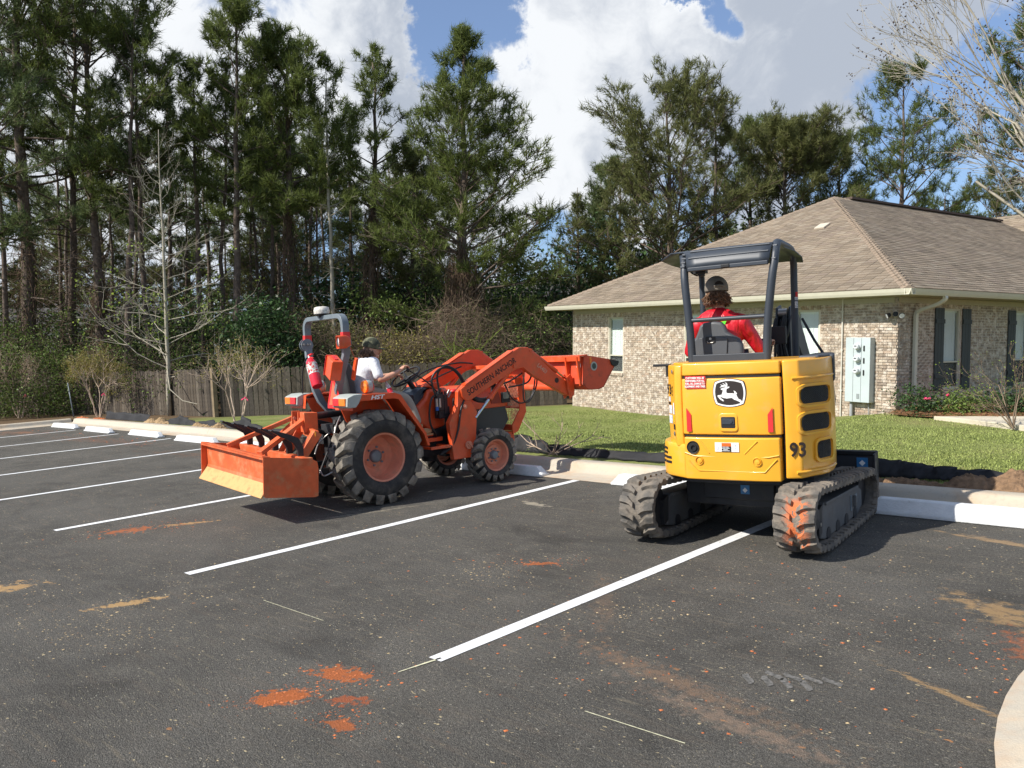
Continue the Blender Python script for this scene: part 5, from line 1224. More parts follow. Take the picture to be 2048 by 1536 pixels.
g = MB(); g.cyl(b, b + ax * .04, .02, n=12); obj('valve', g, M_BOLT, fe, smooth=40)
g = MB(); g.bar(b + ax * .045 + Vector((-.01, 0, 0)), b + ax * .07 + Vector((.10, 0, .0)), .03, .014); g.bar(b + ax * .03, b + ax * .01 + Vector((.09, 0, 0)), .02, .01); obj('handle', g, M_REDP, fe)
g = MB(); g.tube(spline([b + ax * .02, b + Vector((-.10, 0, .0)), b + Vector((-.20, 0, -.14)), b + Vector((-.235, 0, -.36)), b + Vector((-.24, 0, -.44))], 8), .009, 8); obj('hose', g, M_HOSE, fe, smooth=180)
g = MB(); ball(g, b + Vector((-.24, 0, -.455)), (.014, .014, .020)); obj('nozzle', g, M_WHITETXT, fe, smooth=180)
tb = on_tractor('tool_box', 'orange tool box tilted on the near leg of the tractor roll bar', 'tool box')
Rt = Matrix.Rotation(rad(22), 3, 'Y') @ Matrix.Rotation(rad(-10), 3, 'Z')
g = MB(); g.box((.36, -.37, 1.555), (.23, .13, .23), Rt); bx_ = obj('body', g, M_OR, tb, bevel=.014)
g = MB(); g.box(Vector((.36, -.37, 1.555)) + Rt @ Vector((-.075, -.01, 0)), (.006, .136, .236), Rt); g.box(Vector((.36, -.37, 1.555)) + Rt @ Vector((0, 0, .118)), (.12, .04, .014), Rt); obj('lid_rim', g, M_REDP, bx_)
g = MB(); g.box((.53, -.20, 1.53), (.05, .03, .26), Matrix.Rotation(rad(24), 3, 'Y')); g.bar((.49, -.22, 1.78), (.56, -.2, 1.62), .008, .008); obj('strap', g, M_OR, tb, bevel=.004)
bt = on_tractor('soda_bottle', 'clear plastic bottle with a red label beside the tractor driver', 'bottle')
g = MB(); g.lathe([(0, 0), (.028, 0), (.030, .02), (.030, .11), (.016, .16), (.012, .17), (.012, .19), (0, .19)], (.38, .36, 1.19), (-.45, -.15, .9), 18); bo = obj('bottle_body', g, mat('bottle_plastic', (.55, .52, .50), var=.3, vscale=40, rough=.12, coat=1), bt, smooth=50)
g = MB(); g.lathe([(.0315, .03), (.0315, .09)], (.38, .36, 1.19), (-.45, -.15, .9), 18); obj('bottle_label', g, mat('red_label', (.60, .02, .04), var=.6, vscale=60, rough=.4), bo, smooth=180)

# ------------------------------------------------------------ tractor driver
def driver():
    r = on_tractor('person', 'person in a white T-shirt and camouflage cap driving the orange tractor', 'person')
    hip = Vector((.02, .18, 1.24)); chest = Vector((.03, .20, 1.50)); neck = Vector((.04, .27, 1.655)); hd = Vector((.05, .325, 1.745))
    shR, shL = Vector((.215, .24, 1.585)), Vector((-.15, .26, 1.585)); elR, elL = Vector((.33, .24, 1.37)), Vector((-.24, .48, 1.38)); wrR, wrL = Vector((.375, .485, 1.465)), Vector((-.12, .70, 1.42))
    kR, kL = Vector((.22, .66, 1.13)), Vector((-.20, .66, 1.12)); anR, anL = Vector((.33, .74, .76)), Vector((-.24, .78, .74))
    ch = [[('hip', hip, .11), ('belly', hip.lerp(chest, .5), .10), ('chest', chest, .10), ('neck', neck, .052), ('hb', hd, .055)],
          [('chest', chest, 0), ('shR', shR, .030), ('uR', shR.lerp(elR, .5), .034), ('elR', elR, .042), ('fR', elR.lerp(wrR, .4), .040), ('Rw', wrR, .026)], [('chest', chest, 0), ('shL', shL, .062), ('elL', elL, .044), ('Lw', wrL, .026)],
          [('hip', hip, 0), ('thR', hip + Vector((.09, .06, -.04)), .095), ('kR', kR, .062), ('anR', anR, .040)], [('hip', hip, 0), ('thL', hip + Vector((-.09, .06, -.04)), .095), ('kL', kL, .062), ('anL', anL, .040)]]
    ch += [[(k.replace('Rhw', 'Rw'), p, rr) for k, p, rr in c] for c in [[(('Rw' if k == 'Rhw' else k), p, rr) for k, p, rr in c] for c in hand_chains('Rh', wrR, (.0, .55, .45), (0, .6, -.7), 1.0)]]
    ch += [[(('Lw' if k == 'Lhw' else k), p, rr) for k, p, rr in c] for c in hand_chains('Lh', wrL, (.1, .8, -.1), (0, .2, -1), 1.0)]
    skin_mesh('body', ch, M_SKIN, r, 2)
    M_TEE = mat('white_tee', (0.70, 0.71, 0.74), var=.05, vscale=8, rough=.9, bump=1.2, bscale=14)
    M_TR = mat('khaki_trousers', (0.34, 0.31, 0.25), var=.1, rough=.9)
    V_ = Vector
    garment('shirt', [[(hip + V_((0, 0, -.04)), (.15, .12, .08)), (hip, (.155, .120, .10)), (hip.lerp(chest, .5), (.155, .115, .12)), (chest, (.165, .112, .10)), (V_((.035, .235, 1.60)), (.13, .080, .055)), (V_((.04, .262, 1.645)), (.060, .058, .02))],
        [(shR + V_((-.05, 0, .0)), .070), (shR, .066), (shR.lerp(elR, .35), .060), (shR.lerp(elR, .72), .060)], [(shL + V_((.05, 0, .0)), .070), (shL, .066), (shL.lerp(elL, .35), .060), (shL.lerp(elL, .72), .060)]], M_TEE, r)
    g = MB(); g.prism([(-.055, 1.47), (.055, 1.47), (.05, 1.60), (-.05, 1.60)], 'y', 0, .002); lg = obj('shirt_print', g, mat('print_green', (.05, .45, .36), var=.2, vscale=30, rough=.9, dirt=(.6, .6, .6), dscale=26, dlo=.45, dhi=.55), r)
    lg.location = (.02, .045, -.035); lg.rotation_euler = (rad(3), 0, rad(0))
    tk = [[('hip', hip + Vector((0, .01, -.02)), .145), ('thR', hip + Vector((.09, .08, -.05)), .108), ('kR', kR, .078), ('anR', anR + Vector((0, 0, .03)), .062)], [('hip', hip, 0), ('thL', hip + Vector((-.09, .08, -.05)), .108), ('kL', kL, .078), ('anL', anL + Vector((0, 0, .03)), .062)]]
    skin_mesh('trousers', tk, M_TR, r, 2)
    for an in (anR, anL):
        g = MB(); ball(g, an + Vector((0, .06, -.05)), (.045, .13, .045)); g.box(an + Vector((0, .06, -.085)), (.08, .24, .02)); g.cyl(an + Vector((0, 0, .05)), an + Vector((0, 0, -.04)), .05, n=12); obj('boot', g, mat('tan_boot', (.42, .24, .12), var=.2, rough=.8), r, smooth=50)
    M_HAIR = mat('brown_hair', (.13, .07, .035), var=.5, vscale=30, rough=.6)
    M_CAMO = mat('camo_cap', (.13, .13, .075), var=.5, vscale=18, rough=.9, dirt=(.045, .05, .03), dscale=14, dlo=.5, dhi=.56)
    head_parts(r, hd + Vector((0, .0, .0)), rad(-38), rad(-8), M_HAIR, M_CAMO, False, 1.03)
driver()
# ============================================================ EXCAVATOR
M_YEL = mat('excavator_yellow', (0.82, 0.40, 0.030), var=0.04, vscale=3, rough=0.33, coat=0.35, spec=0.5, dirt=(0.62, 0.38, 0.13), dscale=7, dlo=.50, dhi=.95)
M_CHAR = mat('charcoal_paint', (0.035, 0.043, 0.055), var=0.1, vscale=6, rough=0.45)
M_BLK = mat('undercarriage_black', (0.014, 0.015, 0.018), var=0.25, vscale=7, rough=0.55, dirt=(0.07, 0.06, 0.05), dscale=5, dlo=.5, dhi=.85)
M_FRAME = mat('track_frame_grey', (0.085, 0.09, 0.095), var=0.2, vscale=5, rough=0.5, dirt=(0.15, 0.13, 0.11), dscale=4, dlo=.45, dhi=.8)
M_TRACK = mat('track_rubber', (0.095, 0.088, 0.078), var=0.3, vscale=10, rough=0.9, dirt=(0.22, 0.185, 0.145), dscale=6, dlo=.36, dhi=.68, bump=.8, bscale=60)
def clay_fn(N, pos, base):
    # red clay packed into the middle of this track's rear
    sx = N.n('ShaderNodeSeparateXYZ'); N.set(sx.inputs[0], pos)
    nz = N.noise(pos, 13, 6, .65)
    inx = N.smooth(N.math('ABSOLUTE', N.math('SUBTRACT', sx.outputs[0], .02)), .13, .02)
    iny = N.smooth(sx.outputs[1], -.93, -.99)
    v = N.math('MULTIPLY', N.math('MULTIPLY', inx, iny), N.smooth(nz, .50, .535))
    return N.mix(v, base, (.60, .16, .05))
M_TRACKC = mat('track_rubber_clay', (0.095, 0.088, 0.078), var=0.3, vscale=10, rough=0.9, dirt=(0.24, 0.20, 0.155), dscale=6, dlo=.34, dhi=.66, bump=.8, bscale=60, fn=clay_fn)
M_BLUE = mat('sticker_blue', (0.03, 0.17, 0.38), var=0.1, vscale=40, rough=.4)
M_INSIDE = mat('grille_dark', (0.012, 0.012, 0.012), var=0.2, rough=.6)
EXC = (3.03, 3.72, 0)
ex = thing('mini_excavator', 'yellow and black mini excavator on rubber tracks with an open canopy, seen from behind', 'excavator', EXC, rad(12))
# undercarriage turned a little less than the house
TR_ = rad(8 - 12)
uc = MB(); Rz = Matrix.Rotation(TR_, 3, 'Z')
def track(side):
    cx = side * .635; hw = .15; L = .80; r = .235; zc = .245 + .015; sag = .0
    # closed path of the belt (y,z); the rear idler is a touch higher
    path = []; n_arc = 16; rf = .195; zf = .225
    def ring(off):
        pts = []
        for k in range(n_arc + 1):
            a = rad(-90 - 180 * k / n_arc); pts.append((-L + (r + off) * math.cos(a), zc + .03 + (r + off - .01) * math.sin(a)))
        for k in range(1, 12): t = k / 12; pts.append((-L + 2 * L * t, (zc + r + .02) * (1 - t) + (zf + rf - .01) * t + off))
        for k in range(n_arc + 1):
            a = rad(90 - 180 * k / n_arc); pts.append((L + (rf - .01 + off) * math.cos(a), zf + (rf - .01 + off) * math.sin(a)))
        for k in range(1, 12): t = k / 12; pts.append((L - 2 * L * t * .96, zc - r - off + .012))
        return pts
    o_, i_ = ring(0.0), ring(-.03); n = len(o_); vs = []
    for (y, z) in o_: vs += [(-hw, y, z), (-hw * .8, y, z + 0), (hw * .8, y, z), (hw, y, z)]
    for (y, z) in i_: vs += [(-hw, y, z), (hw, y, z)]
    b = MB(); fs = []
    for i in range(n):
        j = (i + 1) % n
        for q in range(3): fs.append((4 * i + q, 4 * i + q + 1, 4 * j + q + 1, 4 * j + q))
        fs.append((4 * n + 2 * i, 4 * n + 2 * j, 4 * n + 2 * j + 1, 4 * n + 2 * i + 1)); fs.append((4 * i, 4 * j, 4 * n + 2 * j, 4 * n + 2 * i)); fs.append((4 * i + 3, 4 * n + 2 * i + 1, 4 * n + 2 * j + 1, 4 * j + 3))
    b.add(vs, fs)
    tm = M_TRACKC if side > 0 else M_TRACK
    to = obj('track', b, tm, ex, smooth=50); to.location = Rz @ Vector((cx, 0, 0)); to.rotation_euler = (0, 0, TR_)
    # lug pads: measure along the outer ring
    pts = [Vector((0, y, z)) for y, z in o_]; seg = [(pts[i], pts[(i + 1) % n]) for i in range(n)]; lens = [(b_ - a_).length for a_, b_ in seg]; T = sum(lens)
    def at(s):
        s %= T; i = 0
        while s > lens[i]: s -= lens[i]; i += 1
        a_, b_ = seg[i]; return a_.lerp(b_, s / lens[i])
    N_ = 44; g = MB(); g2 = MB(); pitch = T / N_; c0 = Vector((0, 0, zc))
    for i in range(N_):
        for s in (-1, 1):
            vs = []; s0 = (i + (.5 if s > 0 else 0)) * pitch; K = 5
            for k in range(K):
                t = k / (K - 1); x = s * (.022 + (hw - .020) * t); sh = (.55 * t if t < .5 else .275 + .1 * (t - .5)) * pitch * 1.5; wd = pitch * (.20 + .10 * (t > .4))
                hgt = .030 if t < .9 else .018
                for ds, hh in ((-wd * 1.25, -.004), (-wd * .8, hgt), (wd * .8, hgt), (wd * 1.25, -.004)):
                    p = at(s0 + sh + ds); q_ = at(s0 + sh + ds + .01); tng = (q_ - p).normalized(); nr_ = Vector((0, tng.z, -tng.y))
                    if nr_.dot(p - Vector((0, max(-L, min(L, p.y)), zc))) < 0: nr_ = -nr_
                    vs.append((x, p.y + nr_.y * hh, p.z + nr_.z * hh))
            g.add(vs, [(4 * k + j, 4 * k + 4 + j, 4 * k + 5 + j, 4 * k + 1 + j) for k in range(K - 1) for j in range(3)] + [(0, 1, 2, 3), (4 * K - 4, 4 * K - 1, 4 * K - 2, 4 * K - 3)])
        # ribs along both belt edges inside
        p = at(i * pitch); q_ = at(i * pitch + pitch * .45); 
        tng = (q_ - p).normalized(); nr_ = Vector((0, tng.z, -tng.y))
        if nr_.dot(p - Vector((0, max(-L, min(L, p.y)), zc))) < 0: nr_ = -nr_
        for x in (-hw + .02, hw - .02):
            a_, b_ = p - nr_ * .03, q_ - nr_ * .03
            g2.add([(x - .018, a_.y, a_.z), (x + .018, a_.y, a_.z), (x + .018, b_.y, b_.z), (x - .018, b_.y, b_.z), (x - .018, a_.y - nr_.y * .012, a_.z - nr_.z * .012), (x + .018, a_.y - nr_.y * .012, a_.z - nr_.z * .012), (x + .018, b_.y - nr_.y * .012, b_.z - nr_.z * .012), (x - .018, b_.y - nr_.y * .012, b_.z - nr_.z * .012)], [(0, 1, 2, 3), (4, 7, 6, 5), (0, 4, 5, 1), (2, 6, 7, 3), (0, 3, 7, 4), (1, 5, 6, 2)])
    obj('track_lug', g, tm, to, kind='stuff', bevel=.003); obj('track_rib', g2, tm, to, kind='stuff')
    sd = side
    g = MB(); g.prism([(-.62, .10), (-.58, .30), (-.52, .36), (.50, .325), (.66, .26), (.66, .12), (.5, .075), (-.5, .075)], 'x', -.075, .075); g.prism([(-.50, .335), (.50, .305), (.50, .33), (-.50, .362)], 'x', -.09, .09); g.box((sd * .10, .32, .22), (.03, .03, .10)); fr = obj('track_frame', g, M_FRAME, to, bevel=.008)
    g = MB(); g.box((sd * .078, .42, .22), (.004, .12, .08)); g.box((sd * .078, .28, .21), (.004, .04, .13)); obj('frame_plate', g, M_GREYP, fr)
    g = MB(); g.lathe([(0, -.05), (.19, -.05), (.198, -.03), (.198, .03), (.19, .05), (0, .05)], (0, -.80, zc + .03), (1, 0, 0), 32); g.lathe([(0, sd * .05), (.09, sd * .06), (.08, sd * .10), (0, sd * .11)], (0, -.80, zc + .03), (1, 0, 0), 24); g.prism([(-.70, .12), (-.62, .15), (-.60, .36), (-.70, .33)], 'x', -.085, .085); idl = obj('drive_wheel', g, M_BLK, to, smooth=35)
    g = MB()
    for k in range(6): a = k * math.pi / 3 + .3; g.cyl((sd * .045, -.80 + .14 * math.cos(a), zc + .03 + .14 * math.sin(a)), (sd * .062, -.80 + .14 * math.cos(a), zc + .03 + .14 * math.sin(a)), .011, n=6)
    g.cyl((sd * .05, -.66, .22), (sd * .09, -.66, .22), .016, n=6); obj('bolt', g, M_BOLT, idl)
    g = MB(); g.lathe([(0, -.045), (.135, -.045), (.145, 0), (.135, .045), (0, .045)], (0, .80, .225), (1, 0, 0), 32); obj('idler', g, M_BLK, to, smooth=35)
    for y in (-.42, -.15, .12, .40):
        g = MB(); g.lathe([(0, -.08), (.055, -.08), (.06, -.05), (.045, -.03), (.045, .03), (.06, .05), (.055, .08), (0, .08)], (0, y, .10), (1, 0, 0), 18); obj('roller', g, M_BLK, to, smooth=40)
track(1); track(-1)
g = MB(); g.box((0, 0, .36), (.95, .80, .20)); g.box((0, .1, .34), (.55, .9, .12)); g.box((0, -.40, .40), (.60, .06, .16)); g.lathe([(.0, 0), (.34, 0), (.34, .10), (0, .10)], (0, 0, .46), (0, 0, 1), 32)
car = obj('undercarriage', g, M_BLK, ex, bevel=.012, rot=(0, 0, TR_))
g = MB(); g.box((.06, -.433, .41), (.075, .004, .075)); st = obj('sticker', g, M_BLUE, car)
g = MB(); g.box((.06, -.436, .405), (.03, .003, .03), Matrix.Rotation(rad(45), 3, 'Y')); obj('sticker_mark', g, M_WHITETXT, st)
g = MB()
for s in (1, -1): g.bar((s * .34, .5, .30), (s * .34, 1.22, .30), .08, .12)
g.prism([(1.22, .20), (1.20, .30), (1.24, .44), (1.30, .52), (1.33, .52), (1.28, .40), (1.25, .28), (1.27, .19)], 'x', -.77, .71); g.box((-.03, 1.29, .50), (1.48, .07, .035)); g.prism([(1.18, .19), (1.17, .50), (1.32, .52), (1.32, .19)], 'x', .700, .716); g.prism([(1.18, .19), (1.17, .50), (1.32, .52), (1.32, .19)], 'x', -.776, -.76)
bl = obj('dozer_blade', g, M_BLK, ex, bevel=.004, rot=(0, 0, TR_))
g = MB(); g.box((.60, 1.196, .42), (.10, .004, .09)); st = obj('sticker', g, M_BLUE, bl); g = MB(); g.box((.60, 1.192, .415), (.04, .003, .04), Matrix.Rotation(rad(45), 3, 'Y')); obj('sticker_mark', g, M_WHITETXT, st); g = MB(); g.box((.625, 1.196, .335), (.06, .004, .035)); obj('sticker', g, M_AMBER, bl)
g = MB(); g.prism([(1.16, .19), (1.19, .50), (1.21, .50), (1.20, .19)], 'x', .716, .722); obj('pale_edge', g, M_TREAD, bl)  # paler strip along the right end of the blade

# upper structure: plan outline with rounded tail
def tail(x):     # rear surface y at a given x
    return -.79 + .52 * max(0, abs(x + .0) - .18) ** 2 * (1.0) + (0 if abs(x) < .55 else 2.6 * (abs(x) - .55) ** 2)
def shell(name, x0, x1, z0, z1, m, nx=12, depth=.06, inset=0.0, bulge=.012, parent=ex, bev=.012, rim=None, zc=None, xr=None, nz=6):
    """a curved body panel following the tail between x0..x1, z0..z1, with real thickness"""
    g = MB(); vs = []
    for j in range(nz + 1):
        v = j / nz; z = z0 + (z1 - z0) * v
        for i in range(nx + 1):
            u = i / nx; x = x0 + (x1 - x0) * u
            b_ = bulge * math.sin(math.pi * u) ** .5 * math.sin(math.pi * v) ** .5 if 0 < u < 1 and 0 < v < 1 else 0
            vs.append((x, tail(x) + inset - b_ - .012 * math.sin(math.pi * (z - .5) / 1.0), z))
    for j in range(nz + 1):
        v = j / nz; z = z0 + (z1 - z0) * v
        for i in range(nx + 1):
            x = x0 + (x1 - x0) * i / nx; vs.append((x * (1 - .0), tail(x) + inset + depth, z))
    W1 = nx + 1; o = W1 * (nz + 1); fs = []
    for j in range(nz):
        for i in range(nx):
            a = j * W1 + i; fs.append((a, a + 1, a + W1 + 1, a + W1)); fs.append((o + a, o + a + W1, o + a + W1 + 1, o + a + 1))
    for i in range(nx): fs.append((i, o + i, o + i + 1, i + 1)); a = nz * W1 + i; fs.append((a, a + 1, o + a + 1, o + a))
    for j in range(nz): a = j * W1; fs.append((a, a + W1, o + a + W1, o + a)); a += nx; fs.append((a, o + a, o + a + W1, a + W1))
    g.add(vs, fs)
    o_ = obj(name, g, m, parent, bevel=bev, smooth=30); return o_
# dark inner core
plan = [(-.56, -.52), (-.35, -.70), (.38, -.70), (.60, -.54), (.66, -.30), (.56, .40), (.30, .55), (-.45, .62), (-.60, .40), (-.60, -.35)]
g = MB(); g.prism(plan, 'z', .53, 1.40); obj('body_core', g, M_INSIDE, ex)
g = MB(); g.prism([(x * 1.0, y * 1.0) for x, y in plan], 'z', .50, .56); obj('deck_plate', g, M_BLK, ex, bevel=.01)
shell('engine_cowl', -.345, .425, 1.375, 1.475, M_YEL, bulge=.004)
hood_ = shell('engine_door', -.350, .428, .905, 1.352, M_YEL, bulge=.010, nx=16, nz=10)
cw = shell('counterweight', -.340, .415, .545, .885, M_YEL, bulge=.004, inset=-.02, depth=.12)
g = MB(); g.prism([(-.345, -.72), (.425, -.72), (.60, -.52), (.60, .05), (-.50, .05), (-.52, -.50)], 'z', 1.44, 1.478); obj('cowl_top', g, M_YEL, ex, bevel=.012)
# seams are dark gaps, each lined with a dark strip
shell('seam_strip', -.34, .42, 1.353, 1.372, M_INSIDE, inset=.012, depth=.02, bulge=0, bev=0)
shell('seam_strip', -.34, .42, .886, .903, M_INSIDE, inset=.012, depth=.02, bulge=0, bev=0)
# right side housing, wrapping forward
def side_panel(name, pts, z0, z1, m, lean=0.0, bev=.014, holes=None):
    g = MB(); n = len(pts); nz = 8; vs = []
    for j in range(nz + 1):
        v = j / nz; z = z0 + (z1 - z0) * v; k = 1 - .05 * max(0, v - .88) / .12 - lean * (1 - v) * 0
        sh = -.030 * abs(v - .45) ** 2
        for p in pts: vs.append((p[0] + sh * (1 if p[0] > 0 else -1), p[1] - sh * .5, z))
    fs = [(j * n + i, j * n + i + 1, (j + 1) * n + i + 1, (j + 1) * n + i) for j in range(nz) for i in range(n - 1)]
    g.add(vs, fs); o = obj(name, g, m, ex, smooth=35); s = o.modifiers.new('t', 'SOLIDIFY'); s.thickness = .035; s.offset = -1
    b = o.modifiers.new('b', 'BEVEL'); b.width = bev; b.segments = 3; b.limit_method = 'ANGLE'; b.angle_limit = rad(40)
    return o
def arc(cx, cy, r, a0, a1, n): return [(cx + r * math.cos(rad(a0 + (a1 - a0) * k / n)), cy + r * math.sin(rad(a0 + (a1 - a0) * k / n))) for k in range(n + 1)]
rs = [(.448, tail(.448)), (.50, tail(.50) - .004), (.56, tail(.56) - .004)] + [(.62, -.575), (.668, -.49), (.695, -.40), (.702, -.28), (.690, -.12), (.655, .10), (.595, .42)]
rp = side_panel('side_housing', rs, .565, 1.475, M_YEL)
g = MB(); g.prism([(.448, -.66), (.56, -.61), (.64, -.50), (.672, -.36), (.655, -.05), (.57, .42), (.448, .42)], 'z', 1.43, 1.468); obj('housing_top', g, M_YEL, ex, bevel=.012)
g = MB(); g.prism([(.46, -.30), (.62, -.30), (.672, -.20), (.640, .10), (.59, .42), (.46, .42)], 'z', 1.462, 1.492); g.prism([(.660, -.12), (.700, -.12), (.665, .10), (.605, .42), (.57, .42)], 'z', 1.27, 1.49); obj('tank_cover', g, M_CHAR, ex, bevel=.014)
# louvred openings in the housing, each a dark mesh in a raised rim
def frame_at(y_hint, x_hint): pass
def housing_point(s):   # s along the rear corner, 0..1
    P_ = [Vector((x, y, 0)) for x, y in rs[:8]]; L_ = [0]
    for a_, b_ in zip(P_[:-1], P_[1:]): L_.append(L_[-1] + (b_ - a_).length)
    d = s * L_[-1]
    for i in range(len(L_) - 1):
        if d <= L_[i + 1] + 1e-9:
            t = (d - L_[i]) / (L_[i + 1] - L_[i]); p = P_[i].lerp(P_[i + 1], t); tg = (P_[i + 1] - P_[i]).normalized(); return p, Vector((tg.y, -tg.x, 0))
    return P_[-1], Vector((1, 0, 0))
def patch(name, s0, s1, z0, z1, off, m, parent, depth=.01, r=.25, n=14, nz=8, rimonly=False, w_=.012):
    """rounded patch hugging the housing"""
    loop = []
    for (u, v) in rounded(1, 1, r, 5): loop.append((u + .5, v + .5))
    lp_ = []
    for q_ in range(len(loop)):
        (a0, b0), (a1, b1) = loop[q_], loop[(q_ + 1) % len(loop)]; m__ = 6 if abs(a1 - a0) > .3 else 1
        lp_ += [(a0 + (a1 - a0) * t / m__, b0 + (b1 - b0) * t / m__) for t in range(m__)]
    loop = lp_
    def P3(u, v, o_):
        p, nr_ = housing_point(s0 + (s1 - s0) * u); z = z0 + (z1 - z0) * v; return Vector((p.x + nr_.x * o_, p.y + nr_.y * o_, z))
    g = MB(); k = len(loop)
    if rimonly:
        inn = [(.5 + (u - .5) * (1 - w_ / .12), .5 + (v - .5) * (1 - w_ / .05)) for u, v in loop]
        a = [P3(u, v, .0) for u, v in loop]; b = [P3(.5 + (u - .5) * .985, .5 + (v - .5) * .97, off) for u, v in loop]; c = [P3(u, v, off) for u, v in inn]; d = [P3(u, v, -.012) for u, v in inn]
        g.add(a + b + c + d, [(j * k + i, j * k + (i + 1) % k, (j + 1) * k + (i + 1) % k, (j + 1) * k + i) for j in range(3) for i in range(k)])
    else:
        nu, nv = 20, 6; vs = []; rr = .16
        for a_ in range(nu + 1):
            u = a_ / nu; e = min(u, 1 - u); dv = 0 if e >= rr else .34 * (1 - math.sqrt(max(0, 1 - ((rr - e) / rr) ** 2)))
            vs += [P3(u, dv + (1 - 2 * dv) * b_ / nv, off) for b_ in range(nv + 1)]
        fs = [(a_ * (nv + 1) + b_, (a_ + 1) * (nv + 1) + b_, (a_ + 1) * (nv + 1) + b_ + 1, a_ * (nv + 1) + b_ + 1) for a_ in range(nu) for b_ in range(nv)]
        g.add(vs, fs)
    return obj(name, g, m, parent, smooth=40), P3
M_MESHG = mat('grille_wire', (0.05, 0.05, 0.05), var=0, rough=.4, metal=.5)
for (s0, s1, z0, z1) in ((.16, .64, 1.135, 1.262), (.16, .64, .925, 1.052), (.41, .67, .70, .835)):
    patch('vent_rim', s0 - .045, s1 + .045, z0 - .035, z1 + .028, .016, M_YEL, rp, rimonly=True, w_=.012)
    v_, P3 = patch('vent_opening', s0, s1, z0, z1, .004, M_INSIDE, rp)
    g = MB(); W_ = (s1 - s0) * .62; H_2 = z1 - z0
    nw = int(W_ / .018)
    for sg in (1, -1):
        for k in range(-int(H_2 / .018) - 1, nw + int(H_2 / .018) + 2):
            ua = k / nw; ub = ua + sg * H_2 / W_; pts = []
            for t in (0, .2, .4, .6, .8, 1):
                u = ua + (ub - ua) * t
                if .02 < u < .98 and not ((u < .12 or u > .88) and (t < .12 or t > .88)): pts.append(P3(u, .03 + .94 * t, .006))
            if len(pts) > 1: g.tube(pts, .0016, 3, caps=False)
    obj('vent_mesh', g, M_MESHG, v_)
g = MB(); 
for (sa, sb, z, hh) in ((.08, .86, 1.335, .014), (.10, .86, .615, .016)):
    pts = []
    for k in range(9):
        p, nr_ = housing_point(sa + (sb - sa) * k / 8); pts.append(p + nr_ * .003 + Vector((0, 0, z)))
    g.tube(pts, hh * .8, 8)
obj('pressed_ridge', g, M_YEL, rp, smooth=60, kind='stuff')
g = MB(); g.box((.436, -.70, 1.0), (.016, .05, .88)); obj('door_gap', g, M_INSIDE, ex)
# left side housing and lower bulge with slots
ls = [(-.36, tail(-.36) + .004), (-.42, tail(-.42)), (-.48, -.665), (-.535, -.60), (-.575, -.50), (-.600, -.36), (-.61, -.15), (-.61, .30)]
lp = side_panel('side_housing', ls, .80, 1.462, M_YEL)
ll = [(-.345, tail(-.345) - .022), (-.44, -.735), (-.53, -.675), (-.60, -.58), (-.645, -.46), (-.665, -.30), (-.67, .0), (-.67, .50)]
lb = side_panel('lower_housing', ll, .545, .825, M_YEL)
g = MB(); g.prism([(p[0] * .985, p[1] * .985) for p in ll] + [(-.36, .5)], 'z', .79, .826); obj('lower_housing_top', g, M_YEL, ex, bevel=.015)
def lpt(pts_, s):
    P_ = [Vector((x, y, 0)) for x, y in pts_]; L_ = [0]
    for a_, b_ in zip(P_[:-1], P_[1:]): L_.append(L_[-1] + (b_ - a_).length)
    d = s
    for i in range(len(L_) - 1):
        if d <= L_[i + 1]:
            t = (d - L_[i]) / (L_[i + 1] - L_[i]); return P_[i].lerp(P_[i + 1], t), Vector((-(P_[i + 1] - P_[i]).y, (P_[i + 1] - P_[i]).x, 0)).normalized()
    return P_[-1], Vector((-1, 0, 0))
def decal(name, pts_, sa, sb, z0, z1, off, m, parent):
    g = MB(); vs = []; K = 6
    for k in range(K + 1):
        p, nr_ = lpt(pts_, sa + (sb - sa) * k / K)
        if nr_.dot(Vector((p.x, p.y, 0))) < 0: nr_ = -nr_
        for z in (z0, z1): vs.append((p.x + nr_.x * off, p.y + nr_.y * off, z))
    g.add(vs, [(2 * k, 2 * k + 1, 2 * k + 3, 2 * k + 2) for k in range(K)]); return obj(name, g, m, parent)
for r_, (z, wds) in enumerate(((.775, (.05,)), (.738, (.05,)), (.700, (.11,)), (.662, (.11,)))):
    decal('cooling_slot', ll, .30, .385, z - .011, z + .011, .003, M_INSIDE, lb)
    decal('cooling_slot', ll, .285 - wds[0], .285, z - .011, z + .011, .003, M_INSIDE, lb)
M_PAPER = mat('sticker_paper', (.72, .73, .72), var=.25, vscale=60, rough=.5, dirt=(.35, .38, .42), dscale=60, dlo=.5, dhi=.56)
for (sa, sb, z0, z1, m_) in ((.20, .245, 1.16, 1.20, M_PAPER), (.17, .245, 1.06, 1.13, M_PAPER), (.17, .25, .98, 1.05, M_PAPER), (.09, .135, 1.06, 1.155, M_WHITETXT), (.09, .135, .995, 1.055, mat('sticker_yellow', (.80, .55, .02), var=.1, rough=.5)), (.09, .14, .935, .98, M_BLACKTXT), (.20, .25, 1.135, 1.155, M_BLACKTXT)):
    decal('sticker', ls, sa, sb, z0, z1, .003, m_, lp)
g = MB()
for z in (1.41, .90, 1.10):
    p, nr_ = lpt(ls, .12 if z != 1.10 else .25); nr_ = -nr_ if nr_.dot(p) < 0 else nr_
    if z != 1.10: g.lathe([(.02, 0), (.014, .004), (0, .004)], (p.x + nr_.x * .003, p.y + nr_.y * .003, z), nr_, 14)
obj('bolt', g, M_BOLT, lp, smooth=40)
text('number', '93', .115, M_BLACKTXT, ex, (-.494, -.682, 1.262), (rad(90), 0, rad(-49)), sx=.80, bold=.003)
text('number', '93', .150, M_BLACKTXT, ex, (.535, -.736, .785), (rad(90), 0, rad(24)), sx=.85, bold=.004)
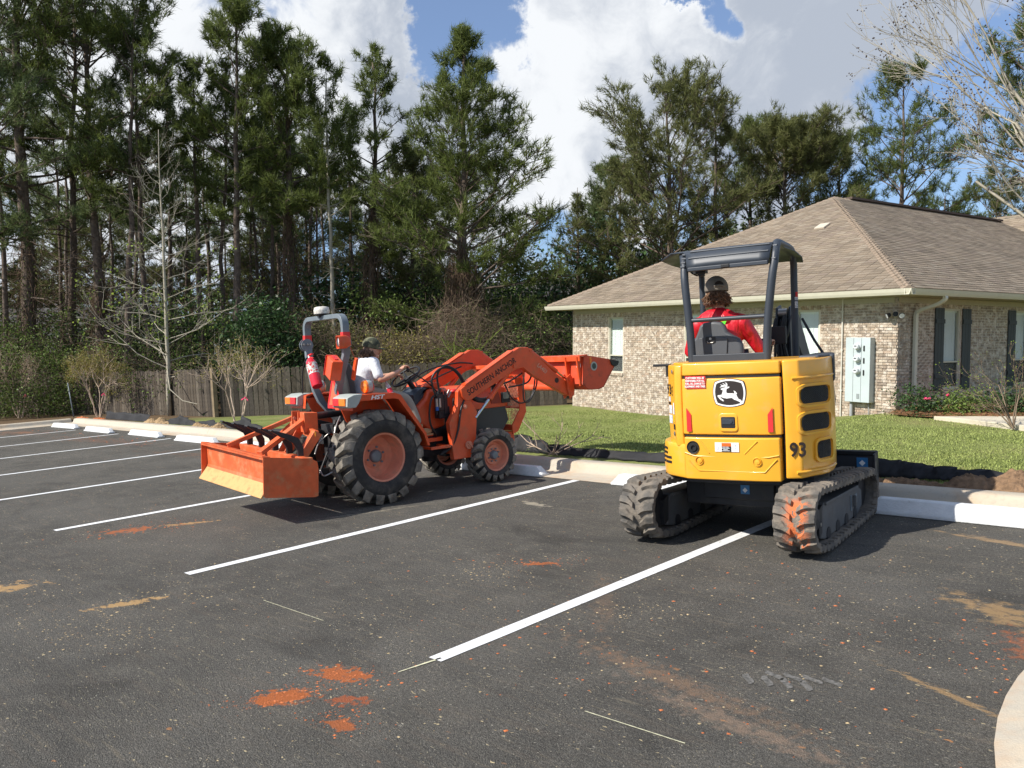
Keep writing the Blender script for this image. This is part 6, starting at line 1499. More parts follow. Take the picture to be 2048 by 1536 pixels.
# details of the rear door
def yr(x, z, off=0.0): return tail(x) - .010 - .012 * math.sin(math.pi * (z - .5)) - off
g = MB(); g.prism(rounded(.155, .150, .03, 4, .03, 1.005), 'y', yr(.03, 1.0, .006), yr(.03, 1.0, -.02)); obj('latch_boss', g, M_YEL, hood_, bevel=.012)
g = MB(); g.prism(rounded(.112, .088, .008, 2, .03, 1.005), 'y', yr(.03, 1.0, .009), yr(.03, 1.0, -.01)); la_ = obj('latch', g, M_BLACKP, hood_, bevel=.003)
g = MB(); g.prism(rounded(.10, .045, .006, 2, .03, 1.013), 'y', yr(.03, 1.0, .014), yr(.03, 1.0)); g.cyl((.055, yr(.03, 1, .012), 1.013), (.055, yr(.03, 1, .020), 1.013), .014, n=16); obj('latch_handle', g, M_CHAR, la_, bevel=.002)
# leaping deer badge
def badge(w_, h_, k=1.0):
    pts = []
    C_ = [(-.86, .80), (.86, .80), (.84, -.72), (-.84, -.72)]
    def q(a, b, bul, n=10):
        out = []
        for i in range(n):
            t = i / n; x = a[0] + (b[0] - a[0]) * t; y = a[1] + (b[1] - a[1]) * t; d = Vector((b[1] - a[1], -(b[0] - a[0]))).normalized() * -1
            s_ = bul * 4 * t * (1 - t); out.append((x + d[0] * s_ * -1, y + d[1] * s_ * -1))
        return out
    for i in range(4):
        a, b = C_[i], C_[(i + 1) % 4]; mid = ((a[0] + b[0]) / 2, (a[1] + b[1]) / 2); L_ = math.hypot(*mid); n_ = 10
        for j in range(n_):
            t = j / n_; s_ = (.20 if i % 2 == 0 else .14) * 4 * t * (1 - t); pts.append(((a[0] + (b[0] - a[0]) * t + mid[0] / L_ * s_) * w_ / 2 * k, (a[1] + (b[1] - a[1]) * t + mid[1] / L_ * s_) * h_ / 2 * k))
    return pts
bx0, bz0 = .047, 1.232; by = yr(.047, 1.23, .004)
def plate(name, pts, y0_, y1_, m, parent): g = MB(); g.prism([(bx0 + p[0], bz0 + p[1]) for p in pts], 'y', y0_, y1_); return obj(name, g, m, parent)
bd_ = plate('badge', badge(.265, .235), by, by + .012, M_BLACKTXT, hood_)
plate('badge_border', badge(.255, .225), by - .0015, by, M_WHITETXT, bd_); plate('badge_field', badge(.226, .197), by - .003, by - .0015, M_BLACKTXT, bd_)
deer = [(470, 600), (560, 560), (650, 540), (655, 515), (600, 520), (520, 535), (435, 550), (470, 520), (520, 478), (455, 440), (530, 450), (580, 478), (605, 440), (535, 385), (600, 400), (645, 455), (665, 460), (672, 400), (635, 355), (700, 380), (735, 430), (725, 500), (720, 535), (770, 520), (808, 525), (790, 565), (700, 600), (680, 680), (690, 745), (730, 765), (920, 768), (985, 780), (965, 700), (945, 665), (1020, 700), (1078, 780), (1045, 815), (1080, 900), (1130, 985), (1200, 1010), (1265, 1085), (1300, 1160), (1225, 1165), (1160, 1090), (1060, 1040), (960, 1005), (880, 940), (800, 945), (680, 960), (560, 935), (440, 890), (480, 950), (545, 990), (580, 1055), (545, 1060), (430, 985), (340, 865), (360, 835), (500, 815), (530, 740), (555, 655), (490, 630)]
dm = bmesh.new(); vs_ = [dm.verts.new((bx0 + (x - 785) / 1250 * .265, by - .0035, bz0 - (y - 775) / 1110 * .235)) for x, y in deer]
es_ = [dm.edges.new((vs_[i], vs_[(i + 1) % len(vs_)])) for i in range(len(vs_))]; bmesh.ops.triangle_fill(dm, use_beauty=True, edges=es_); me_ = bpy.data.meshes.new('deer'); dm.to_mesh(me_); dm.free(); me_.materials.append(M_WHITETXT); obj('deer', me_, parent=bd_)
# red notice, reflectors, warning strip
def flat(name, x0, x1, z0, z1, off, m, parent):
    g = MB(); vs = []; K = 5
    for k in range(K + 1):
        x = x0 + (x1 - x0) * k / K
        for z in (z0, z1): vs.append((x, yr(x, z, off), z))
    g.add(vs, [(2 * k, 2 * k + 2, 2 * k + 3, 2 * k + 1) for k in range(K)]); return obj(name, g, m, parent)
nt = flat('notice', -.312, -.142, 1.275, 1.373, .003, M_REDP, hood_)
for i, t in enumerate(('CUSTOMER WILL BE', 'RESPONSIBLE FOR ALL', 'FUEL, OIL, DAMAGE TO', 'EQUIPMENT AND TIRES.')):
    text('lettering', t, .0215, M_WHITETXT, hood_, (-.227, yr(-.227, 1.32, .0065), 1.358 - .0225 * i), (rad(90), rad(0), rad(-2)), sx=(.86, .80, .78, .80)[i] * .92, bold=.0008)
for s in (1, -1):
    g = MB(); x_ = -.292 if s > 0 else .352; pts = [(x_ - s * .018, .930), (x_ + s * .020, .930), (x_ + s * .020, 1.065), (x_ - s * .018, 1.118)]; ym = yr(x_, 1.0, .004)
    g.prism(pts, 'y', ym, ym + .006); obj('reflector', g, M_REDP, hood_)
yw = yr(.015, .81, .0175)
g = MB(); g.box((.015, yw, .812), (.190, .003, .073)); wn = obj('warning_label', g, M_WHITETXT, cw)
g = MB(); g.box((.012, yw - .0025, .832), (.075, .002, .026)); obj('label_orange', g, mat('label_orange', (.80, .13, .01), var=.1, rough=.5), wn); g = MB(); g.box((.012, yw - .0025, .798), (.075, .002, .042)); obj('label_black', g, M_BLACKTXT, wn)
g = MB()
for i, w_ in enumerate((.055, .065, .035, .062)): g.box((.006, yw - .0045, .813 - i * .0095), (w_, .001, .0045))
for x, s in ((-.052, 1), (.085, -1)): g.add([(x, yw - .003, .835), (x + .006, yw - .003, .835), (x + s * .008, yw - .003, .80), (x - s * .012, yw - .003, .785), (x - s * .004, yw - .003, .805)], [(0, 1, 2, 3, 4)])
obj('label_print', g, M_PAPER, wn); 
g = MB(); g.lathe([(.052, 0), (.050, .008), (.044, .006), (.040, -.05)], (-.262, yr(-.262, .8, .016), .805), (0, -1, 0), 28); ehx = obj('exhaust_port', g, M_INSIDE, cw, smooth=50)
g = MB(); g.lathe([(0, 0), (.042, 0)], (-.262, yr(-.262, .8, .018), .805), (0, -1, 0), 28); g.lathe([(.026, 0), (.026, .012), (.020, .012), (.020, 0)], (-.255, yr(-.262, .8, .018), .803), (0, -1, 0), 20); obj('exhaust_pipe', g, M_INSIDE, ehx)
for x in (-.212, .245):
    g = MB(); g.lathe([(.036, 0), (.032, .008), (.028, .004)], (x, yr(x, .7, .014), .70), (0, -1, 0), 24); g.lathe([(.0, .012), (.018, .010), (.020, .0)], (x + .004, yr(x, .7, .014), .70), (0, -1, 0), 18); obj('recessed_bolt', g, M_YEL, cw, smooth=40)
g = MB()
for pts in ([(-.335, .760), (-.25, .735), (.33, .735), (.405, .750)], [(-.30, .70), (-.22, .620), (.30, .620), (.39, .72)], [(-.20, .86), (-.13, .76)], [(.15, .76), (.25, .86)]):
    g.tube([(x, yr(x, z, .012), z) for x, z in pts], .007, 6)
obj('pressed_ridge', g, M_YEL, cw, smooth=60, kind='stuff')
# canopy
TUB = .033
g = MB()
RL = spline([(-.35, -.50, 1.47), (-.36, -.50, 1.75), (-.385, -.50, 2.10), (-.395, -.48, 2.22)], 4) + spline([(-.395, -.47, 2.26), (-.42, -.41, 2.34), (-.48, -.26, 2.39), (-.55, .0, 2.40)], 5)
RR = spline([(.265, -.50, 1.47), (.28, -.50, 1.75), (.325, -.50, 2.10), (.345, -.48, 2.24)], 4) + spline([(.35, -.46, 2.31), (.345, -.40, 2.375), (.33, -.30, 2.41), (.30, .0, 2.42)], 5)
g.tube(RL, TUB, 12); g.tube(RR, TUB, 12)
ca = obj('canopy_frame', g, M_CHAR, ex, smooth=50)
g = MB(); g.tube(spline([(.30, .0, 2.42), (.265, .40, 2.42), (.245, .58, 2.38), (.235, .65, 2.28), (.23, .66, 2.1), (.225, .66, 1.47), (.22, .66, .9)], 5), TUB * .95, 12); obj('front_post', g, M_CHAR, ca, smooth=50)
g = MB(); g.tube(spline([(-.55, .0, 2.40), (-.60, .40, 2.39), (-.62, .58, 2.35), (-.635, .66, 2.28), (-.64, .68, 2.1), (-.64, .68, .9)], 5), TUB * .85, 12); fp_ = obj('front_post', g, M_CHAR, ca, smooth=50)
g = MB(); g.tube([(-.35, -.50, 1.822), (.28, -.50, 1.822)], .019, 10); obj('cross_bar', g, M_CHAR, ca, smooth=50)
g = MB(); g.box((-.04, -.50, 1.505), (.60, .06, .06)); obj('rear_sill', g, M_CHAR, ca, bevel=.006)
# roof: curved rear apron plus pressed top
g = MB(); vs = []
prof = [(-.53, 2.245), (-.522, 2.29), (-.512, 2.315), (-.495, 2.345), (-.470, 2.375), (-.42, 2.402), (-.34, 2.415), (-.10, 2.420), (.30, 2.412), (.62, 2.38), (.70, 2.34)]
xw = [(-.355, .315), (-.36, .320), (-.365, .322), (-.372, .325), (-.38, .325), (-.42, .325), (-.56, .33), (-.74, .33), (-.80, .33), (-.76, .32), (-.74, .31)]
for (y, z), (xa, xb) in zip(prof, xw):
    for k in range(9):
        u = k / 8; crown = .006 * math.sin(math.pi * u); ed = -.035 if (k == 0 and y > -.3) else (-.02 if k == 8 and y > -.3 else 0)
        vs.append((xa + (xb - xa) * u, y, z + crown + ed))
n_ = 9; g.add(vs, [(j * n_ + i, j * n_ + i + 1, (j + 1) * n_ + i + 1, (j + 1) * n_ + i) for j in range(len(prof) - 1) for i in range(n_ - 1)])
rf_ = obj('canopy_roof', g, M_CHAR, ca, smooth=25); s_ = rf_.modifiers.new('t', 'SOLIDIFY'); s_.thickness = .012
g = MB()
for y_, z_ in ((-.505, 2.335), (-.455, 2.392)): g.tube([(-.345, y_, z_), (.31, y_, z_)], .007, 6)
obj('roof_rib', g, M_CHAR, rf_, smooth=60, kind='stuff')
g = MB(); g.box((-.02, -.522, 2.243), (.66, .03, .035)); obj('apron_lip', g, M_CHAR, rf_, bevel=.008)
g = MB(); g.box((-.03, -.53, 2.246), (.07, .03, .03)); obj('lamp_bracket', g, M_BLACKP, rf_, bevel=.006)
g = MB(); g.tube(spline([(-.36, -.44, 2.26), (-.34, -.42, 2.215), (-.31, -.40, 2.20), (-.27, -.40, 2.22)], 5), .008, 6); g.box((-.29, -.40, 2.235), (.12, .07, .05)); g.box((-.27, -.40, 2.205), (.04, .04, .03)); obj('seat_belt_reel', g, M_BLACKP, rf_, bevel=.006)
g = MB(); g.box((.258, .66 - .03, 2.02), (.02, .006, .05)); obj('sticker', g, M_REDP, ca); g = MB(); g.box((.252, .66 - .036, 1.93), (.024, .006, .06)); g.box((.252, .66 - .036, 1.985), (.024, .006, .03)); obj('sticker', g, M_PAPER, ca)
for x in (-.40, .345):
    g = MB()
    for k in range(4): g.cyl((x - .02, -.49 + .02 * k, 2.27 + .035 * k), (x + .02, -.50 + .02 * k, 2.27 + .035 * k), .012, n=8)
    obj('bolt', g, M_CHAR, ca, smooth=40)
# seat
M_SEAT2 = mat('seat_shell', (0.075, 0.080, 0.088), var=0.05, rough=0.5)
g = MB(); sb = [(-.43, 1.42), (-.445, 1.58), (-.42, 1.645), (-.375, 1.68), (-.35, 1.735), (-.335, 1.775), (-.30, 1.80), (-.225, 1.81), (-.15, 1.80), (-.12, 1.77), (-.10, 1.72), (-.06, 1.69), (.0, 1.655), (.025, 1.60), (.035, 1.42)]
g.prism(sb, 'y', -.345, -.27); sx_ = obj('seat', g, M_SEAT2, ex, bevel=.028)
g = MB(); g.prism([(-.36, 1.42), (-.335, 1.675), (-.16, 1.675), (-.09, 1.66), (-.11, 1.42)], 'y', -.357, -.34); obj('seat_back_cover', g, M_SEAT2, sx_, bevel=.006)
g = MB(); g.prism(rounded(.085, .055, .012, 3, -.235, 1.655), 'y', -.362, -.35); pk_ = obj('seat_latch', g, M_BLACKP, sx_); g = MB(); g.tube([(-.262, -.364, 1.642), (-.258, -.364, 1.630), (-.212, -.364, 1.630), (-.208, -.364, 1.642)], .004, 6); g.lathe([(.012, 0), (.010, .005), (0, .005)], (-.235, -.362, 1.663), (0, -1, 0), 14); obj('latch_ring', g, M_BOLT, pk_, smooth=40)
g = MB(); g.box((-.205, -.10, 1.36), (.44, .42, .14)); obj('seat_cushion', g, M_SEAT, sx_, bevel=.03)
g = MB(); g.box((-.20, .15, 1.02), (.80, .95, .06)); obj('cab_floor', g, M_BLK, ex, bevel=.01)
for s in (-1, 1):
    g = MB(); xx = -.205 + s * .30; g.box((xx, .02, 1.36), (.12, .42, .16)); g.tube([(xx, .18, 1.44), (xx + s * .01, .21, 1.58)], .012, 8); ball(g, (xx + s * .01, .215, 1.61), (.022, .022, .04)); obj('control_console', g, M_BLACKP, ex, bevel=.012)
g = MB(); g.box((-.70, -.30, 1.452), (.16, .035, .022)); g.box((-.655, -.30, 1.40), (.02, .02, .10)); obj('side_mirror_bracket', g, M_BLACKP, ex, bevel=.004)
g = MB(); g.tube([(.30, .62, 1.80), (.42, .52, 1.60), (.50, .48, 1.48)], .012, 6); obj('grab_rail', g, M_BLACKP, ex, smooth=50)
g = MB(); g.box((.12, .45, 1.66), (.15, .05, .16)); g.cyl((.07, .55, 1.5), (.07, .55, 1.62), .015, n=8); ball(g, (.02, .35, 1.61), (.05, .02, .03)); obj('display', g, M_BLACKP, ex, bevel=.01)
# boom and arm folded up in front
g = MB(); g.box((.06, .95, .80), (.34, .34, .40)); g.box((.06, 1.10, .95), (.22, .3, .5)); sw_ = obj('swing_post', g, M_BLK, ex, bevel=.015)
bo_ = [(.95, .85), (.86, 1.30), (.84, 1.75), (.88, 1.92), (1.02, 1.95), (1.10, 1.85), (1.08, 1.55), (1.16, 1.10), (1.12, .85)]
g = MB(); g.prism(bo_, 'x', .00, .022); g.prism(bo_, 'x', .118, .140); g.prism([(y + .03 * (1 if y < 1 else -1), z - .06) for y, z in bo_], 'x', .022, .118); boom = obj('boom', g, M_CHAR, ex, bevel=.008)
g = MB(); g.cyl((-.012, .955, 1.865), (.152, .955, 1.865), .028, n=16); g.cyl((.03, .88, 1.87), (.11, .88, 1.87), .04, n=18); obj('boom_pin', g, M_BOLT, boom, smooth=40)
for (x, r_, z0_, z1_, tilt) in ((-.045, .017, 1.42, 1.70, -.05), (-.005, .014, 1.42, 1.80, -.02), (.030, .013, 1.42, 1.78, .0), (.060, .012, 1.42, 1.82, .01), (.085, .013, 1.42, 1.76, .02), (.112, .015, 1.42, 1.80, .03)):
    g = MB(); pts = spline([(x + tilt * 1.2 - .03, .80, z0_), (x - .02, .79, z0_ + .16), (x + .01, .80, (z0_ + z1_) / 2 + .06), (x + .025, .83, z1_), (x + .03, .90, z1_ + .03)], 6); g.tube(pts, r_, 8); obj('hydraulic_hose', g, M_HOSE, boom, smooth=180)
for x, z0_, z1_ in ((.005, 1.66, 1.82), (.085, 1.68, 1.84), (.09, 1.58, 1.70)):
    g = MB(); g.tube([(x, .79, z0_), (x + .01, .785, (z0_ + z1_) / 2), (x + .02, .80, z1_)], [.018, .026, .016], 10); obj('hose_sleeve', g, mat('sleeve_fabric', (.035, .035, .036), var=.2, rough=.95), boom, smooth=180)
g = MB()
for k in range(6): g.cyl((-.05 + .032 * k, .772, 1.635), (-.05 + .032 * k, .772, 1.665), .013, n=8)
g.cyl((-.075, .76, 1.60), (-.075, .76, 1.62), .012, n=8); obj('hose_fitting', g, M_BOLT, boom, smooth=40)
g = MB(); g.prism([(1.05, 1.9), (1.30, 2.02), (2.15, 1.15), (2.05, 1.02), (1.22, 1.72)], 'x', .02, .12); dp = obj('dipper_arm', g, M_CHAR, ex, bevel=.01)
dp.scale = (1, 1, .92)
g = MB(); g.prism([(1.55, .95), (1.62, 1.30), (1.95, 1.20), (2.05, .95), (1.85, .62), (1.60, .70)], 'x', -.16, .30); obj('digging_bucket', g, M_BLK, ex, bevel=.01)
# ------------------------------------------------------------ operator
EM = Matrix.Translation(EXC) @ Matrix.Rotation(rad(12), 4, 'Z')
def operator():
    r = thing('person', 'person in a red hooded shirt and backwards grey cap seated in the excavator', 'person', matrix=EM)
    hip = Vector((-.205, -.14, 1.50)); chest = Vector((-.215, -.13, 1.73)); neck = Vector((-.235, -.11, 1.90)); hd = Vector((-.255, -.085, 2.055))
    shR, shL = Vector((-.035, -.13, 1.80)), Vector((-.42, -.12, 1.79)); elR, elL = Vector((.075, -.02, 1.565)), Vector((-.535, -.02, 1.555)); wrR, wrL = Vector((.095, .20, 1.60)), Vector((-.515, .20, 1.60))
    kR, kL = Vector((-.07, .36, 1.42)), Vector((-.36, .36, 1.42)); anR, anL = Vector((-.07, .46, 1.10)), Vector((-.36, .46, 1.10))
    ch = [[('hip', hip, .11), ('belly', hip.lerp(chest, .5), .10), ('chest', chest, .10), ('neck', neck, .056), ('hb', hd, .055)],
          [('chest', chest, 0), ('shR', shR, .030), ('uR', shR.lerp(elR, .5), .026), ('elR', elR, .028), ('Rw', wrR, .028)], [('chest', chest, 0), ('shL', shL, .030), ('uL', shL.lerp(elL, .5), .026), ('elL', elL, .028), ('Lw', wrL, .028)],
          [('hip', hip, 0), ('thR', hip + Vector((.10, .08, -.03)), .10), ('kR', kR, .065), ('anR', anR, .045)], [('hip', hip, 0), ('thL', hip + Vector((-.10, .08, -.03)), .10), ('kL', kL, .065), ('anL', anL, .045)]]
    ch += [[(('Rw' if k == 'Rhw' else k), p, rr) for k, p, rr in c] for c in hand_chains('Rh', wrR, (0, .7, .2), (-.2, .2, -1), 1.0)]
    ch += [[(('Lw' if k == 'Lhw' else k), p, rr) for k, p, rr in c] for c in hand_chains('Lh', wrL, (0, .7, .2), (.2, .2, -1), 1.0)]
    skin_mesh('body', ch, M_SKIN, r, 2)
    def fold(N, pos, base): return base
    M_RED = mat('red_jersey', (0.62, 0.012, 0.025), var=.06, vscale=6, rough=.45, spec=.6)
    t = M_RED.node_tree; N = NT(t); pz = N.n('ShaderNodeTexCoord').outputs['Object']; bp = N.n('ShaderNodeBump'); bp.inputs['Strength'].default_value = 1.0; bp.inputs['Distance'].default_value = .022
    N.set(bp.inputs['Height'], N.noise(N.mapping(pz, rot=(0, rad(35), 0), scale=(2.2, 1, .7)), 7.5, 2, .5, 1.2)); t.links.new(bp.outputs[0], t.nodes['Principled BSDF'].inputs['Normal'])
    V_ = Vector
    garment('shirt', [[(hip + V_((0, 0, -.02)), (.165, .125, .10)), (hip.lerp(chest, .5), (.175, .125, .12)), (chest, (.180, .120, .10)), (V_((-.228, -.125, 1.825)), (.150, .090, .065)), (V_((-.235, -.115, 1.885)), (.078, .074, .045)), (V_((-.235, -.110, 1.915)), (.066, .064, .02))],
        [(shR + V_((-.05, 0, .0)), .078), (shR + V_((.0, 0, -.01)), .074), (shR.lerp(elR, .5), .064), (elR, .056), (wrR - V_((0, .06, .01)), .042)], [(shL + V_((.05, 0, .0)), .078), (shL + V_((0, 0, -.01)), .074), (shL.lerp(elL, .5), .064), (elL, .056), (wrL - V_((0, .06, .01)), .042)]], M_RED, r)
    g = MB()
    hp_ = [(-.225 - .10, -.20, 1.90), (-.225, -.235, 1.885), (-.225 + .10, -.20, 1.90)]
    def hf_(u, v):
        a = rad(200 + 140 * u); rr = .085 + .065 * math.sin(math.pi * v * .9) ; zz = 1.915 - .20 * v * (0.55 + .45 * math.sin(math.pi * u)); return (-.232 + (rr + .03 * v) * math.cos(a) * 1.05, -.118 + rr * .78 * math.sin(a) - .025 * math.sin(math.pi * v) * math.sin(math.pi * u), zz)
    g.grid(hf_, 18, 10); ho_ = obj('hood', g, M_RED, r, smooth=180); ho_.modifiers.new('t', 'SOLIDIFY').thickness = .010
    g = MB(); g.add([(-.175, -.292, 1.800), (-.115, -.288, 1.806), (-.140, -.296, 1.745)], [(0, 1, 2)]); em_ = obj('shirt_emblem', g, mat('emblem_green', (.10, .75, .03), var=.05, rough=.7), r); em_.modifiers.new('t', 'SOLIDIFY').thickness = .003
    tk = [[('hip', hip + Vector((0, 0, -.04)), .155), ('thR', hip + Vector((.10, .10, -.05)), .112), ('kR', kR, .08), ('anR', anR, .06)], [('hip', hip, 0), ('thL', hip + Vector((-.10, .10, -.05)), .112), ('kL', kL, .08), ('anL', anL, .06)]]
    skin_mesh('trousers', tk, mat('dark_jeans', (.05, .06, .09), var=.1, rough=.9), r, 2)
    for an in (anR, anL):
        g = MB(); ball(g, an + Vector((0, .06, -.01)), (.045, .13, .04)); g.box(an + Vector((0, .06, -.04)), (.08, .24, .02)); obj('boot', g, mat('brown_boot', (.15, .09, .05), var=.2, rough=.8), r, smooth=50)
    M_HAIR = mat('wavy_brown_hair', (.15, .078, .04), var=.6, vscale=40, rough=.5)
    M_CAP = mat('taupe_cap', (.20, .175, .145), var=.08, vscale=10, rough=.9)
    hd_, cp, T, R = head_parts(r, hd, rad(24), rad(-12), M_HAIR, M_CAP, True, 1.02, 1.07, .6)
    # snap opening at the back of the backwards-worn look: arch with strap
    g = MB()
    pts = []
    for k in range(13):
        a = math.pi * k / 12; p = Vector((.038 * math.cos(a), 0, .034 * math.sin(a)))
        pts.append((p.x, p.z))
    def onhat(x, z, off): 
        y = -math.sqrt(max(0, 1 - (x / .099) ** 2 - ((z) / .111) ** 2)) * .1155 - .012 - off; return T((x, y, z + .034))
    vs = [onhat(x + .012, z + .004, .006) for x, z in pts] + [onhat(.012, .008, .007)]
    g.add(vs, [(i, i + 1, 13) for i in range(12)]); obj('cap_opening', g, mat('dark_hair', (.03, .02, .015), var=.3, rough=.9), cp)
    g = MB(); g.tube([onhat(-.03 + .007 * k, -.006, .007) for k in range(13)], .0075, 6); obj('cap_strap', g, M_CAP, cp, smooth=180)
operator()
# ============================================================ FENCE
M_BOARD = mat('fence_board', attr=True, var=0.35, vscale=9, rough=0.92, bump=1.0, bscale=50, dirt=(0.05, 0.04, 0.03), dscale=2.2, dlo=.50, dhi=.8)
FC = [(0.09, 0.072, 0.052), (0.07, 0.055, 0.040), (0.105, 0.084, 0.062), (0.055, 0.043, 0.032), (0.125, 0.103, 0.077), (0.08, 0.062, 0.043), (0.095, 0.078, 0.062)]
fc_mesh = []
for i, t in enumerate(FC * 2):
    b = MB(); b.tint = t; w_ = .132; dog = .03; out = [(-w_ / 2, 0), (w_ / 2, 0), (w_ / 2, 1.47 - dog), (w_ / 2 - dog, 1.47), (-w_ / 2 + dog, 1.47), (-w_ / 2, 1.47 - dog)]
    b.prism(out, 'y', -.008, .008); fc_mesh.append(b.mesh('picket', M_BOARD))
M_POST = mat('fence_post', (0.22, 0.165, 0.10), var=.2, vscale=6, rough=.9)
def fence(pts, label, seed, posts=True):
    f = thing('wooden_fence', label, 'fence', (pts[0][0], pts[0][1], 0)); rnd = random.Random(seed); o0 = Vector((pts[0][0], pts[0][1], 0))
    for a, b in zip(pts[:-1], pts[1:]):
        a, b = Vector((*a, 0)), Vector((*b, 0)); n = int((b - a).length / .142); d = (b - a).normalized(); ang = math.atan2(d.y, d.x)
        for i in range(n):
            p = a.lerp(b, (i + .5) / n); z = zt(p.x, p.y)
            o = bpy.data.objects.new('picket', rnd.choice(fc_mesh)); COL.objects.link(o); o.parent = f; o.location = p - o0 + Vector((0, 0, z - .01 + rnd.uniform(-.015, .015))); o.rotation_euler = (rnd.uniform(-.006, .006), rnd.uniform(-.012, .012), ang + rnd.uniform(-.02, .02)); o.scale = (1, 1, 1 + rnd.uniform(-.01, .012))
        nrm = Vector((-d.y, d.x, 0))
        for h in (.3, 1.1):
            g = MB(); g.bar(a - o0 + nrm * .03 + Vector((0, 0, h + zt(a.x, a.y))), b - o0 + nrm * .03 + Vector((0, 0, h + zt(b.x, b.y))), .04, .09); obj('rail', g, M_POST, f)
    return f
f1 = fence([(-34, 5.0), (-24.6, 8.0), (-17.35, 8.95)], 'weathered wooden picket fence along the far left of the car park', 3)
g = MB(); g.box((-17.30 + 34, 8.88 - 5.0, .76), (.13, .13, 1.54)); obj('post', g, M_POST, f1, bevel=.006)
g = MB(); g.box((-24.6 + 34, 7.93 - 5.0, .7), (.1, .1, 1.3)); obj('post', g, M_POST, f1, bevel=.006)
f2 = fence([(-17.2, 9.0), (-10.2, 16.9)], 'weathered wooden picket fence running from the corner post behind the tractor to the house', 4)

# ============================================================ VEGETATION
M_BARK = mat('pine_bark', (0.12, 0.088, 0.066), var=.4, vscale=9, rough=.95, dirt=(.24, .20, .165), dscale=5, dlo=.5, dhi=.8, bump=2, bscale=30)
M_BARKD = mat('vine_bark', (0.085, 0.062, 0.045), var=.4, vscale=9, rough=.95)
M_PALE = mat('pale_bark', (0.36, 0.325, 0.25), var=.25, vscale=9, rough=.9)
M_CRAPE = mat('crape_bark', (0.52, 0.40, 0.30), var=.3, vscale=14, rough=.85)
def leafmat(name, c, isl=.5, tr=.25, rough=.5):
    m = mat(name, c, var=0, island=isl, rough=rough, spec=.2); t = m.node_tree; b = t.nodes['Principled BSDF']
    tl = t.nodes.new('ShaderNodeBsdfTranslucent'); mx = t.nodes.new('ShaderNodeMixShader'); mx.inputs[0].default_value = tr; o = t.nodes['Material Output']
    lk = [l for l in t.links if l.to_socket == b.inputs['Base Color']][0]; t.links.new(lk.from_socket, tl.inputs[0]); t.links.new(b.outputs[0], mx.inputs[1]); t.links.new(tl.outputs[0], mx.inputs[2]); t.links.new(mx.outputs[0], o.inputs[0]); return m
M_NEEDLE = leafmat('pine_needles', (0.135, 0.168, 0.045), .5, .42)
M_NEEDLE2 = leafmat('olive_needles', (0.160, 0.172, 0.060), .5, .42)
M_NEEDLE3 = leafmat('blue_needles', (0.115, 0.150, 0.055), .5, .42)
M_LEAFD = leafmat('glossy_dark_leaf', (0.045, 0.085, 0.028), .5, .18, .42)
M_LEAFO = leafmat('olive_leaf', (0.14, 0.155, 0.055), .55, .3)
M_LEAFG = leafmat('vine_leaf', (0.13, 0.185, 0.045), .55, .3)
M_LEAFY = leafmat('spring_leaf', (0.26, 0.34, 0.06), .4, .4)
M_BRONZE = leafmat('bronze_leaf', (0.24, 0.21, 0.06), .5, .3)
M_TWIG = leafmat('dry_twig', (0.20, 0.15, 0.105), .5, .05, .9)
M_VINEB = leafmat('brown_vine', (0.13, 0.088, 0.060), .5, .05, .9)
M_POD = mat('seed_pod', (0.07, 0.045, 0.035), var=.2, rough=.9)
def tubes_np(P0, P1, r0, r1, k=4):
    """many short tapered tubes at once -> V,F"""
    P0, P1 = np.asarray(P0, float), np.asarray(P1, float); n = len(P0); t = P1 - P0; L = np.linalg.norm(t, axis=1, keepdims=True) + 1e-9; t = t / L
    ref = np.where(np.abs(t[:, 2:3]) > .9, np.array([[1., 0, 0]]), np.array([[0, 0, 1.]])); a = np.cross(t, ref); a /= np.linalg.norm(a, axis=1, keepdims=True) + 1e-9; b = np.cross(t, a)
    V = np.empty((n, 2 * k, 3))
    for i in range(k):
        an = 2 * math.pi * i / k; d = a * math.cos(an) + b * math.sin(an); V[:, i] = P0 + d * np.asarray(r0)[:, None]; V[:, k + i] = P1 + d * np.asarray(r1)[:, None]
    f = np.array([(i, (i + 1) % k, k + (i + 1) % k, k + i) for i in range(k)]); F = (f[None] + (np.arange(n) * 2 * k)[:, None, None]).reshape(-1, 4)
    return V.reshape(-1, 3), F
def tufts(rng, C_, D_, nn, length, width, spread=.9):
    """needle brushes: C_ centres, D_ directions"""
    n = len(C_); C2 = np.repeat(C_, nn, 0); D2 = np.repeat(D_, nn, 0); d = D2 * rng.uniform(.35, 1.0, (n * nn, 1)) + rng.normal(0, spread * .5, (n * nn, 3)); d /= np.linalg.norm(d, axis=1, keepdims=True) + 1e-9
    st = C2 - D2 * rng.uniform(0, 1, (n * nn, 1)) * length * .8; L = length * rng.uniform(.7, 1.15, (n * nn, 1)); s = np.cross(d, rng.normal(0, 1, (n * nn, 3))); s /= np.linalg.norm(s, axis=1, keepdims=True) + 1e-9
    V = np.stack([st - s * width * .5, st + s * width * .5, st + d * L], 1).reshape(-1, 3); return V, np.arange(3 * n * nn).reshape(-1, 3)
def leaves(rng, C_, size, flat=.0, asp=.55):
    n = len(C_); a = rng.normal(0, 1, (n, 3)); a[:, 2] *= (1 - flat); a /= np.linalg.norm(a, axis=1, keepdims=True) + 1e-9; b = np.cross(a, rng.normal(0, 1, (n, 3))); b /= np.linalg.norm(b, axis=1, keepdims=True) + 1e-9
    s = size * rng.uniform(.6, 1.3, (n, 1)); V = np.stack([C_ - a * s * .5, C_ + b * s * asp * .5, C_ + a * s * .5, C_ - b * s * asp * .5], 1).reshape(-1, 3); return V, np.arange(4 * n).reshape(-1, 4)
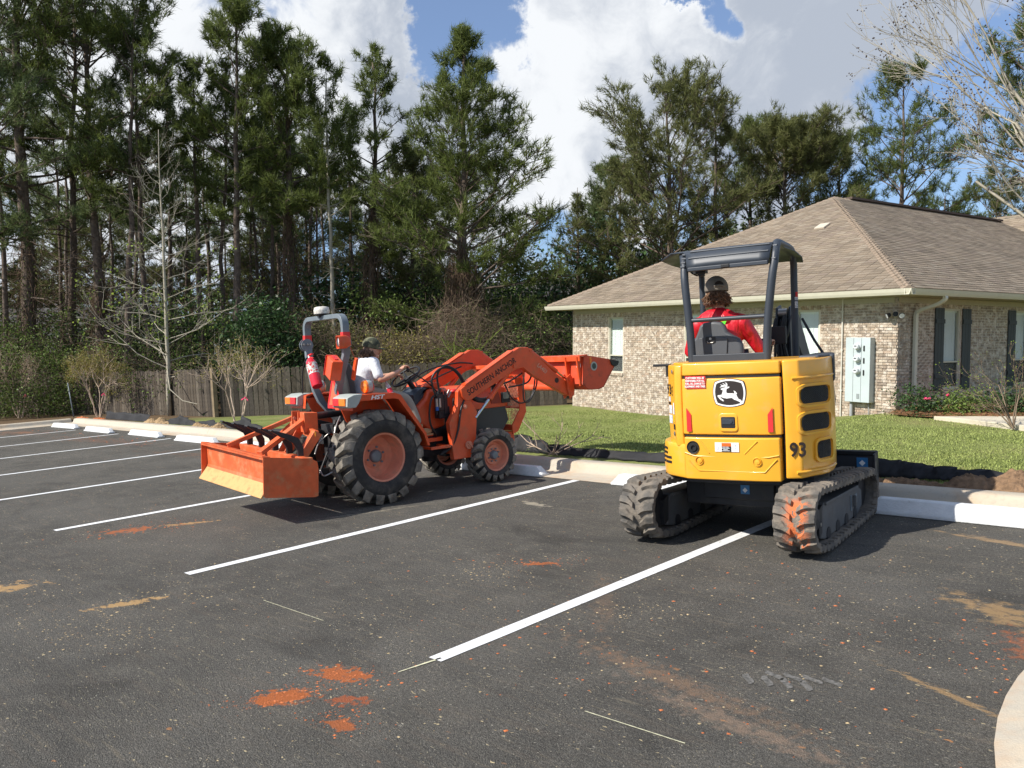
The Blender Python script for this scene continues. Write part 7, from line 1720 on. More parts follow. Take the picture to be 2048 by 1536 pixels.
def join(parts, name, m):
    Vs = []; Fs = []; o = 0
    for V, F in parts: Vs.append(V); Fs.append(F + o); o += len(V)
    return fast_mesh(name, np.concatenate(Vs), np.concatenate(Fs), m)
def bush(name, label, cat, blobs, nleaf, size, m, twm=None, ntw=0, group=None, kind=None, twl=.5, seed=1, flat=.2, hollow=.35, twr=.006):
    """blobs: (x,y,z,rx,ry,rz) ellipsoids. leaves gather in clumps so gaps and light/dark masses appear"""
    rng = np.random.default_rng(seed); B = np.array(blobs, float); vol = (B[:, 3] * B[:, 4] * B[:, 5]) ** .75; pr = vol / vol.sum(); base = Vector((B[:, 0].mean(), B[:, 1].mean(), 0)); B[:, 0] -= base.x; B[:, 1] -= base.y
    nc = max(10, nleaf // 26); k = rng.choice(len(B), nc, p=pr); d = rng.normal(0, 1, (nc, 3)); d /= np.linalg.norm(d, axis=1, keepdims=True); d *= rng.uniform(hollow, 1.0, (nc, 1)) ** .5
    cc = B[k, :3] + d * B[k, 3:6]; cc[:, 2] = np.abs(cc[:, 2]); j = rng.integers(0, nc, nleaf); C_ = cc[j] + rng.normal(0, 1, (nleaf, 3)) * (size * 2.2); C_[:, 2] = np.maximum(.02, C_[:, 2])
    V, F = leaves(rng, C_, size, flat)
    if kind == 'stuff':
        o = obj(name, fast_mesh(name, V, F, m), loc=base, kind='stuff', label=label); r = o
    else:
        r = thing(name, label, cat, base, 0, group); obj('foliage', fast_mesh('foliage', V, F, m), parent=r)
    if ntw:
        k = rng.choice(len(B), ntw, p=pr); A0, A1, ra = [], [], []
        for q in range(ntw):
            b = B[k[q]]; d_ = rng.normal(0, 1, 3); d_ /= np.linalg.norm(d_); p = b[:3] + d_ * b[3:6] * rng.uniform(.5, 1.0); p[2] = abs(p[2]); dr = rng.normal(0, 1, 3) * np.array([1, 1, .7]); dr /= np.linalg.norm(dr)
            for _ in range(4): dr = dr + rng.normal(0, .35, 3); dr /= np.linalg.norm(dr); e = p + dr * twl / 4; e[2] = max(.02, e[2]); A0.append(p); A1.append(e); ra.append(rng.uniform(.6, 1.2) * twr); p = e
        V, F = tubes_np(A0, A1, ra, np.array(ra) * .75, 3)
        if kind == 'stuff': obj(name + '_twigs' if False else 'brushwood', fast_mesh('brushwood', V, F, twm), loc=base, kind='stuff', label='tangle of bare brown stems in the undergrowth')
        else: obj('twigs', fast_mesh('twigs', V, F, twm), parent=r, kind='stuff')
    return r
def upright(name, label, cat, base, group, lean=0.0, seed=0):
    r = bpy.data.objects.new(name, None); COL.objects.link(r); rnd = random.Random(seed); q_ = PLUMB.to_matrix().to_4x4() @ Matrix.Rotation(rnd.uniform(-1, 1) * rad(1.0) + rad(lean), 4, (CAM - base).normalized() * 1.0 if False else Vector((math.sin(rad(46.1)) * -1 * 0 + .69, -.72, 0)))
    r.matrix_world = Matrix.Translation(base) @ q_; r['label'] = label; r['category'] = cat
    if group: r['group'] = group
    return r
def pine(bearing, dist, height, cb, rad_, label, seed, nb=46, nm=None, tr_r=.17, needle=.31, lean=0, shape='round', dens=1.0, bias=None, vine=None, ntuft=13, trunkm=None, bare=12, wid=.024, sky_lower=False):
    rng = np.random.default_rng(seed); base = polar(bearing, dist); base.z -= .05
    r = upright('pine_tree', label, 'pine tree', base, 'tall pines behind the fence and the house', lean, seed)
    # trunk with slight wander
    n = 14; zs = np.linspace(0, height * .985, n); wx = np.cumsum(rng.normal(0, .05, n)) * height / 16; wy = np.cumsum(rng.normal(0, .05, n)) * height / 16; wx[0] = wy[0] = 0
    tp = [Vector((wx[i], wy[i], zs[i])) for i in range(n)]; tr_rad = [tr_r * (1 - .88 * (z / height) ** 1.15) + .012 for z in zs]; tr_rad[0] *= 1.15
    g = MB(); g.tube(tp, tr_rad, 9); obj('trunk', g, trunkm or M_BARK, r, smooth=180)
    T_ = lambda z: np.array([np.interp(z, zs, wx), np.interp(z, zs, wy), z])
    P0, P1, R0, R1, TC, TD = [], [], [], [], [], []
    for i in range(nb + bare):
        dead = i >= nb
        u = rng.random() ** .85 if not dead else 0; z = cb + (height - cb) * u if not dead else rng.uniform(cb * .35, cb * 1.02)
        if shape == 'round': prof = math.sqrt(max(.02, 1 - ((u - .38) / .66) ** 2))
        elif shape == 'cone': prof = (1 - u) ** .75 * (.55 + .45 * min(1, u * 3 + .35)) + .05
        elif shape == 'flat': prof = .55 + .45 * math.sin(math.pi * min(1, u * .95 + .15)) if u < .93 else .3
        L = rad_ * prof * rng.uniform(.65, 1.1) if not dead else rad_ * rng.uniform(.2, .55)
        az = rng.uniform(0, 2 * math.pi); 
        if bias is not None and rng.random() < bias[1] and (len(bias) < 4 or bias[2] < u < bias[3]): az = bias[0] + rng.normal(0, .35); L *= bias[4] if len(bias) > 4 else 1.25
        el = rad(8 + 48 * u + rng.normal(0, 9)) if not dead else rad(rng.uniform(-25, 15)); st = T_(z); d = np.array([math.cos(az) * math.cos(el), math.sin(az) * math.cos(el), math.sin(el)]); K = 5; p = st; pts = [st]
        for k in range(K):
            d = d + np.array([rng.normal(0, .10), rng.normal(0, .10), rng.normal(.045, .06)]) if not dead else d + rng.normal(0, .2, 3); d /= np.linalg.norm(d); p = p + d * L / K; pts.append(p)
        br = max(.012, min(.055, tr_r * .33 * (L / rad_) * (1 - .6 * u)))
        for k in range(K): P0.append(pts[k]); P1.append(pts[k + 1]); R0.append(br * (1 - k / K * .8)); R1.append(br * (1 - (k + 1) / K * .8))
        ns = int(max(4, L * 3.9 * dens)) if not dead else int(max(2, L * 2.5))
        for s in range(ns):
            t = rng.uniform(.25, 1.0) ** .7; q = pts[min(K - 1, int(t * K))] + (pts[min(K, int(t * K) + 1)] - pts[min(K - 1, int(t * K))]) * (t * K % 1)
            dd = d * .6 + rng.normal(0, .62, 3); dd[2] = abs(dd[2]) * .6 + (.15 if not dead else -.3); dd /= np.linalg.norm(dd); l = L * rng.uniform(.14, .34) * (1.1 - .4 * t); e = q + dd * l
            P0.append(q); P1.append(e); R0.append(br * .38); R1.append(br * .12 + .003)
            if dead: continue
            up = dd + np.array([0, 0, .55]); up /= np.linalg.norm(up)
            TC.append(e); TD.append(up)
            for _ in range(rng.integers(3, 5)):
                w_ = rng.uniform(.35, 1); TC.append(q + dd * l * w_ + rng.normal(0, .10, 3)); v = up + rng.normal(0, .4, 3); v[2] = abs(v[2]) * .8 + .1; TD.append(v / np.linalg.norm(v))
    V, F = tubes_np(P0, P1, R0, R1, 4); obj('limbs', fast_mesh('limbs', V, F, trunkm or M_BARK), parent=r, kind='stuff')
    TC, TD = np.array(TC), np.array(TD)
    V, F = tufts(rng, TC, TD, ntuft, needle, wid, .72); obj('crown', fast_mesh('crown', V, F, nm or M_NEEDLE), parent=r)
    if vine:
        z0, z1, vr, nv, nl = vine; A0, A1, ra = [], [], []
        for _ in range(nv):
            z = rng.uniform(z0, z1) ; a = rng.uniform(0, 6.283); fr = (z - z0) / (z1 - z0); rr = vr * (1.05 - .75 * fr) * rng.uniform(.15, 1.0) ** .6; p = T_(z) + np.array([rr * math.cos(a), rr * math.sin(a), 0])
            for k in range(5):
                q = p + np.array([rng.normal(0, .07), rng.normal(0, .07), -rng.uniform(.12, .34)]); q[2] = max(.05, q[2]); A0.append(p); A1.append(q); ra.append(rng.uniform(.005, .012)); p = q
        V, F = tubes_np(A0, A1, ra, np.array(ra) * .7, 3); obj('vines', fast_mesh('vines', V, F, M_VINEB), parent=r)
        if nl:
            zz = rng.uniform(z0, z1, nl); a = rng.uniform(0, 6.283, nl); rr = vr * .8 * (1.05 - .75 * (zz - z0) / (z1 - z0)) * rng.random(nl) ** .5; C_ = np.stack([np.interp(zz, zs, wx) + rr * np.cos(a), np.interp(zz, zs, wy) + rr * np.sin(a), zz], 1)
            V, F = leaves(rng, C_, .085); obj('ivy', fast_mesh('ivy', V, F, M_LEAFG), parent=r)
    return r
RIGHTV = math.atan2(.69, .72)      # direction to the right as seen from the car park
RB = math.atan2(.6909, .721)
PT = [ # bearing, dist, height, crown base, radius, label, kwargs
 (-74.0, 37, 21.0, 7.5, 4.4, 'thickest pine trunk, ivy covered, at the far left', dict(nb=66, tr_r=.27, vine=(0, 8, .62, 380, 2600), bare=14)),
 (-76.5, 33, 14.0, 5.0, 3.4, 'dark pine at the left edge behind the thickest trunk', dict(nb=44, nm='M_NEEDLE3', tr_r=.16)),
 (-71.9, 38, 16.8, 6.4, 3.8, 'tall dark pine just right of the thickest trunk', dict(nb=48, nm='M_NEEDLE3', tr_r=.17)),
 (-70.3, 35.5, 17.2, 7.6, 3.5, 'pine whose lower trunk is wrapped in brown vines at the left', dict(nb=44, tr_r=.20, vine=(0, 5.2, .75, 420, 900), bare=12)),
 (-69.0, 34, 14.8, 7.6, 2.8, 'pine with a leaning dark trunk beside the vine wrapped one', dict(nb=34, tr_r=.13, lean=-2.0)),
 (-67.4, 35, 13.4, 6.4, 2.4, 'loose crowned pine behind the bare pale tree', dict(nb=36, tr_r=.12, nm='M_NEEDLE3')),
 (-64.5, 35, 12.9, 6.8, 1.9, 'slender pine just right of the bare pale tree', dict(nb=32, tr_r=.13)),
 (-62.2, 32.5, 14.6, 6.6, 2.15, 'bright green pine with the tallest top in the left group', dict(nb=58, tr_r=.15, dens=1.25)),
 (-63.3, 36, 12.8, 7.2, 1.5, 'narrow pine tucked left of the tallest green one', dict(nb=26, tr_r=.11)),
 (-60.2, 36, 12.6, 7.0, 1.6, 'thin trunked pine right of the tallest green one', dict(nb=28, tr_r=.10)),
 (-58.5, 33, 13.6, 6.8, 2.5, 'broad pine above a dark vine covered trunk left of centre', dict(nb=60, tr_r=.19, dens=1.2, vine=(0, 7.5, .60, 520, 1500), bare=10)),
 (-55.9, 32, 12.2, 6.4, 1.7, 'pine with a thin straight pale trunk left of centre', dict(nb=32, tr_r=.085, trunkm='M_PALE')),
 (-53.3, 33, 13.2, 4.4, 1.75, 'narrow pine with a dead brown patch in its crown', dict(nb=40, tr_r=.16, dens=.9, vine=(2.0, 9.0, .50, 520, 300), bare=14)),
 (-51.0, 35, 9.5, 3.2, 2.5, 'lower olive green pine left of the conical one', dict(nb=50, nm='M_NEEDLE2', tr_r=.12)),
 (-47.2, 30, 12.9, 2.2, 4.3, 'conical pine with a long limb reaching to the right at centre', dict(nb=112, tr_r=.20, shape='cone', nm='M_NEEDLE', dens=1.15, bias=(-RB + 1.05, .16, .15, .55, 1.30), vine=(0, 5.6, 1.5, 1300, 900), bare=16)),
 (-32.9, 37, 11.9, 2.0, 4.7, 'big round headed pine behind the left end of the house', dict(nb=96, tr_r=.20, dens=.92, nm='M_NEEDLE2')),
 (-30.1, 40, 12.0, 3.0, 2.6, 'pine with an upright side crown just right of the round headed one', dict(nb=56, tr_r=.15, nm='M_NEEDLE2')),
 (-36.6, 41, 9.4, 1.2, 3.4, 'lower pine left of the round headed one', dict(nb=64, tr_r=.15, nm='M_NEEDLE3')),
 (-27.9, 44, 11.7, 3.0, 3.3, 'pine with pointed shoots above the roof slope', dict(nb=64, tr_r=.15)),
 (-25.6, 42, 11.0, 3.0, 3.9, 'dense broad pine above the house roof', dict(nb=100, tr_r=.18, dens=1.2, nm='M_NEEDLE2')),
 (-22.6, 46, 10.9, 2.4, 3.5, 'dark pine right of the dense broad one', dict(nb=70, tr_r=.15)),
 (-19.2, 42, 12.9, 3.0, 3.3, 'open crowned pine with upright brushes above the roof peak', dict(nb=74, tr_r=.15, dens=.85, needle=.30)),
 (-16.4, 56, 9.6, 2.5, 3.2, 'far small pine behind the ridge, left of the right edge', dict(nb=36, tr_r=.15)),
 (-13.9, 58, 10.4, 2.5, 3.6, 'far olive pine above the right end of the ridge', dict(nb=44, tr_r=.15, nm='M_NEEDLE2')),
 (-11.4, 34, 13.2, 6.2, 2.5, 'pine behind the leafless tree at the right edge', dict(nb=52, tr_r=.15)),
]
for i, (b_, d_, h_, cb_, r_, lab, kw) in enumerate(PT):
    for k in ('nm', 'trunkm'):
        if k in kw: kw[k] = globals()[kw[k]]
    pine(b_, d_, h_, cb_, r_, lab, 100 + i, **kw)
# slender trunks standing deeper in the wood
rndT = random.Random(8); 
thin = [(-75.2, 37), (-72.4, 40), (-71.9, 44), (-69.6, 42), (-68.2, 45), (-66.3, 41), (-65.4, 44), (-61.6, 42), (-61.0, 38), (-60.7, 47), (-59.7, 43), (-59.2, 40), (-57.6, 44), (-57.1, 39), (-56.6, 46), (-54.7, 42), (-52.2, 45), (-50.0, 44), (-38.0, 48), (-67.8, 48), (-63.9, 47), (-62.7, 50)]
P_ = ['at the far left', 'behind the ivy covered trunk', 'left of the bare pale tree', 'right of the bare pale tree', 'behind the green pine', 'left of centre', 'near the dark vine covered trunk', 'behind the conical pine']
protos = []
for i, (b_, d_) in enumerate(thin):
    where = ('at the far left' if b_ < -71 else 'left of the bare pale tree' if b_ < -67 else 'right of the bare pale tree' if b_ < -62.5 else 'right of the tallest green pine' if b_ < -59 else 'beside the dark vine covered trunk' if b_ < -56 else 'left of the conical pine' if b_ < -49 else 'beside the cedar') 
    lab = 'slender high crowned pine deep in the wood ' + where
    if i < 6:
        o = pine(b_, d_, rndT.uniform(12.5, 15.0), rndT.uniform(7.0, 8.5), rndT.uniform(1.6, 2.3), lab, 300 + i, nb=26, tr_r=rndT.uniform(.08, .13), ntuft=10, bare=16, nm=M_NEEDLE3 if i % 2 else M_NEEDLE); protos.append(o)
    else:
        s_ = protos[i % 6]; o = s_.copy(); COL.objects.link(o); q = polar(b_, d_); k = rndT.uniform(.85, 1.08)
        o.matrix_world = Matrix.Translation(q) @ PLUMB.to_matrix().to_4x4() @ Matrix.Rotation(rndT.uniform(0, 6.28), 4, 'Z') @ Matrix.Diagonal((k, k, k, 1)); o['label'] = lab
        for ch in list(s_.children): c_ = ch.copy(); COL.objects.link(c_); c_.parent = o
    o['group'] = 'slender pine trunks deep in the wood'
# a farther row of full pines closes the wood; their crowns show low between the nearer trunks
src = [o for o in COL.objects if o.name.split('.')[0] == 'pine_tree' and o.parent is None]
rowk = random.Random(12)
for i in range(17):
    b_ = -80 + i * 2.05 + rowk.uniform(-.5, .5); q = polar(b_, rowk.uniform(48, 60)); s_ = src[(7, 10, 1, 13, 2, 15)[i % 6]]; k = rowk.uniform(.70, .92); o = s_.copy(); COL.objects.link(o)
    o.matrix_world = Matrix.Translation(q) @ PLUMB.to_matrix().to_4x4() @ Matrix.Rotation(rowk.uniform(0, 6.28), 4, 'Z') @ Matrix.Diagonal((k * 1.25, k * 1.25, k, 1)); o['group'] = 'farthest row of pines closing the wood'
    o['label'] = 'pine in the farthest row of the wood ' + ('behind the ivy covered trunks' if b_ < -70 else 'behind the bare pale tree' if b_ < -63 else 'behind the tall green pine' if b_ < -56 else 'behind the brown patched pine' if b_ < -50 else 'behind the conical pine')
    for ch in list(s_.children): c_ = ch.copy(); COL.objects.link(c_); c_.parent = o
bush('vine_tangle', 'grey brown tangle of vines and thin growth hanging among the pine trunks', '', [(*p_[:2], z_, 2.2, 2.2, 2.2) for b_, z_ in ((-77, 4), (-74, 3.5), (-72, 6), (-70.5, 4), (-68, 3.4), (-66, 4.6), (-61, 3.8), (-59, 5.2), (-58, 3), (-56, 4.4), (-54, 5.5), (-52.6, 3.6), (-51, 5), (-49.5, 3.5), (-46, 4.8), (-44.5, 3.2), (-42, 4.0)) for p_ in [tuple(polar(b_, 38))]], 9000, .12, M_LEAFO, M_VINEB, 2600, kind='stuff', twl=2.0, seed=27, twr=.009)
bush('undergrowth', 'mid height sunlit green growth among the trunks behind the bare pale tree', '', [(*tuple(polar(b_, d_))[:2], z_, 1.8, 1.8, 1.5) for b_, d_, z_ in ((-76, 39, 3.0), (-73, 37, 2.6), (-70, 37, 3.2), (-67, 34, 2.4), (-65, 33, 3.0), (-63, 34, 2.2), (-58, 33, 2.6), (-54.5, 33, 3.2), (-52, 32, 2.4), (-50, 33, 3.4), (-44, 33, 3.0), (-42, 34, 2.2))], 15000, .12, M_LEAFG, M_TWIG, 500, kind='stuff', twl=1.2, seed=28)
# cedar beside the pines at centre right
def cedar(bearing, dist, h, rr, label, seed):
    rng = np.random.default_rng(seed); r = upright('cedar_tree', label, 'cedar tree', polar(bearing, dist), None, 0, seed); g = MB(); g.tube([(0, 0, 0), (.05, 0, h * .6), (0, 0, h)], [.13, .07, .01], 8); obj('trunk', g, M_BARK, r, smooth=180)
    n = 900; z = rng.random(n) ** .8 * h * .97; rad_ = rr * (1 - z / h) ** .8 + .1; a = rng.uniform(0, 6.283, n); q = rad_ * rng.random(n) ** .4; C_ = np.stack([q * np.cos(a), q * np.sin(a), z], 1); D_ = np.stack([np.cos(a) * .6, np.sin(a) * .6, np.full(n, .8)], 1); V, F = tufts(rng, C_, D_, 14, .22, .02, .9); obj('crown', fast_mesh('crown', V, F, M_LEAFO), parent=r)
    V, F = tubes_np(np.stack([0 * z, 0 * z, z - .2], 1)[::4], C_[::4], np.full(len(z[::4]), .02), np.full(len(z[::4]), .006), 3); obj('limbs', fast_mesh('limbs', V, F, M_BARK), parent=r)
cedar(-39.4, 37, 8.6, 1.7, 'pointed cedar standing left of the round headed pine', 5)
# ------------------------------------------------------------ shrubs, thickets, hedge
def row_blobs(b0, b1, d0, d1, n, rz, rr, seed, zc=.5):
    rnd = random.Random(seed); out = []
    for i in range(n):
        t = (i + rnd.uniform(-.3, .3)) / max(1, n - 1); p = polar(b0 + (b1 - b0) * t, d0 + (d1 - d0) * t + rnd.uniform(-.8, .8)); h = rz * rnd.uniform(.7, 1.2); out.append((p.x, p.y, h * zc, rr * rnd.uniform(.8, 1.3), rr * rnd.uniform(.8, 1.3), h * (1 - zc) + .1))
    return out
# deep dark thicket filling the wood
bush('undergrowth', 'dark evergreen thicket filling the wood behind the fence', '', row_blobs(-80, -58, 40, 41, 26, 4.2, 1.9, 1), 26000, .20, M_LEAFD, M_VINEB, 900, kind='stuff', twl=1.8, seed=21)
bush('undergrowth', 'dark evergreen thicket behind the tractor and the conical pine', '', row_blobs(-58, -36, 35, 38, 26, 5.2, 2.0, 2), 32000, .20, M_LEAFD, M_VINEB, 1300, kind='stuff', twl=1.8, seed=22)
bush('undergrowth', 'dark thicket showing above the eaves behind the house', '', row_blobs(-40, -6, 40, 48, 26, 6.6, 2.5, 3), 34000, .24, M_LEAFD, M_TWIG, 400, kind='stuff', twl=1.8, seed=23)
bush('undergrowth', 'taller woodland mass far beyond the trunks', '', row_blobs(-82, -8, 62, 72, 40, 6.0, 3.6, 4), 14000, .55, M_LEAFD, None, 0, kind='stuff', seed=24)
# vine mound behind the fence (big rounded brown green mass)
p = lambda b, d: (polar(b, d).x, polar(b, d).y)
def blob(b, d, z, rx, rz): q = polar(b, d); return (q.x, q.y, z, rx, rx, rz)
bush('shrub', 'large rounded shrub overgrown with brown vines behind the roll bar', 'shrub', [blob(-57.2, 28.3, 1.7, 1.6, 1.5), blob(-58.6, 28.3, 1.1, 1.3, 1.2), blob(-55.6, 28.3, 1.4, 1.5, 1.3)], 9000, .075, M_LEAFO, M_TWIG, 2200, group='shrubs along the back of the fence', twl=.9, seed=31)
bush('shrub', 'olive green shrub with yellowish leaves behind the tractor driver', 'shrub', [blob(-53.3, 28.2, 1.4, 1.6, 1.2), blob(-51.2, 28, 1.2, 1.5, 1.2), blob(-49.7, 28.2, 1.1, 1.4, 1.1)], 9000, .085, M_BRONZE, M_TWIG, 1500, group='shrubs along the back of the fence', twl=.9, seed=32)
bush('shrub', 'brown twiggy shrub with yellow shoots above the loader arm', 'shrub', [blob(-48.2, 28, 1.3, 1.5, 1.2), blob(-46.0, 28.3, 1.3, 1.5, 1.2), blob(-47, 28.6, 2.3, 1.2, 1.1)], 5000, .075, M_LEAFO, M_TWIG, 2600, group='shrubs along the back of the fence', twl=1.1, seed=33)
bush('shrub', 'green shrub beside the left end of the house', 'shrub', [blob(-43.8, 28.6, 1.3, 1.6, 1.4), blob(-41.3, 30, 1.4, 1.8, 1.5)], 8000, .085, M_LEAFG, M_TWIG, 1500, group='shrubs along the back of the fence', twl=.9, seed=34)
bush('evergreen_shrub', 'glossy dark evergreen magnolia behind the small crape myrtle and the fence', 'shrub', [blob(-60.4, 27.6, 1.9, 1.25, 1.5), blob(-61.6, 27.8, 1.2, 1.0, 1.2), blob(-59.3, 27.6, 1.1, 1.1, 1.2), blob(-60.2, 27.6, 2.9, .7, .8)], 12000, .125, M_LEAFD, M_BARKD, 300, twl=.8, seed=35, flat=.1)
bush('shrub', 'light leafed shrub growing left of the bare pale tree', 'shrub', [blob(-69.3, 34, 1.4, 1.8, 1.4), blob(-67.2, 31, 1.2, 1.4, 1.2), blob(-65.5, 29.6, 1.0, 1.3, 1.0)], 4200, .085, M_LEAFG, M_TWIG, 900, group='shrubs along the back of the fence', twl=.9, seed=36)
bush('vine_thicket', 'green honeysuckle mound spilling over the fence at the far left', 'hedge', [blob(-75.6, 35.3, 1.5, 2.3, 1.9), blob(-73.4, 34.6, 1.3, 2.0, 1.5), blob(-71.6, 33.9, 1.1, 1.6, 1.2), blob(-78.2, 36.5, 1.5, 2.3, 2.0), blob(-70.0, 33.6, .9, 1.3, 1.0), blob(-73.6, 33.3, .9, .9, .6), blob(-71.8, 32.9, .6, .8, .5)], 24000, .085, M_LEAFG, M_TWIG, 900, twl=1.2, seed=37)
bush('yellow_shrub', 'yellow green shoots standing behind the loader arms', 'shrub', [blob(-46.9, 26.8, 1.0, .7, .8)], 900, .07, M_LEAFY, M_LEAFY, 260, twl=1.2, seed=38, twr=.008)
# ------------------------------------------------------------ bare branching trees
def grow(rng, p, d, L, r, lvl, segs, tips, maxl, spread, kids, upb, shrink=.68, wob=.12, nseg=4):
    pts = [p]
    for k in range(nseg):
        d = d + rng.normal(0, wob, 3); d[2] += upb; d /= np.linalg.norm(d); p = p + d * L / nseg; r2 = r * (1 - .45 * (k + 1) / nseg)
        segs.append((pts[-1], p, r * (1 - .45 * k / nseg), r2, lvl)); pts.append(p)
    if lvl >= maxl: tips.append((p, d)); return
    for c in range(kids[lvl]):
        t = rng.uniform(.3, 1.0); i = min(nseg - 1, int(t * nseg)); q = pts[i] + (pts[i + 1] - pts[i]) * (t * nseg - i); nd = d + rng.normal(0, spread, 3); nd /= np.linalg.norm(nd)
        grow(rng, q, nd, L * shrink * rng.uniform(.7, 1.15), r * (.62 if lvl else .5) * (1.1 - .5 * t), lvl + 1, segs, tips, maxl, spread, kids, upb, shrink, wob, nseg)
def seg_parts(r, segs, m, nm, k=5):
    V, F = tubes_np([s[0] for s in segs], [s[1] for s in segs], [max(.0022, s[2]) for s in segs], [max(.002, s[3]) for s in segs], k); return obj(nm, fast_mesh(nm, V, F, m), parent=r)
# pale young sycamore behind the fence
def sycamore():
    rng = np.random.default_rng(77); base = polar(-66.5, 28.6); r = upright('bare_tree', 'pale barked bare tree with arching branches and a few new leaves behind the fence', 'tree', base, None, 0, 2); H = 9.0; zs = np.linspace(0, H, 12); w_ = np.cumsum(rng.normal(0, .03, 12)); g = MB(); g.tube([(w_[i], 0, zs[i]) for i in range(12)], [.070 * (1 - z / H) + .010 for z in zs], 8); obj('trunk', g, M_PALE, r, smooth=180); segs, tips = [], []
    for i in range(46):
        z = 1.3 + (H - 1.6) * (i / 46) ** 1.05 + rng.uniform(-.1, .1); az = i * 2.4 + rng.normal(0, .4); up = .05 + .9 * (z / H) ** 1.2; d = np.array([math.cos(az), math.sin(az), up]); d /= np.linalg.norm(d); L = 2.5 * (1 - (z / H) ** 1.3) * rng.uniform(.55, 1.1) + .4
        grow(rng, np.array([np.interp(z, zs, w_), 0, z]), d, L, .019 * (1.2 - z / H), 1, segs, tips, 3, .5, [0, 4, 3, 2], .05, .5, .13, 5)
    # one long low limb drooping over the fence
    dirc = np.array([CAM.x - base.x, CAM.y - base.y, 0]); dirc /= np.linalg.norm(dirc); pth = [np.array([0, 0, 1.55]), dirc * .4 + [0, 0, 1.35], dirc * .9 + [0.1, 0, .9], dirc * 1.2 + [.3, .3, .55], dirc * 1.3 + [.6, .6, .45]]
    for a, b in zip(pth[:-1], pth[1:]): segs.append((a, b, .02, .016, 1))
    seg_parts(r, segs, M_PALE, 'branches', 4); T_ = np.array([t[0] for t in tips]); low = T_[T_[:, 2] < 5.5]; sel = low[rng.random(len(low)) < .45]; C_ = np.repeat(sel, 5, 0) + rng.normal(0, .10, (len(sel) * 5, 3)); V, F = leaves(rng, C_, .085, .2, .7); obj('foliage', fast_mesh('foliage', V, F, M_LEAFY), parent=r)
sycamore()
# crape myrtles planted along the kerb
M_RIBBON = mat('pink_ribbon', (.80, .05, .16), var=.1, rough=.6)
def crape(base, h, nst, label, seed, leafm, nleaf, ribbon, twk=(3, 4, 3, 2), stemsp=.28):
    rng = np.random.default_rng(seed); base = Vector(base); r = upright('crape_myrtle', label, 'crape myrtle', base, 'crape myrtles planted behind the kerb', 0, seed); segs, tips = [], []; tops = []
    for i in range(nst):
        a = i * 2 * math.pi / nst + rng.uniform(-.4, .4); p = np.array([.06 * math.cos(a), .06 * math.sin(a), 0]); d = np.array([math.cos(a) * stemsp, math.sin(a) * stemsp, 1.0]); d /= np.linalg.norm(d); L = h * .42
        for k in range(5):
            d2 = d + rng.normal(0, .13, 3); d2 /= np.linalg.norm(d2); q = p + d2 * L / 5; segs.append((p, q, .019 - .0012 * k, .018 - .0012 * k, 0)); p = q
            if k == 3: tops.append(q)
        for c in range(3):
            nd = d + rng.normal(0, .38, 3); nd /= np.linalg.norm(nd); grow(rng, p, nd, h * .34, .011, 1, segs, tips, 3, .42, [0, twk[1], twk[2], twk[3]], .06, .62, .12, 4)
    seg_parts(r, segs, M_CRAPE, 'branches', 4); T_ = np.array([t[0] for t in tips])
    if nleaf:
        j = rng.integers(0, len(T_), nleaf); zz = T_[j]; keep = zz; C_ = keep * np.array([[1, 1, 1]]) - np.abs(rng.normal(0, .16, (nleaf, 1))) * np.array([[0, 0, 1]]) * h * .35 + rng.normal(0, .05, (nleaf, 3)); V, F = leaves(rng, C_, .045, .2, .5); obj('foliage', fast_mesh('foliage', V, F, leafm), parent=r)
    if ribbon:
        t = tops[0]; g = MB()
        for s in (1, -1, .4): g.add([Vector(t), Vector(t) + Vector((.0, .0, .03)), Vector(t) + Vector((.16 * s, -.02, .05 - .09 * abs(s))), Vector(t) + Vector((.17 * s, -.02, .02 - .09 * abs(s)))], [(0, 1, 2, 3)])
        g.tube([Vector(t) + Vector((.024 * math.cos(a), .024 * math.sin(a), .01)) for a in [k * .6 for k in range(11)]], .012, 4); rb_ = obj('ribbon', g, M_RIBBON, r); rb_.modifiers.new('t', 'SOLIDIFY').thickness = .004
    return r
crape((-26.3, 6.1, 0.05), 2.55, 5, 'twiggy brown crape myrtle with pink ribbons at the left edge', 41, M_BRONZE, 700, True, (3, 6, 5, 3))
crape((-22.4, 7.35, .05), 2.5, 5, 'crape myrtle thick with yellow green leaves and a pink ribbon near the kerb corner', 42, M_BRONZE, 6500, True, (3, 4, 3, 2), .34)
crape((-12.35, 7.0, .06), 2.35, 5, 'crape myrtle with a pink ribbon on one stem behind the box blade', 43, M_BRONZE, 1500, True, (3, 4, 3, 2), .30)
# sapling in front of the silt fence
def sapling():
    rng = np.random.default_rng(4); r = upright('sapling', 'bare spreading sapling beside the silt fence between the machines', 'sapling', Vector((-1.35, 6.05, .10)), None, 0, 1); segs, tips = [], []
    for a, L, e in ((3.6, .8, .75), (3.0, .62, .3), (1.2, .5, 1.3), (.4, .6, .75), (.1, .75, .55), (5.2, .35, 1.5)):
        d = np.array([math.cos(a), math.sin(a) * .4, e]); d /= np.linalg.norm(d); grow(rng, np.array([0, 0, .0]), d, L, .010, 1, segs, tips, 3, .45, [0, 3, 2, 1], .04, .5, .1, 4)
    for a in (0, 1.5, 3, 4.4): segs.append((np.array([.0, 0, .05]), np.array([.12 * math.cos(a), .08 * math.sin(a), -.02]), .010, .006, 1))
    seg_parts(r, segs, M_CRAPE, 'branches', 4); T_ = np.array([t[0] for t in tips]); C_ = np.repeat(T_[::3], 4, 0) + rng.normal(0, .02, (len(T_[::3]) * 4, 3)); V, F = leaves(rng, C_, .035); obj('foliage', fast_mesh('foliage', V, F, M_LEAFG), parent=r)
sapling()
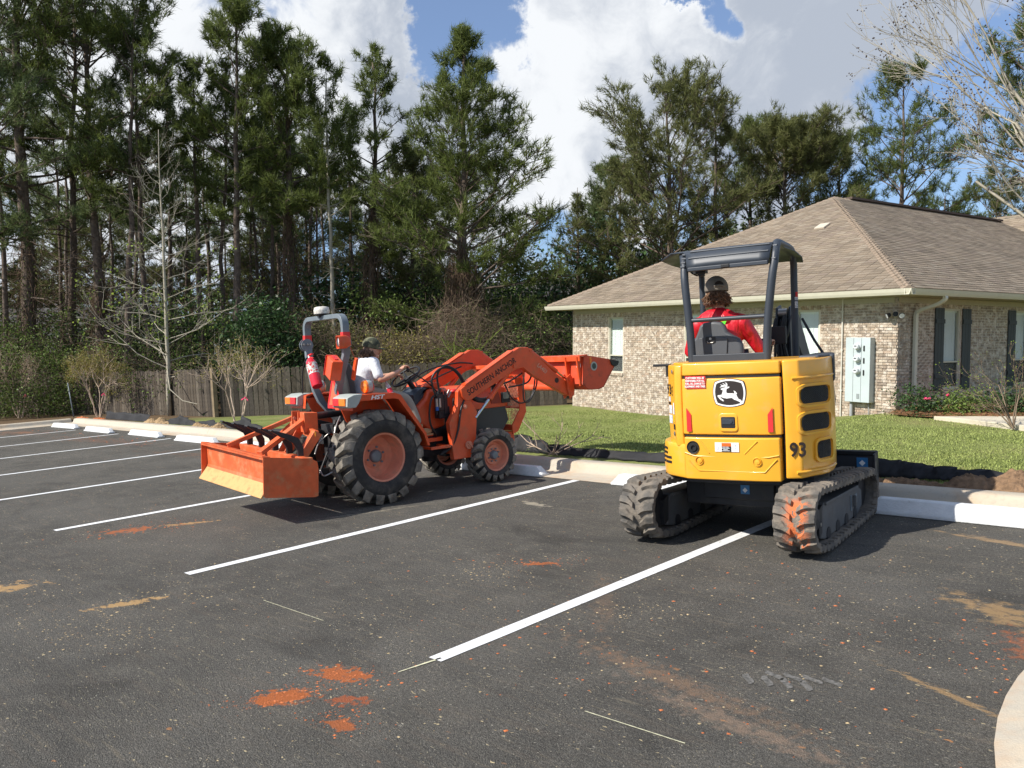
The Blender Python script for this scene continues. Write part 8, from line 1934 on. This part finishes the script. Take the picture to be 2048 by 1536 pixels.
# leafless crape with seed pods reaching in from the right
def big_bare():
    rng = np.random.default_rng(19); base = Vector((6.05, 7.2, .1)); r = upright('bare_tree', 'leafless pale barked tree hung with dark seed pods at the right edge', 'tree', base, None, 0, 7); segs, tips = [], []
    for (ax, ay, up, L, r0) in ((-.62, .30, 1, 3.3, .036), (-.85, .1, 1, 3.0, .034), (-.45, -.1, 1, 3.4, .036), (-.30, .4, 1, 3.4, .036), (-.75, .55, .9, 3.0, .032), (-.1, .0, 1, 3.4, .036), (-1.15, .25, .85, 2.7, .028), (.3, .3, 1, 3.0, .036), (-.95, -.15, 1.15, 3.1, .03)):
        d = np.array([ax, ay, up]); d /= np.linalg.norm(d); p0 = np.array([0, 0, .0]); p1 = np.array([ax * .28, ay * .28, 1.25]); segs.append((p0, p1, .06, .055, 0)); grow(rng, p1, d, L, r0, 0, segs, tips, 4, .34, [4, 4, 4, 3], .035, .56, .075, 5)
    seg_parts(r, segs, M_PALE, 'branches', 4); T_ = np.array([t[0] for t in tips]); T_ = T_[rng.random(len(T_)) < .38]; g = []
    C_ = np.repeat(T_, 4, 0) + rng.normal(0, .035, (len(T_) * 4, 3)); s = rng.uniform(.007, .013, len(C_)); oc = np.array([[1, 0, 0], [-1, 0, 0], [0, 1, 0], [0, -1, 0], [0, 0, 1], [0, 0, -1]]); V = (C_[:, None] + oc[None] * s[:, None, None]).reshape(-1, 3); f = np.array([[0, 2, 4], [2, 1, 4], [1, 3, 4], [3, 0, 4], [2, 0, 5], [1, 2, 5], [3, 1, 5], [0, 3, 5]]); F = (f[None] + (np.arange(len(C_)) * 6)[:, None, None]).reshape(-1, 3); obj('seed_pods', fast_mesh('seed_pods', V, F, M_POD), parent=r)
big_bare()
def small_bare():
    rng = np.random.default_rng(29); r = upright('crape_myrtle', 'small budding crape myrtle in the bed by the shaded window at the right', 'crape myrtle', Vector((3.15, 11.9, -.02)), None, 0, 3); segs, tips = [], []
    for (ax, ay) in ((-.30, 0), (-.7, .1), (-.95, -.1), (.0, .1), (-.45, -.2), (.3, .2)):
        d = np.array([ax, ay, 1.0]); d /= np.linalg.norm(d); grow(rng, np.array([0, 0, 0]), d, .72, .012, 0, segs, tips, 3, .42, [3, 3, 3], .03, .62, .1, 4)
    seg_parts(r, segs, M_TWIG, 'branches', 4); T_ = np.array([t[0] for t in tips]); C_ = np.repeat(T_, 2, 0) + rng.normal(0, .02, (len(T_) * 2, 3)); V, F = leaves(rng, C_, .028); obj('foliage', fast_mesh('foliage', V, F, M_LEAFY), parent=r)
small_bare()
# low rose shrubs along the wall
M_ROSE = mat('rose_pink', (.75, .08, .20), var=.15, rough=.6)
for i, (x, y, rr, lab) in enumerate(((1.15, 13.75, .42, 'low green rose shrub at the foot of the downspout'), (1.85, 13.80, .44, 'low rose shrub with a pink bloom under the shaded window'), (2.6, 13.95, .44, 'low rose shrub in the middle of the wall bed'), (3.35, 14.10, .42, 'low rose shrub below the second pair of shutters'), (4.1, 14.25, .42, 'low rose shrub near the right edge by the path'), (4.85, 14.35, .4, 'last low rose shrub at the right edge of the bed'))):
    b = bush('rose_shrub', lab, 'shrub', [(x, y, .18, rr, rr * .8, .26), (x + .2, y - .1, .12, rr * .7, rr * .6, .2)], 2200, .055, M_LEAFG if i % 2 else M_LEAFD, M_TWIG, 60, group='rose shrubs along the house wall', twl=.3, seed=60 + i, twr=.004)
    if i < 3:
        g = MB(); rnd = random.Random(i)
        for _ in range(1 if i else 2): c = Vector((rnd.uniform(-.3, .25), rnd.uniform(-.3, -.1), rnd.uniform(.22, .42))); [g.lathe([(0, .0), (.012 + .008 * q, .008 - .003 * q), (.018 + .008 * q, .016 - .004 * q)], c, (rnd.uniform(-.4, .4), -.6, .7), 9) for q in range(3)]
        obj('rose_bloom', g, M_ROSE, b)
# ------------------------------------------------------------ neighbouring houses glimpsed through the wood
M_GWALL = mat('far_wall', (.20, .18, .16), var=.1, rough=.9); M_GROOF = mat('far_roof', (.10, .095, .09), var=.2, vscale=2, rough=.9)
def far_house(bearing, dist, w_, label, hh=2.3, rh=2.2, wins=3):
    b = polar(bearing, dist); b.z = -.2; r = thing('house', label, 'house', b, rad(-bearing) * -1 * 0 + rad(-bearing), None); r.rotation_euler = (0, 0, rad(-bearing))
    g = MB(); g.box((0, 2.5, hh / 2), (w_, 5, hh)); obj('wall', g, M_GWALL, r); g = MB(); g.prism([(-.4, hh), (2.5, hh + rh), (5.4, hh)], 'x', -w_ / 2 - .4, w_ / 2 + .4); obj('roof', g, M_GROOF, r)
    for i in range(wins):
        x = -w_ / 2 + w_ * (i + .5) / wins; g = MB(); g.box((x, -.02, 1.35), (1.0, .06, 1.0)); wn_ = obj('window', g, M_WHITETXT, r); g = MB()
        for dx in (-.24, .24):
            for dz in (-.23, .23): g.box((x + dx, -.055, 1.35 + dz), (.42, .02, .40))
        obj('pane', g, M_INSIDE, wn_)
far_house(-71.7, 43, 9, 'grey roofed house with white windows glimpsed between the trunks at the left', 2.6, 2.3)
far_house(-43.5, 58, 12, 'long low dark roofed building far behind the pines at centre', 5.2, 1.4, 4)
# pole leaning by the fence at the left
g = MB(); g.tube([(-23.55, 6.95, .05), (-23.9, 6.95, 1.25)], .02, 8); po = obj('stake', g, M_GREYP, smooth=180); tag(po, 'thin grey metal stake leaning beside the far left kerb corner', 'stake')
